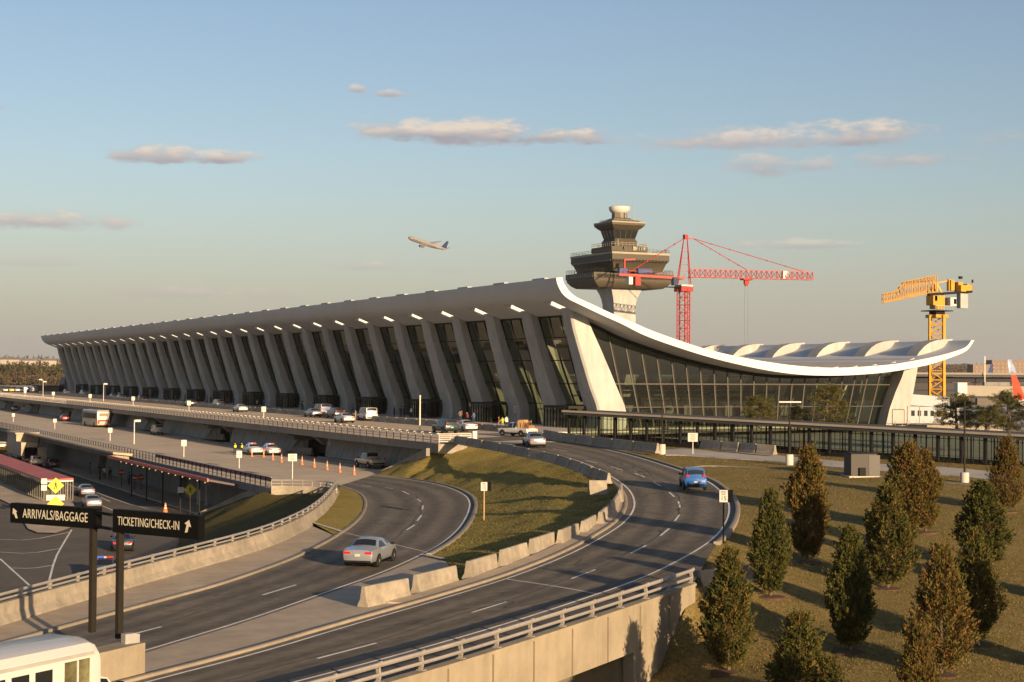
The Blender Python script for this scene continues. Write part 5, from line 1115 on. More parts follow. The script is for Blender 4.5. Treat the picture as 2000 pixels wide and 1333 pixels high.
# white shuttle van, bottom left
SV = Vector(G(52, 1462, -3.18)); pz, ay, s = oncurve(200, 1400, -3.18, PA_in, PA_out)
sh = empty('shuttle_bus', SV, ay, 'white shuttle bus with dark side windows cut by the bottom left corner', 'shuttle bus')
mb = MB(); Sx = [(-4.6, 1.05, .45, 2.75), (-4.4, 1.12, .4, 2.92), (1.35, 1.12, .4, 2.92), (1.62, 1.10, .4, 2.82), (1.72, 1.08, .4, 2.6)]
mb.loft([[(x, -w, z0), (x, w, z0), (x, w, z1-.30), (x, w-.16, z1-.10), (x, w*.5, z1+.03), (x, -w*.5, z1+.03), (x, -w+.16, z1-.10), (x, -w, z1-.30)] for x, w, z0, z1 in Sx], True, True); mb.build('body', paint('p_shuttle', (.50, .49, .47), 0, .35), sh, smooth=30)
mb = MB(); mb.loft([[(x, -w, .45), (x, w, .45), (x, w, z1), (x, -w, z1)] for x, w, z1 in [(1.6, 1.0, 1.85), (2.1, .97, 1.72), (2.55, .93, 1.30), (3.6, .90, 1.15), (3.85, .8, .9)]], True, True); mb.build('cab', paint('p_shuttle', (.50, .49, .47)), sh, smooth=30)
mb = MB(); mb.poly([(2.12, -.92, 1.72), (2.12, .92, 1.72), (2.56, .86, 1.32), (2.56, -.86, 1.32)]); mb.build('windscreen', car_glass, sh, recalc=False)
for s in (-1, 1):
    for k, (x, w) in enumerate([(-4.2, .62), (-3.35, .62), (-2.5, .62), (-1.65, .62), (-.80, .62)]):
        mb = MB(); mb.box((x+.3, s*1.125, 1.85), (w, .03, .95)); mb.build('side_window', car_glass, sh)
    mb = MB(); mb.box((.75, s*1.12, 1.55), (.95, .04, 1.75)); mb.build('door', mat('door_glass', (.10, .095, .05), .15, .5, 3.), sh)
    for x in (-.0,): mb = MB(); mb.box((.75, s*1.15, 1.55), (.05, .03, 1.75)); mb.build('door_frame', paint('p_shuttle', (.50, .49, .47)), sh)
    mb = MB(); mb.poly([(1.75, s*1.005, 1.25), (2.4, s*.965, 1.25), (2.08, s*.985, 1.68), (1.75, s*1.0, 1.75)]); mb.build('cab_window', car_glass, sh, recalc=False)
    mb = MB(); mb.box((2.5, s*1.1, 1.4), (.12, .2, .3)); mb.build('mirror', dark_metal, sh)
    for x in (-2.9, 2.7): mb = MB(); mb.lathe([(.2, -.12), (.38, -.12), (.38, .12), (.2, .12)], (x, s*.98, .38), axis='y', n=18); mb.build('wheel', rubber, sh)
mb = MB(); mb.box((-1.6, -1.14, 2.55), (6.0, .03, .10)); mb.build('roof_trim', steel, sh)
# ------------------------------------------------------------------ aircraft
def plane(name, L_, body, tail, label, winglets=False, belly=None):
    r = empty(name, (0, 0, 0), 0, label, 'airplane'); rad = L_*.05
    mb = MB(); prof = [(.02, -.5), (.35, -.485), (.7, -.46), (.95, -.42), (1, -.37), (1, .12), (.9, .24), (.68, .36), (.36, .45), (.1, .5)]
    R = []
    for q, t in prof:
        lift = rad*.55*max(0, (t-.12)/.38)
        R.append([(-t*L_, rad*q*math.cos(2*PI*k/14), lift+rad*q*math.sin(2*PI*k/14)) for k in range(14)])
    mb.loft(R, True, True); mb.build('fuselage', body, r, smooth=50)
    def wing(nm, root_x, chord, span, sweep, tipc, y0, z0, dih, m, th=.10, vert=False):
        for s in ((1,) if vert else (-1, 1)):
            w = MB(); sec = []
            for t, c in ((0, chord), (1, tipc)):
                x = root_x-sweep*t; 
                P = [(x, 0), (x-c*.35, th*c*.5), (x-c, 0), (x-c*.35, -th*c*.5)]
                if vert: sec.append([(px_, q, z0+span*t) for px_, q in P])
                else: sec.append([(px_, s*(y0+span*t), z0+dih*span*t+q) for px_, q in P])
            w.loft(sec, True, True); w.build(nm, m, r, smooth=40)
    wm_ = mat('wing_grey', (.20, .20, .21), .4, .05, .2)
    wing('wing', L_*.13, L_*.17, L_*.42, L_*.21, L_*.04, rad*.6, -rad*.5, .11, wm_)
    wing('tailplane', -L_*.40, L_*.09, L_*.15, L_*.08, L_*.03, rad*.3, rad*.5, .12, wm_)
    wing('tail_fin', -L_*.36, L_*.13, L_*.17, L_*.11, L_*.05, 0, rad*.9, 0, tail, vert=True)
    for s in (-1, 1):
        e = MB(); e.lathe([(rad*.42, 0), (rad*.55, -L_*.02), (rad*.55, -L_*.06), (rad*.33, -L_*.11)], (L_*.11, s*L_*.14, -rad*1.05), axis='x', n=12); e.build('engine', mat('engine_dark', (.05, .055, .07), .4, .1, 1), r, smooth=40)
    for s in (-1, 1):
        w = MB(); w.box((L_*.04, s*rad*.99, rad*.25), (L_*.62, .03, rad*.16)); w.build('window_band', tglass, r)
    return r
fins = mat('fin_navy', (.05, .06, .14), .4, .3, 1.2)
ap = plane('airplane', 47., mat('plane_tan', (.30, .27, .24), .4, .1, .2), fins, 'twin-engine airliner climbing to the left against the sky')
pa, pb = AT(796, 461, 1650), AT(872, 489, 1650); dv = (pb-pa); 
fd = (pa-pb).normalized(); fd = (fd+fw*.42*1).normalized(); lf = (Vector((0, 0, 1)).cross(fd)).normalized(); upv = fd.cross(lf)
rollm = Matrix.Rotation(math.radians(-14), 3, 'X')
ap.matrix_world = Matrix.Translation((pa+pb)/2+Vector((0, 0, -1))) @ (Matrix((fd, lf, upv)).transposed() @ rollm).to_4x4()
# airliners parked beyond the concourse
def tailplane_at(px, py, Z, yaw, L_, body, tail, label):
    r = plane('airplane', L_, body, tail, label); q = AT(px, py, Z); c, s_ = math.cos(yaw), math.sin(yaw); fx = -L_*.47
    r.location = (q.x-c*fx, q.y-s_*fx, q.z-L_*.2); r.rotation_euler.z = yaw; return r
wp = mat('plane_white', (.40, .40, .40), .4, .05, .3)
tailplane_at(1984, 737, 330, .15, 30., wp, mat('tail_red', (.55, .06, .03), .4, .25, .3), 'parked airliner showing a red and white tail at right frame edge')
tailplane_at(1975, 706, 620, .1, 42., wp, mat('tail_bluewhite', (.25, .30, .42), .4, .7, .35), 'parked airliner with blue and white tail rising above the concourse roof')
tailplane_at(1935, 713, 700, PI+.3, 34., wp, mat('tail_navy', (.04, .06, .16), .4, .1, .3), 'parked airliner with dark blue tail before the brick block')
# ================================================================== SIGNS, LAMPS, CONES
DG = None
def text_mesh(s, size=1., xs=1.):
    cu = bpy.data.curves.new('txt', 'FONT'); cu.body = s; cu.size = size; cu.align_x = 'CENTER'; cu.align_y = 'CENTER'; cu.extrude = .004; cu.space_character = 1.08; cu.resolution_u = 3
    o = bpy.data.objects.new('txt', cu); COL.objects.link(o); bpy.context.view_layer.update()
    me = bpy.data.meshes.new_from_object(o.evaluated_get(bpy.context.evaluated_depsgraph_get())); bpy.data.objects.remove(o)
    me.transform(Matrix.Diagonal((xs, 1, 1, 1))); me.materials.clear(); return me
def plane_frame(c, r, parent, nm, me, m):
    """put a mesh drawn in XY onto a vertical board: r = direction of its x axis"""
    r = Vector((r.x, r.y, 0)).normalized(); n = r.cross(Vector((0, 0, 1)))
    mx_ = Matrix((r, Vector((0, 0, 1)), n)).transposed().to_4x4(); mx_.translation = c
    me.transform(mx_); me.materials.append(m); o = bpy.data.objects.new(nm, me); COL.objects.link(o); o.parent = parent; return o
def shape(pts, th=.004):
    mb = MB(); mb.prism([(x, y, 0) for x, y in pts], (0, 0, th)); me = bpy.data.meshes.new('shape'); me.from_pydata(mb.v, [], mb.f); return me
def big_sign(L_, R_, z0, z1, words, label, arrow, ax, tx, tsize, xs, post_t):
    """black overhead board from L_ to R_ (world xy), lettering and arrow, on one post"""
    root = empty('direction_sign', (0, 0, 0), 0, label, 'road sign'); d = (R_-L_); d.z = 0; ln = d.length; d.normalize(); n = d.cross(Vector((0, 0, 1))); 
    mb = MB(); P = [L_, R_, R_-n*.28, L_-n*.28]; mb.hexa([Vector((p.x, p.y, z0)) for p in P]+[Vector((p.x, p.y, z1)) for p in P]); mb.build('board', black_p, root)
    h = z1-z0; c = lambda t, q: Vector((L_.x+d.x*ln*t, L_.y+d.y*ln*t, z0+h*q))+n*.012
    plane_frame(c(tx, .5), d, root, 'lettering', text_mesh(words, tsize*h, xs), letter)
    plane_frame(c(ax, .52), d, root, 'arrow', shape([(x*h*.55, y*h*.55) for x, y in arrow]), letter)
    pp = c(post_t, 0)-n*.14; zb = -2.12
    mb = MB(); mb.box((pp.x, pp.y, (zb+z0)/2), (.16, .24, z0-zb), 0, math.atan2(d.y, d.x)); mb.build('post', bronze, root); return root, c, d, n
AL = [(.20, -.50), (-.02, .05), (.12, .13), (-.42, .42), (-.46, -.16), (-.32, -.06), (-.05, -.50)]
AR = [(-.34, -.50), (-.06, -.44), (.06, .02), (.32, -.04), (.10, .5), (-.38, .22), (-.16, .12)]
s1 = big_sign(AT(20, 1000, 59.5), AT(188, 1015, 57.2), 1.62, 2.36, 'ARRIVALS/BAGGAGE', 'black direction sign with ARRIVALS/BAGGAGE in cream letters and left arrow', AL, .075, .53, .66, .70, .94)
s2 = big_sign(AT(220, 1018, 56.2), AT(388, 1031, 53.8), 1.62, 2.43, 'TICKETING/CHECK-IN', 'black direction sign with TICKETING/CHECK-IN in cream letters and right arrow', AR, .885, .425, .54, .66, .06)
mb = MB(); a, b_ = s1[1](1.0, .72), s2[1](0., .72)
for q in (.12, .80): mb.bar(Vector((a.x, a.y, 1.64+.74*q)), Vector((b_.x, b_.y, 1.64+.74*q)), .10, .10)
mb.build('cross_bar', black_p, s2[0])
def facing(p): 
    v = Vector((C0.x-p.x, C0.y-p.y, 0)).normalized(); return Vector((-v.y, v.x, 0))   # board x axis when it faces the camera
def small_sign(name, px, py, z, hpost, w, h, label, rows=2, text=None, pm=steel, back=False, group=None, board=None, cat='road sign', turn=0.):
    p = (onslope(px, py) if px > 1300 else (BVM.ray_cast(C0, ray(px, py))[0] if 900 < px < 990 else None)) or G(px, py, z); r = facing(p); r.rotate(Matrix.Rotation(turn, 3, 'Z')); n = r.cross(Vector((0, 0, 1)))
    root = empty(name, p, 0, label, cat, group); O = p
    mb = MB(); mb.box((0, 0, hpost/2-.2), (.07, .07, hpost+.4)); mb.build('post', pm, root)
    c = Vector((0, 0, hpost-h/2))+n*.06
    mb = MB(); mb.hexa([c+r*sx_*w/2+n*k+Vector((0, 0, sz*h/2)) for sz in (-1, 1) for sx_, k in ((-1, 0), (1, 0), (1, -.03), (-1, -.03))]); mb.build('plate', board or sign_white, root)
    if back: mb = MB(); c2 = c+r*(w*.28)-n*.08; mb.hexa([c2+r*sx_*w*.85+n*k+Vector((0, 0, sz*h*.52)) for sz in (-1, 1) for sx_, k in ((-1, 0), (1, 0), (1, -.05), (-1, -.05))]); mb.build('back_panel', black_p, root)
    if text:
        for s, dy, sz, xs in text: plane_frame(c+n*.006+Vector((0, 0, dy*h)), r, root, 'lettering', text_mesh(s, sz*h, xs), black_p)
    else:
        ink = mat('sign_ink', (.30, .22, .18), .6, 0)
        for k in range(rows):
            y = h*(.5-(k+1)/(rows+1)); ww = w*(.62 if k % 2 == 0 else .45)
            plane_frame(c+n*.004+Vector((0, 0, y)), r, root, 'text_line', shape([(-ww/2, -h*.05), (ww/2, -h*.05), (ww/2, h*.05), (-ww/2, h*.05)]), ink)
    return root
SP = [('SPEED', .33, .20, .8), ('LIMIT', .14, .20, .8), ('15', -.2, .52, .9)]
small_sign('speed_limit_sign', 945, 1017, -2.75, 2.75, .46, .62, 'white SPEED LIMIT 15 sign on a pale post on the grass mound', text=SP, pm=mat('post_wood', (.42, .27, .13), .7, .1, 2), back=True)
small_sign('speed_limit_sign', 1413, 1062, -2.15, 3.0, .46, .68, 'white SPEED LIMIT 15 sign on a dark post outside the ramp bend', text=SP, pm=black_p, back=True)
small_sign('notice_sign', 1353, 888, -.3, 2.1, .95, .85, 'white notice board on thin post before the glazed walkway', rows=4)
small_sign('notice_sign', 1006, 828, .05, 2.6, .42, 1.0, 'tall white sign with red foot on the kerb by the tow truck', rows=3)
small_sign('notice_sign', 1083, 834, .05, 2.3, .5, .55, 'small white sign left end of the glazed walkway', rows=1)
for k, (x, y, z, hp, w, h, lb) in enumerate([(107, 838, Z_MID, 1.9, .62, .7, 'square white sign above the stair head on the middle road rail'), (26, 824, Z_MID, 1.8, .60, .7, 'square white sign at far left of the middle road'), (215, 862, Z_MID, 2.1, .66, .75, 'square white sign left of the middle road lamp post'), (359, 893, Z_MID, 2.2, .66, .8, 'square white sign above start of the red rail panels'), (467, 915, Z_MID, 2.0, .62, .8, 'white numbered sign before the two police cars')]):
    small_sign('lane_sign', x, y, z, hp, w, h, lb, rows=2 if k < 4 else 1, group='white lane signs on the middle road')
for k, (x, y, lb) in enumerate([(515, 818, 'white lane sign on the deck rail right of the lone white car'), (369, 803, 'white lane sign on the deck rail above the silver minivan'), (260, 792, 'white lane sign on the deck rail above the coach'), (176, 786, 'white lane sign on the deck rail left of the tall lamp'), (104, 780, 'white lane sign on the deck rail right of the thin far lamp'), (49, 775, 'white lane sign at the far left of the deck rail')]):
    small_sign('lane_sign', x, y, 0, 1.9, .7, .85, lb, rows=2, group='white lane signs on the upper deck')
for k, (x, y, lb) in enumerate([(643, 898, 'tall white sign on the deck wall beside the near opening'), (450, 864, 'tall white sign on the deck wall above the police officers'), (319, 844, 'tall white sign on the deck wall above the silver minivan')]):
    small_sign('clearance_sign', x, y, Z_MID, 3.0, .36, 1.15, lb, rows=3, group='tall white wall signs')
small_sign('striped_sign', 571, 936, Z_MID, 2.6, .9, .75, 'white sign with dark stripes at the nose of the middle road', rows=4)
# lower level signs
def diamond(px, py, z, size, hp, label, group=None, extra=False):
    p = G(px, py, z); r = facing(p); n = r.cross(Vector((0, 0, 1))); root = empty('pedestrian_crossing_sign', p, 0, label, 'road sign', group)
    mb = MB(); mb.box((0, 0, hp/2), (.09, .09, hp)); mb.build('post', bronze, root); c = Vector((0, 0, hp-size*.72))+n*.07
    plane_frame(c, r, root, 'plate', shape([(-size*.7, 0), (0, -size*.7), (size*.7, 0), (0, size*.7)], .02), yellow_sign)
    k = size*.42; fig = [[(-.05, .75), (.10, .75), (.14, .88), (.02, .98), (-.10, .88)], [(-.12, .68), (.14, .68), (.16, .05), (-.12, .05)], [(-.12, .05), (.02, .05), (-.28, -.8), (-.42, -.74)], [(.02, .08), (.16, .08), (.38, -.76), (.24, -.82)], [(.12, .62), (.18, .5), (.44, .14), (.36, .08)], [(-.1, .6), (-.16, .44), (-.42, .2), (-.36, .1)]]
    mb = MB()
    for f in fig: mb.prism([(x*k, y*k-.02, .022) for x, y in f], (0, 0, .006))
    me = bpy.data.meshes.new('figure'); me.from_pydata(mb.v, [], mb.f); plane_frame(c, r, root, 'walking_figure', me, black_p)
    if extra:
        plane_frame(c+Vector((0, 0, -size*1.05))+n*.02, r, root, 'sub_plate', shape([(-size*.78, -.28), (size*.78, -.28), (size*.78, .28), (-size*.78, .28)], .02), sign_white)
        plane_frame(c+Vector((0, 0, -size*1.6))+n*.05, r, root, 'lower_plate', shape([(-size*.7, 0), (0, -size*.7), (size*.7, 0), (0, size*.7)], .02), mat('amber_sign', (.85, .52, .02), .4, .04, 4))
        for q in (.35, 1.0): plane_frame(c+r*(-size*.98)+Vector((0, 0, q-.55)), r, root, 'side_plate', shape([(-.28, -.28), (.28, -.28), (.28, .28), (-.28, .28)], .02), sign_white)
    else: plane_frame(c+r*(-size*.98), r, root, 'side_plate', shape([(-.34, -.3), (.34, -.3), (.34, .3), (-.34, .3)], .02), sign_white)
    return root
diamond(371, 1006, Z_LOW, 1.0, 3.4, 'yellow diamond pedestrian sign on tall post above the TICKETING board')
diamond(108, 1022, Z_LOW, 1.15, 4.6, 'yellow diamond pedestrian sign with extra plates above the ARRIVALS board', extra=True)
for k, (x, y, lb) in enumerate([(237, 951, 'left and tallest'), (263, 958, 'middle'), (275, 957, 'right')]):
    p = G(x, y, Z_LOW+.16); r = facing(p); root = empty('no_entry_sign', p, 0, f'round red sign with white bar below the canopy, {lb} of three', 'road sign', 'no entry signs under the canopy')
    mb = MB(); hp = 2.1 if k == 0 else 1.8; mb.box((0, 0, hp/2), (.08, .08, hp)); mb.build('post', dark_metal, root); c = Vector((0, 0, hp-.2))+r.cross(Vector((0, 0, 1)))*.06
    plane_frame(c, r, root, 'disc', shape([(.42*math.cos(t*PI/9), .42*math.sin(t*PI/9)) for t in range(18)], .02), red_p)
    plane_frame(c+r.cross(Vector((0, 0, 1)))*.022, r, root, 'bar', shape([(-.32, -.07), (.32, -.07), (.32, .07), (-.32, .07)], .006), sign_white)
# bollard lamps and posts at the lower pavement
for k, (x, y0, y1, lb) in enumerate([(387, 986, 941, 'slim white pole beside the yellow diamond sign'), (403, 988, 936, 'taller slim white pole with a small sign at right of the yellow diamond')]):
    p = G(x, y0, Z_LOW+.16); Zd = (p-C0).dot(fw); h = (y0-y1)*Zd/F; mb = MB(); mb.tube((0, 0, 0), (0, 0, h), .10, 8); root = empty('pole', p, 0, lb, 'pole'); mb.build('shaft', sign_white, root)
    if k: r = facing(p); plane_frame(Vector((0, 0, h-.4))+r*.3, r, root, 'plate', shape([(-.28, -.35), (.28, -.35), (.28, .35), (-.28, .35)], .02), sign_white)
    mb = MB(); mb.box((0, 0, .15), (.35, .35, .3)); mb.build('base', walk_conc, root)
# street lamps
def lamp(px, py, z, h, label, style='plain', col=sign_white, r=.09, base=0., group=None):
    p = (onslope(px, py) if base else None) or G(px, py, z); root = empty('street_lamp', p, 0, label, 'street lamp', group)
    if base: mb = MB(); mb.lathe([(.34, -.3), (.34, base*.95), (.30, base)], n=20); mb.build('concrete_base', walk_conc, root, smooth=40)
    mb = MB(); mb.tube((0, 0, base), (0, 0, h), r, 10, r2=r*.8); mb.build('pole', col, root, smooth=40)
    if style == 'head': mb = MB(); mb.box((.45, 0, h-.05), (.9, .45, .32)); mb.bar((0, 0, h-.1), (.3, 0, h-.1), .1); mb.build('lamp_head', sign_white, root)
    elif style == 'flat': mb = MB(); q = CR*1.0; mb.bar(Vector((-.9, .4, h)), Vector((.9, -.4, h)), .5, .12); mb.build('lamp_head', sign_white, root)
    elif style == 'twin': mb = MB(); mb.box((.5, 0, h-.3), (.8, .4, .3)); mb.box((-.7, 0, h+.3), (.9, .4, .3)); mb.bar((-.7, 0, h+.2), (.3, 0, h-.3), .08); mb.build('lamp_head', sign_white, root)
    else: mb = MB(); mb.lathe([(.05, h-.02), (r*1.3, h), (r*1.2, h+.12), (.02, h+.16)], n=8); mb.build('cap', col, root)
    return root
lamp(262, 868, Z_MID, 3.6, 'white lamp post with square head on the middle road', 'head')
lamp(820, 843, .0, 4.4, 'plain white pole at the deck rail left of the dark SUV', 'plain', mat('pole_cream', (.6, .55, .42), .5, .05, 2), .10)
lamp(202, 784, .0, 4.3, 'pale lamp post with square head on the far upper deck', 'head')
lamp(84, 775, .0, 4.6, 'pale lamp post with twin heads, farthest on the upper deck', 'twin')
lamp(1293, 888, -.2, 5.2, 'dark slim lamp pole on round concrete base near the ramp barriers', 'plain', bronze, .075, 1.0)
lamp(1542, 909, -.42, 5.6, 'dark lamp pole with flat lit head on a concrete base before the walkway', 'flat', bronze, .075, .95)
lamp(1884, 943, -.6, 6.2, 'dark lamp pole on concrete base at right between the cedars', 'plain', bronze, .085, .8)
# cones
cone_me = None
cones = [(456, 894), (467+48, 896), (533, 899), (550, 901), (590, 908), (614, 914), (639, 919), (664, 924), (692, 928)]
for k, (x, y) in enumerate([(515, 893), (533, 899), (550, 903), (590, 908), (614, 913), (639, 918), (664, 923), (692, 928), (491+0, 890)]):
    if k == 8: x, y = 492, 892
    root = empty('traffic_cone', G(x, y, Z_MID), 0, f'orange traffic cone with white bands, {ordn(k)} of the slanting line' if k < 8 else 'orange traffic cone standing against the left police car', 'traffic cone', 'traffic cones on the middle road')
    root.scale = (.68, .68, .92)
    if cone_me is None:
        mb = MB(); mb.box((0, 0, .03), (.42, .42, .06)); mb.lathe([(.19, .05), (.12, .5), (.10, .58), (.07, .82), (.055, .98), (.05, 1.12)], n=12); a = mb.build('cone', orange_p, root, smooth=40)
        m2 = MB(); m2.lathe([(.126, .5), (.106, .66)], n=12); m2.lathe([(.088, .80), (.070, .92)], n=12); b_ = m2.build('reflective_band', sign_white, a); cone_me = (a.data, b_.data)
    else: a = link(cone_me[0], 'cone', root); link(cone_me[1], 'reflective_band', a)
root = empty('traffic_cone', G(323, 1003, Z_LOW), 0, 'orange traffic cone on the lower road above the TICKETING sign', 'traffic cone'); a = link(cone_me[0], 'cone', root); link(cone_me[1], 'reflective_band', a); root.scale = (1.5, 1.5, 1.0)
p = G(20, 896, Z_LOW); root = empty('fire_hydrant', p, 0, 'yellow fire hydrant at the lower wall left of the taxi', 'hydrant'); mb = MB(); mb.lathe([(.25, 0), (.25, .1), (.17, .12), (.17, 1.0), (.23, 1.05), (.2, 1.25), (.08, 1.4), (.05, 1.5)], n=12); mb.build('barrel', yellow_sign, root, smooth=40); mb = MB(); mb.tube((-.32, 0, .85), (.32, 0, .85), .09, 8); mb.build('outlet', yellow_sign, root)
# red roofed shelter on the lower road island
isl = [G(0, 975, -7.85), G(21, 985, -7.85), G(40, 1010, -7.85), G(55, 1033, -7.85), G(75, 1041, -7.85), G(110, 1041, -7.85), G(140, 1030, -7.85), G(152, 1008, -7.85), G(140, 975, -7.85), Vector((36.0, 215, -7.85)), Vector((36.0, 345, -7.85)), Vector((31.0, 345, -7.85))]
patch('traffic_island', isl, pave, 2.)
shl = empty('shelter', (33.5, 190.5, -7.85), 0, 'long open shelter with red sheet roof and thin pale posts', 'shelter')
mb = MB(); mb.hexa([(-1.9, 0, 2.35), (1.5, 0, 2.35), (1.5, 120, 2.35), (-1.9, 120, 2.35), (-1.9, 0, 2.5), (1.5, 0, 2.62), (1.5, 120, 2.62), (-1.9, 120, 2.5)]); mb.build('roof', red_roof, shl)
mb = MB(); 
for x in (-1.85, 1.45): mb.bar((x, 0, 2.3), (x, 120, 2.3), .1, .12)
mb.bar((-1.85, .0, 2.3), (1.45, .0, 2.3), .1, .12); mb.build('frame', steel, shl)
me_ = None
for k in range(40):
    for x in (-1.85, 1.45):
        if k > 24 and x > 0: continue
        if me_ is None: mb = MB(); mb.box((0, 0, 1.15), (.09, .09, 2.3)); o = mb.build('post', mat('shelter_post', (.13, .12, .10), .6, .1, 2), shl); me_ = o.data
        else: o = link(me_, 'post', shl)
        o.location = (x, k*1.6, 0)
for x in (-.9, 0, .8): o = link(me_, 'post', shl); o.location = (x, 0, 0)
mb = MB(); mb.poly([(-1.8, .6, .2), (-1.8, 60, .2), (-1.8, 60, 2.2), (-1.8, .6, 2.2)]); mb.build('glass_panel', walk_glass, shl, recalc=False)
mb = MB(); mb.box((-.2, 20, .5), (1.6, 30, 1.0)); mb.build('bench', interior_dark, shl)
# ================================================================== PEOPLE
def skin_body(pts, edges, rad, name):
    me = bpy.data.meshes.new(name); me.from_pydata(pts, edges, []); o = bpy.data.objects.new(name, me); COL.objects.link(o)
    md = o.modifiers.new('s', 'SKIN'); md.use_smooth_shade = True; o.modifiers.new('ss', 'SUBSURF').levels = 1
    for v, r in zip(me.skin_vertices[0].data, rad): v.radius = (r, r)
    me.skin_vertices[0].data[0].use_root = True
    bpy.context.view_layer.update(); m2 = bpy.data.meshes.new_from_object(o.evaluated_get(bpy.context.evaluated_depsgraph_get())); bpy.data.objects.remove(o); return m2
def person_meshes(stride=.12, arm=.0):
    P = [(0, 0, .95), (0, 0, 1.15), (0, .0, 1.38), (0, 0, 1.50), (0, .02, 1.60), (0, .02, 1.72),
         (0, .10, .90), (stride, .11, .50), (-.02+stride*.6, .11, .08), (.16+stride*.6, .12, .03), (0, -.10, .90), (-stride*.3, -.11, .50), (-stride, -.11, .08), (.15-stride, -.12, .03),
         (0, .20, 1.40), (-.03, .25, 1.14), (.06+arm*.2, .24, .92+arm*.25), (.10+arm*.25, .23, .84+arm*.3), (0, -.20, 1.40), (.02, -.25, 1.14), (.10+arm*.2, -.22, .93+arm*.25), (.14+arm*.25, -.20, .85+arm*.3)]
    E = [(0, 1), (1, 2), (2, 3), (3, 4), (4, 5), (0, 6), (6, 7), (7, 8), (8, 9), (0, 10), (10, 11), (11, 12), (12, 13), (2, 14), (14, 15), (15, 16), (16, 17), (2, 18), (18, 19), (19, 20), (20, 21)]
    R = [.15, .14, .16, .06, .10, .085, .10, .075, .05, .04, .10, .075, .05, .04, .07, .055, .04, .035, .07, .055, .04, .035]
    body = skin_body(P, E, R, 'body')
    vest = skin_body([(0, 0, .90), (0, 0, 1.15), (0, 0, 1.42)], [(0, 1), (1, 2)], [.19, .19, .20], 'vest')
    mb = MB(); mb.lathe([(.02, 1.80), (.085, 1.78), (.115, 1.71), (.11, 1.64), (.095, 1.60)], (-.01, .02, 0), n=12); o = mb.build('hair', black_p); hair = o.data; bpy.data.objects.remove(o)
    return body, vest, hair
PM = [person_meshes(.12, 0.), person_meshes(.02, .8)]
cloth = {k: mat('cloth_'+k, c, .85, .1, 6) for k, c in dict(black=(.015, .015, .017), navy=(.02, .03, .06), grey=(.12, .12, .12), red=(.25, .03, .03), tan=(.28, .2, .12), blue=(.05, .12, .25), white=(.55, .53, .5), hivis=(.75, .85, .02), trousers=(.02, .02, .025)).items()}
skin_m = mat('skin', (.42, .25, .17), .6, .05, 5); hair_m = mat('hair', (.03, .02, .015), .7, .1, 8)
def zoned(top, leg):
    """one material for the whole figure: trousers, coat and skin by height"""
    m = bpy.data.materials.new('clothing'); m.use_nodes = True; t = m.node_tree; b_ = t.nodes['Principled BSDF']; b_.inputs['Roughness'].default_value = .85
    s = t.nodes.new('ShaderNodeSeparateXYZ'); c = t.nodes.new('ShaderNodeTexCoord'); t.links.new(c.outputs['Object'], s.inputs[0])
    r = t.nodes.new('ShaderNodeValToRGB'); r.color_ramp.interpolation = 'CONSTANT'; e = r.color_ramp.elements
    e[0].position = 0; e[0].color = (.012, .012, .012, 1); e[1].position = .045; e[1].color = (*leg, 1)
    for p_, cc in ((.49, top), (.81, (.42, .25, .17))): q = e.new(p_); q.color = (*cc, 1)
    dv_ = t.nodes.new('ShaderNodeMath'); dv_.operation = 'DIVIDE'; dv_.inputs[1].default_value = 1.82; t.links.new(s.outputs['Z'], dv_.inputs[0]); t.links.new(dv_.outputs[0], r.inputs[0]); t.links.new(r.outputs[0], b_.inputs['Base Color']); return m
zm = {}
def person(p, yaw, top, leg, label, pose=0, vest=False, group=None):
    k = (top, leg)
    if k not in zm: zm[k] = zoned(top, leg)
    root = empty('person', p, yaw, label, 'person', group); b_, v, h = PM[pose]; o = link(b_, 'body', root)
    if not o.data.materials: o.data.materials.append(None)
    o.material_slots[0].link = 'OBJECT'; o.material_slots[0].material = zm[k]
    o = link(h, 'hair', root)
    if vest:
        o = link(v, 'vest', root)
        if not v.materials: v.materials.append(cloth['hivis'])
    return root
BLK, NAV, GRY, RED, TAN, BLU, WHT = (.015, .015, .017), (.02, .03, .06), (.12, .12, .12), (.25, .03, .03), (.28, .2, .12), (.05, .12, .25), (.5, .48, .45)
person(G(459, 889, Z_MID), 1.9, BLK, BLK, 'officer in yellow hi-vis vest, left of the pair by police cars', 0, True, 'officers in hi-vis vests')
person(G(472, 889, Z_MID), 2.4, BLK, BLK, 'officer in yellow hi-vis vest, right of the pair nearest police car', 1, True, 'officers in hi-vis vests')
pp = [(703, 821, 0, BLU, TAN, 'person in blue top beside open white van'), (694, 823, 0, TAN, TAN, 'person in tan coat left of the white van'), (611, 806, .1, BLU, NAV, 'person in bright blue jacket at the kerb by silver car'), (549, 801, .1, BLK, BLK, 'lone person in black before the pale doors left of blue jacket'), (789, 815, .1, BLK, NAV, 'person in dark coat walking by the terminal, right of the white van'), (783, 815, .1, NAV, BLK, 'person in navy beside the one in dark coat'), (912, 828, .1, RED, BLK, 'person in red top behind the white sedan'), (925, 829, .1, BLU, NAV, 'person in blue behind the white sedan near the lit glass'),
      (974, 839, .1, RED, GRY, 'person in red standing before tow truck'), (981, 840, .1, (.35, .5, .05), TAN, 'person in yellow-green jacket before the tow truck'), (989, 838, .1, WHT, BLK, 'person in pale shirt by the tow truck cab'), (404, 789, .1, GRY, BLK, 'person in grey on the far pavement left of grey SUV'), (343, 787, .1, RED, BLK, 'person in red on the far pavement'), (290, 781, .1, BLK, BLK, 'person in black right of the far red-lit car'), (232, 777, .1, WHT, BLK, 'person in white top by the far cars'), (196, 772, .1, BLU, BLK, 'person in blue near the far tall lamp'), (152, 770, .1, RED, BLK, 'person in red between far silver and white cars')]
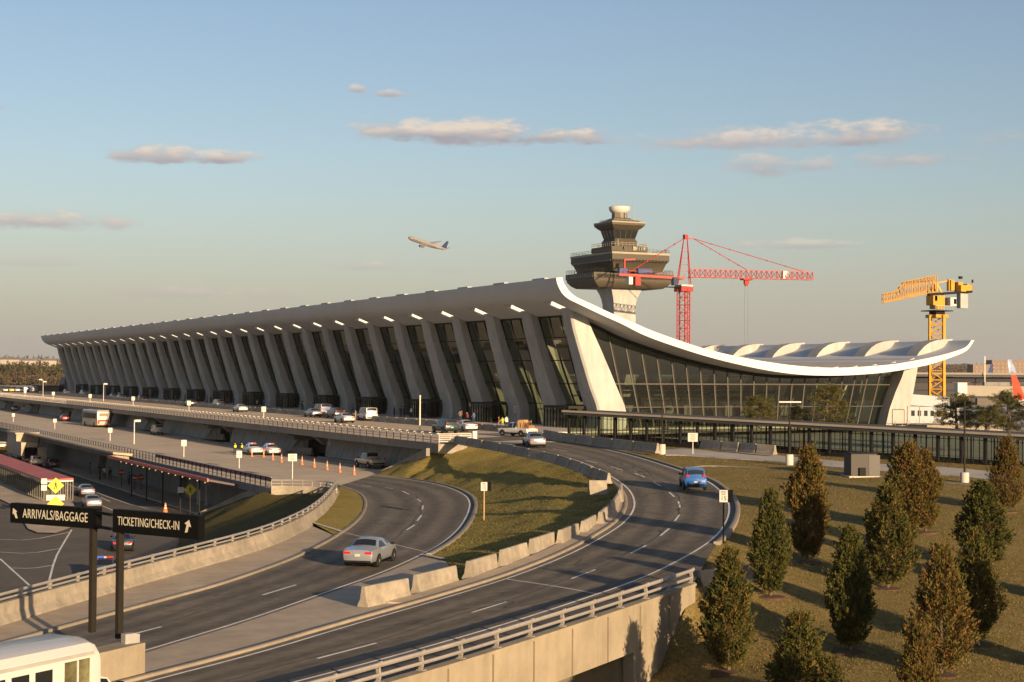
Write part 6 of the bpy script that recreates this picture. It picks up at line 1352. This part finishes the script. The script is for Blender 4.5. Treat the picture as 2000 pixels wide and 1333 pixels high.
for k, (x, y, z, t, l, lb) in enumerate(pp): person(G(x, y, z), random.uniform(0, 6), t, l, lb, k % 2, group='people on the upper deck')
for k, (x, y, t, lb) in enumerate([(195, 938, BLK, 'person in black waiting under the beige canopy, leftmost'), (204, 936, WHT, 'person in pale top under the beige canopy'), (215, 938, BLK, 'person in black nearest the no entry signs'), (176, 928, GRY, 'person in grey far back under the canopy'), (252, 948, BLU, 'person in blue between the no entry signs')]):
    person(G(x, y, Z_LOW+.16), k, t, BLK, lb, k % 2, group='people on the lower pavement')
rp = random.Random(9); tops = [(BLK, 'black'), (NAV, 'navy'), (GRY, 'grey'), (TAN, 'tan'), (WHT, 'white'), (RED, 'red'), (BLU, 'blue')]
for k in range(1, 9):
    for j in range(2):
        c, cn = tops[(k*2+j*3) % 7]; person(Vector((rp.uniform(93, 97.5), V0+BAY*(2*k+.35+.35*j)+rp.uniform(-1, 1), .145)), rp.uniform(0, 6), c, BLK, f'person in {cn} top by the {ordn(k)} terminal entrance, {"nearer" if j == 0 else "farther"} of two', (k+j) % 2, group='people by the terminal entrances')
# ================================================================== TREES
def leafcloud(name, P, D, ln, wd, mats, mi=None, par=None):
    """many small pointed leaf blades: positions, directions, lengths, widths"""
    n = len(P); D = D/np.linalg.norm(D, axis=1)[:, None]; r = rng.normal(size=(n, 3)); sd = np.cross(D, r); sd /= np.linalg.norm(sd, axis=1)[:, None]
    ln = ln[:, None]; wd = wd[:, None]; V = np.empty((n, 4, 3)); V[:, 0] = P; V[:, 1] = P+D*ln*.55+sd*wd; V[:, 2] = P+D*ln; V[:, 3] = P+D*ln*.45-sd*wd
    me = bpy.data.meshes.new(name); me.vertices.add(4*n); me.vertices.foreach_set('co', V.reshape(-1)); me.loops.add(4*n); me.loops.foreach_set('vertex_index', np.arange(4*n)); me.polygons.add(n); me.polygons.foreach_set('loop_start', np.arange(n)*4); me.polygons.foreach_set('loop_total', np.full(n, 4))
    for m in mats: me.materials.append(m)
    if mi is not None: me.polygons.foreach_set('material_index', mi)
    me.update(calc_edges=True); o = bpy.data.objects.new(name, me); COL.objects.link(o); o.parent = par; return o
def leafmat(name, a, b, s=2.2, tr=.25):
    m = bpy.data.materials.new(name); m.use_nodes = True; t = m.node_tree; bs = t.nodes['Principled BSDF']; bs.inputs['Roughness'].default_value = .75; bs.inputs['Specular IOR Level'].default_value = .15
    tcn = t.nodes.new('ShaderNodeTexCoord'); oi = t.nodes.new('ShaderNodeObjectInfo'); n = t.nodes.new('ShaderNodeTexNoise'); n.inputs['Scale'].default_value = s; n.inputs['Detail'].default_value = 4; t.links.new(tcn.outputs['Object'], n.inputs['Vector'])
    r = t.nodes.new('ShaderNodeMapRange'); r.inputs[1].default_value = .36; r.inputs[2].default_value = .64; t.links.new(n.outputs['Fac'], r.inputs[0])
    x = t.nodes.new('ShaderNodeMix'); x.data_type = 'RGBA'; x.inputs[6].default_value = (*a, 1); x.inputs[7].default_value = (*b, 1); t.links.new(r.outputs[0], x.inputs[0]); t.links.new(x.outputs[2], bs.inputs['Base Color'])
    tl_ = t.nodes.new('ShaderNodeBsdfTranslucent'); t.links.new(x.outputs[2], tl_.inputs[0]); ms = t.nodes.new('ShaderNodeMixShader'); ms.inputs[0].default_value = tr; out = t.nodes['Material Output']
    t.links.new(bs.outputs[0], ms.inputs[1]); t.links.new(tl_.outputs[0], ms.inputs[2]); t.links.new(ms.outputs[0], out.inputs[0]); return m
bark = mat('bark', (.10, .07, .045), .9, .25, 4, .4)
CED = [leafmat('cedar_green', (.045, .052, .012), (.10, .088, .021), 2.2, .1), leafmat('cedar_brown', (.078, .058, .016), (.135, .09, .024), 2.2, .1), leafmat('cedar_rust', (.105, .060, .017), (.155, .085, .024), 2.2, .1), leafmat('cedar_dark', (.030, .040, .011), (.065, .066, .018), 2.2, .1)]
PIN = [leafmat('pine_green', (.045, .065, .018), (.10, .095, .024)), leafmat('pine_gold', (.09, .085, .022), (.15, .115, .03))]
def cedar(h, rad, seed, pal, lean=0., dens=1., loose=.0, belly=.25, tip=.6):
    g = np.random.default_rng(seed); root = empty('cedar_tree', (0, 0, 0)); nb = int(950*dens); P = []; D = []; LN = []; WD = []; MI = []
    lob = [(g.uniform(0, 2*PI), g.uniform(.05, .98), g.uniform(-.42, .36)) for _ in range(24)]
    for _ in range(nb):
        s = g.uniform(0, 1)**.95; a = g.uniform(0, 2*PI); prof = rad*min(1., (s+.05)/belly)**.55*(max(0, (1-s)/(1-belly))**tip if s > belly else 1.)
        for la, ls, am in lob: prof *= 1+am*math.exp(-((math.cos(a-la)-1)**2*3+((s-ls)/.08)**2))
        q = g.uniform(.1, 1.0)**.5; rr = prof*q; c = np.array([rr*math.cos(a)+lean*s*h, rr*math.sin(a), h*(.05+.88*s)]); m = pal[int(g.integers(0, len(pal)))]
        k = int(g.integers(18, 30)); up_ = g.uniform(.5, 2.0); dirn = np.array([math.cos(a)*(1-.5*s), math.sin(a)*(1-.5*s), up_]); dirn /= np.linalg.norm(dirn); sp = g.uniform(.22, .50)*(1+loose); out = q > .7 and g.random() < .22
        if out: sp *= g.uniform(1.2, 1.7)
        t = g.uniform(0, 1, k)**(.8 if out else 1.); off = g.normal(size=(k, 3))*(.045 if out else .065)*(1+loose)*(1.15-t[:, None]*.9); P.append(c+dirn*(t[:, None]*sp)+off); D.append(dirn*1.1+g.normal(size=(k, 3))*.5); LN.append(g.uniform(.10, .20, k)); WD.append(g.uniform(.018, .040, k)); MI += [m]*k
    o = leafcloud('crown', np.vstack(P), np.vstack(D), np.hstack(LN), np.hstack(WD), CED, MI, root)
    mb = MB(); mb.tube((0, 0, -.4), (lean*h*.4, 0, h*.45), .10, 8, r2=.06); mb.tube((lean*h*.4, 0, h*.45), (lean*h*.85, 0, h*.86), .06, 6, r2=.02)
    for i in range(26): z = h*g.uniform(.08, .75); a = g.uniform(0, 2*PI); mb.tube((lean*z, 0, z), (lean*z+math.cos(a)*rad*.75, math.sin(a)*rad*.75, z+rad*.8), .025, 5, r2=.008)
    mb.build('trunk', bark, root); return root
protos = [cedar(5.0, 1.0, 1, [0, 1, 0, 3], belly=.3, tip=.55), cedar(5.0, 1.05, 2, [0, 0, 3], belly=.38, tip=.75), cedar(5.0, .95, 3, [1, 1, 2, 0], belly=.45, tip=.5), cedar(5.0, 1.25, 4, [1, 2, 0, 1], loose=.35, belly=.3, tip=.8), cedar(5.0, 1.2, 5, [0, 0, 1, 0], loose=.3, belly=.25, tip=.65, lean=.03)]
# grass blades and weeds on the mound and the slope
def tufts(name, ob, n, cols, ln, seed):
    g = np.random.default_rng(seed); me = ob.data; me.calc_loop_triangles(); tv = np.array([[me.vertices[i].co[:] for i in t.vertices] for t in me.loop_triangles]); cen = tv.mean(1)-np.array(C0)
    z = cen@np.array(fw); x = F*(cen@np.array(CR))/z; y = F*(cen@np.array(CU))/z; ok = (z > 10) & (np.abs(x) < 1040) & (y > -720) & (y < 400); tv = tv[ok]; ar = np.linalg.norm(np.cross(tv[:, 1]-tv[:, 0], tv[:, 2]-tv[:, 0]), axis=1)/2
    w = ar/(z[ok]**1.2); idx_ = g.choice(len(tv), n, p=w/w.sum()); u = g.random((n, 2)); fl = u.sum(1) > 1; u[fl] = 1-u[fl]; T = tv[idx_]; P = T[:, 0]+(T[:, 1]-T[:, 0])*u[:, :1]+(T[:, 2]-T[:, 0])*u[:, 1:]
    cl = np.sin(P[:, 0]*1.7+np.sin(P[:, 1]*.9)*2)*np.sin(P[:, 1]*1.3+1)*.5+.5
    D = g.normal(size=(n, 3))*.55; D[:, 2] = 1.; o = leafcloud(name, P-np.array([0, 0, .02]), D, g.uniform(.5, 1.3, n)*ln*(.6+.7*cl), g.uniform(.010, .024, n), cols, g.integers(0, len(cols), n)); o['kind'] = 'stuff'; return o
GB = [leafmat('blade_olive', (.12, .11, .032), (.17, .14, .045), .8), leafmat('blade_straw', (.18, .135, .052), (.22, .16, .062), .8), leafmat('blade_green', (.085, .10, .025), (.13, .125, .035), .8)]
tufts('grass_blades', mound_o, 60000, [GB[0], GB[0], GB[2], GB[1]], .095, 3); tufts('grass_blades', slope_o, 100000, [GB[0], GB[1], GB[1], GB[2]], .085, 4)
# px of the base, py of the base, ground z, py of the top, width in px, proto, label
CE = [(1423, 1312, -4.3, 1078, 100, 0, 'dark green cedar closest to the bridge end, second from the left front'), (1577, 1098, -2.9, 878, 82, 2, 'narrow brownish cedar standing alone left of the tree group'), (1505, 1166, -3.25, 962, 82, 1, 'green cedar right of the ramp bend with speed sign'), (1660, 1272, -4.1, 1036, 98, 1, 'dark shaded cedar in front of the middle of the tree group'), (1734, 1150, -3.05, 952, 98, 0, 'broad golden-green cedar at the centre of the group'), (1772, 1040, -2.05, 872, 92, 2, 'tall rusty cedar behind the grey kiosk'), (1808, 1040, -2.05, 884, 62, 2, 'slim rusty cedar half behind the taller rusty one'), (1918, 1112, -2.7, 945, 110, 1, 'dark leaning cedar by the signs at right'), (1965, 1000, -1.6, 862, 72, 3, 'reddish topped cedar near the right frame edge'), (1838, 1318, -4.45, 1080, 125, 3, 'large loose orange-brown cedar at lower right'), (1905, 1258, -3.95, 1042, 112, 4, 'large green cedar behind the orange-brown one at lower right'), (1562, 1420, -5.4, 1205, 135, 4, 'cedar cut by the bottom edge right of the bridge'), (1795, 1450, -5.6, 1232, 100, 3, 'rusty pointed cedar cut by the bottom edge at right'), (1620, 1480, -5.8, 1290, 110, 0, 'low green cedar top peeping in at the bottom edge'),
      (2090, 1180, -3.3, 960, 110, 1, 'green cedar just outside the right frame edge'), (2140, 1330, -4.6, 1090, 120, 4, 'wide cedar outside the right frame edge')]
used = set()
cedars = []
for k, (bx, by, z, ty, w, pi, lb) in enumerate(CE):
    o = protos[pi] if pi not in used else copy_tree(protos[pi]); used.add(pi); p = onslope(bx, by) or G(bx, by, z); Zd = (p-C0).dot(fw); h = (by-ty)*Zd/F*1.02; wd = w*Zd/F
    o.location = p; o.rotation_euler.z = random.uniform(0, 6.28); s = h/5.0; base = {0: 2.35, 1: 2.4, 2: 2.2, 3: 2.95, 4: 2.85}[pi]; sw = wd/base; o.scale = (sw, sw, s); tag(o, lb, 'tree', 'cedars on the grass slope'); cedars.append(p)
# mulch rings
for p in cedars[:11]:
    mb = MB(); mb.lathe([(.8, -.15), (.72, .02), (.4, .06), (.05, .07)], n=18); o = mb.build('mulch_ring', mat('mulch', (.085, .05, .028), .95, .3, 6, .5), smooth=50); o.location = p; o['kind'] = 'stuff'
# pines behind the glazed walkway
def pine(h, rad, seed, g_):
    g = np.random.default_rng(seed); root = empty('pine_tree', (0, 0, 0)); P = []; D = []; LN = []; WD = []; MI = []; mb = MB(); mb.tube((0, 0, -.4), (.15, .1, h*.5), .14, 8, r2=.10); mb.tube((.15, .1, h*.5), (.1, 0, h*.92), .10, 6, r2=.03)
    for i in range(46):
        s = g.uniform(.12, 1); z = h*s; a = g.uniform(0, 2*PI); r1 = rad*(1.12-s)**.62*g.uniform(.55, 1.05); tip = np.array([math.cos(a)*r1, math.sin(a)*r1, z+g.uniform(-.1, .5)]); mb.tube((.12*s, .05, z-.25), tuple(tip), .04, 5, r2=.012)
        for j in range(7):
            c = np.array([0, 0, z])*(1)+(tip-np.array([0, 0, z]))*g.uniform(.4, 1.05)+g.normal(size=3)*.22; k = 34; d = g.normal(size=(k, 3)); d[:, 2] = np.abs(d[:, 2])*.9+.15; P.append(c+g.normal(size=(k, 3))*.10); D.append(d+np.array([math.cos(a), math.sin(a), .3])*.5); LN.append(g.uniform(.16, .30, k)); WD.append(g.uniform(.014, .03, k)); MI += [int(g.random() < .42)]*k
    leafcloud('crown', np.vstack(P), np.vstack(D), np.hstack(LN), np.hstack(WD), PIN, MI, root); mb.build('trunk', bark, root); return root
pines = [pine(5., 2.6, 11, 0), pine(5., 2.8, 12, 0)]
for k, (bx, by, Zd, ty, w, lb) in enumerate([(1482, 832, 188, 779, 92, 'small round pine before left part of the end glass wall'), (1618, 838, 185, 764, 118, 'bushy golden pine in front of the glass wall right half'), (1870, 846, 166, 777, 125, 'dark layered pine just right of the yellow crane foot'), (1968, 850, 160, 776, 120, 'dense golden-green pine at right frame edge behind the walkway'), (1925, 838, 176, 800, 90, 'low dark pine between the two right-hand pines'), (1558, 838, 190, 800, 70, 'low dark pine left of the bushy golden one'), (2045, 858, 158, 770, 130, 'pine just beyond the right frame edge')]):
    o = pines[k % 2] if k < 2 else copy_tree(pines[k % 2]); p = AT(bx, by, Zd); p.z = max(p.z, -.6); h = (by-ty)*Zd/F*1.05; o.location = p; s = h/5.; sw = w*Zd/F/5.2; o.scale = (sw, sw, s); o.rotation_euler.z = k*1.3; tag(o, lb, 'tree', 'pines behind the walkway')
# ================================================================== BACKGROUND
RV = Vector((.9, -.4353, 0)); FV = Vector((.4353, .9, 0))
con = empty('concourse', AT(1900, 760, 520), 0, 'long low concourse with flat roof and dark glass front behind the cranes', 'airport building'); co = con.location.copy()
def cq(a, d, z): return RV*a+FV*d+Vector((0, 0, z-co.z))
def cb(name, m, items):
    mb = MB()
    for a0, a1, d0, d1, z0, z1, mi in items: mb.hexa([cq(a0, d0, z0), cq(a1, d0, z0), cq(a1, d1, z0), cq(a0, d1, z0), cq(a0, d0, z1), cq(a1, d0, z1), cq(a1, d1, z1), cq(a0, d1, z1)], mi)
    return mb.build(name, m, con)
cb('wall', [mat('con_dark', (.010, .011, .014), .4, .2, .1, spec=.2), mat('con_band', (.028, .028, .034), .6, .1, .1, spec=.1)], [(-90, 190, 0, 30, -.6, 5.2, 0), (-90, 190, -.3, 30, 5.4, 7.2, 1), (-90, 190, -.2, 30, 2.6, 3.0, 1)])
cb('roof', mat('con_roof', (.22, .20, .17), .8, .1, .1), [(-91, 191, -3, 31, 8.0, 8.6, 0)]); cb('roof_edge', mat('con_edge', (.02, .02, .024), .6, .1, .1), [(-91, 191, -3.02, -2.5, 7.25, 7.99, 0)])
cb('mast', steel, [(2.7, 2.9, -4, -3.8, 5, 14, 0)])
jb = empty('jet_bridge', AT(1935, 772, 440), 0, 'beige jet bridge tunnel raised on struts before the concourse', 'jet bridge')
mb = MB(); mb.bar(-RV*8.5+Vector((0, 0, 1.2)), RV*9+Vector((0, 0, 1.0)), 2.6, 2.9); mb.build('tunnel', mat('jet_tan', (.26, .235, .195), .7, .06, .3), jb)
mb = MB(); mb.bar(-RV*9.6+Vector((0, 0, 1.6)), -RV*7+Vector((0, 0, 1.6)), 3.4, 3.6); mb.build('rotunda', sign_white, jb)
mb = MB(); mb.bar(-RV*2+Vector((0, 0, 3.1)), RV*5+Vector((0, 0, 3.1)), 2., 1.0); mb.build('roof_unit', conc_grey, jb)
mb = MB()
for s in (-7.5, -6, 4, 6): mb.bar(RV*s+Vector((0, 0, -.2)), RV*(s+.8)+Vector((0, 0, -6.6)), .35)
mb.bar(-RV*4+Vector((0, 0, -2.4)), RV*4.5+Vector((0, 0, -2.4)), 2.0, 3.0); mb.build('support', mat('jet_brown', (.10, .085, .07), .7, .1, .3), jb)
ml = empty('mobile_lounge', AT(1812, 815, 236), 0, 'white passenger lounge vehicle with square windows beside the rear column', 'passenger vehicle')
mb = MB(); mb.bar(-RV*4.2+Vector((0, 0, .3)), RV*4.2+Vector((0, 0, .3)), 3.6, 2.5); mb.bar(-RV*4.1+Vector((0, 0, 3.2)), -RV*2.9+Vector((0, 0, 3.2)), .7, 3.6); mb.bar(-RV*2.9+Vector((0, 0, 2.6)), RV*3.0+Vector((0, 0, 2.2)), 2., 1.6); mb.build('body', paint('p_lounge', (.30, .32, .35), 0, .5), ml)
mb = MB()
for k in range(8): q = -RV*(3.6-k*.95)-FV*1.82+Vector((0, 0, .6)); mb.bar(q-RV*.25, q+RV*.25, .06, .8)
mb.build('window_row', tglass, ml)
for s in (-2.6, 2.6): mb = MB(); q = RV*s-FV*1.2+Vector((0, 0, -1.3)); mb.tube(q-FV*.3, q+FV*.3, .65, 14); mb.build('wheel', rubber, ml)
mb = MB(); mb.bar(-RV*3.5+Vector((0, 0, -1.2)), RV*3.5+Vector((0, 0, -1.2)), 2.4, .5); mb.build('chassis', dark_metal, ml)
# brick block far right
bb = AT(1960, 726, 1250); hotel = empty('apartment_block', bb, 0, 'far brown brick multi-storey block beyond the concourse at right', 'building')
mb = MB()
for a0, a1, h in [(-24, -8, 5.5), (-9, 22, 9.), (20, 60, 6.5)]: mb.hexa([RV*a0+Vector((0, 0, -8)), RV*a1+Vector((0, 0, -8)), RV*a1+FV*16+Vector((0, 0, -8)), RV*a0+FV*16+Vector((0, 0, -8))]+[q+Vector((0, 0, h)) for q in (RV*a0, RV*a1, RV*a1+FV*16, RV*a0+FV*16)])
mb.build('wall', mat('far_brick', (.20, .145, .11), .8, .1, .1), hotel)
mb = MB()
for f in range(5):
    for k in range(13):
        a = -22+k*3.4; h = 5.5 if a < -9 else (9 if a < 20 else 6.5); z = -6+f*3
        if z+1.2 < h: q = RV*a-FV*.1+Vector((0, 0, z)); mb.bar(q, q+RV*1.7, .1, 1.3)
mb.build('windows', mat('far_window', (.12, .10, .09), .4, .1, .1), hotel)
# hills, far woods, white sheds at left
def ridge(name, Z, x0, x1, ytop, m, n=60, amp=4., kind='structure'):
    mb = MB(); R1 = []; R2 = []
    for k in range(n+1):
        px = x0+(x1-x0)*k/n; yh = 730.8+(px-1000)*.0059; p = AT(px, yh, Z); h = (yh-ytop)*Z/F+ZC; h += amp*(math.sin(k*.7)+.6*math.sin(k*1.9+1)+.3*math.sin(k*4.1)); R1.append((p.x, p.y, -2)); R2.append((p.x+FV.x*60, p.y+FV.y*60, h))
    R3 = [(a[0]+FV.x*400, a[1]+FV.y*400, -2) for a in R1]; mb.loft([R1, R2, R3], False, False); o = mb.build(name, m, smooth=60, recalc=False); o['kind'] = kind; return o
hill_m = mat('far_hill', (.13, .10, .085), .95, .15, .01, 0)
ridge('hills', 3400, 1500, 2300, 713, hill_m, 60, 3.); ridge('hills', 3600, -700, 700, 703, hill_m, 80, 3.)
def wood(name, Z0, Z1, x0, x1, ytop, n, mats, size, ybase=747):
    g = np.random.default_rng(5); P = []; D = []; LN = []; WD = []; MI = []
    for _ in range(n):
        px = g.uniform(x0, x1); Z = g.uniform(Z0, Z1); yh = 730.8+(px-1000)*.0059; p = AT(px, yh, Z); top = (yh-ytop)*Z/F+ZC+g.normal()*.9; k = 46; r = g.uniform(.7, 1.4)*size*2.4; m = int(g.integers(0, len(mats)))
        c = np.array([p.x, p.y, 0]); t = g.uniform(0, 1, (k, 1)); h = max(2., top*g.uniform(.72, 1.05)); o_ = g.normal(size=(k, 3))*np.array([r*.45, r*.45, 0])*(1.05-t*.75); P.append(c+o_+np.hstack([np.zeros((k, 2)), -1+t*(h+.5)])); d = g.normal(size=(k, 3)); d[:, 2] = np.abs(d[:, 2])+.3; D.append(d); LN.append(g.uniform(.7, 1.4, k)*size); WD.append(g.uniform(.12, .3, k)*size); MI += [m]*k
    o = leafcloud(name, np.vstack(P), np.vstack(D), np.hstack(LN), np.hstack(WD), mats, MI); o['kind'] = 'stuff'; return o
FW = [leafmat('wood_green', (.055, .055, .028), (.08, .07, .034), .1), leafmat('wood_brown', (.085, .068, .044), (.11, .085, .052), .1), leafmat('wood_rust', (.10, .07, .05), (.095, .08, .052), .1)]
wood('far_wood', 980, 1250, -500, 200, 713, 1000, [FW[0], FW[0], FW[1]], 2.4); wood('far_thicket', 900, 990, -500, 200, 735, 500, [FW[1], FW[2]], 1.7)
wood('far_trees', 2300, 2600, -600, 260, 698, 420, [FW[1], FW[2]], 4.); wood('far_trees', 2300, 2600, 1750, 2200, 712, 300, [FW[1], FW[2]], 3.2)
for k, (x0, x1, y0, y1, lb) in enumerate([(0, 38, 703, 711, 'long pale shed far off at the left frame edge'), (44, 72, 705, 710, 'small pale house row beyond the far woods'), (80, 112, 705, 710, 'pale low shed beyond woods, nearest the terminal')]):
    p = AT((x0+x1)/2, y1, 2100); w = (x1-x0)*2100/F; h = (y1-y0)*2100/F; mb = MB(); b0 = p-RV*w/2-Vector((0, 0, 12)); b1 = p+RV*w/2-Vector((0, 0, 12)); mb.hexa([b0, b1, b1+FV*25, b0+FV*25]+[q+Vector((0, 0, h+12)) for q in (b0, b1, b1+FV*25, b0+FV*25)]); mb.hexa([q+Vector((0, 0, h+12)) for q in (b0-RV*1, b1+RV*1, b1+FV*26, b0+FV*26)]+[q+Vector((0, 0, h+15)) for q in (b0+FV*10, b1+FV*10, b1+FV*14, b0+FV*14)], 1); o = mb.build('far_shed', [mat('shed_wall', (.34, .30, .26), .8, .1, .1), mat('shed_roof', (.2, .18, .16), .8, .1, .1)]); tag(o, lb, 'building', 'pale buildings beyond the woods')
mb = MB(); p = AT(94, 764, 560); mb.box((p.x, p.y, 2.5), (10, 7, .4), 1, -.45); mb.box((p.x, p.y+1, 1.2), (9.4, 5, 2.3), 0, -.45); o = mb.build('dark_shelter', [mat('shelter_dark', (.05, .05, .06), .6, .1, .3), pave]); tag(o, 'dark flat-roofed shelter left of far end of the terminal', 'building')
# ================================================================== HAZE
hm = bpy.data.materials.new('haze_air'); hm.use_nodes = True; t = hm.node_tree; t.nodes.clear(); o_ = t.nodes.new('ShaderNodeOutputMaterial'); pv = t.nodes.new('ShaderNodeVolumePrincipled')
pv.inputs['Color'].default_value = (.76, .76, .78, 1); pv.inputs['Density'].default_value = 0.00005; pv.inputs['Anisotropy'].default_value = .2; t.links.new(pv.outputs[0], o_.inputs['Volume'])
mb = MB(); mb.box((2500, 2500, 77.5), (13300, 13300, 176)); o = mb.build('haze', hm); o['kind'] = 'stuff'
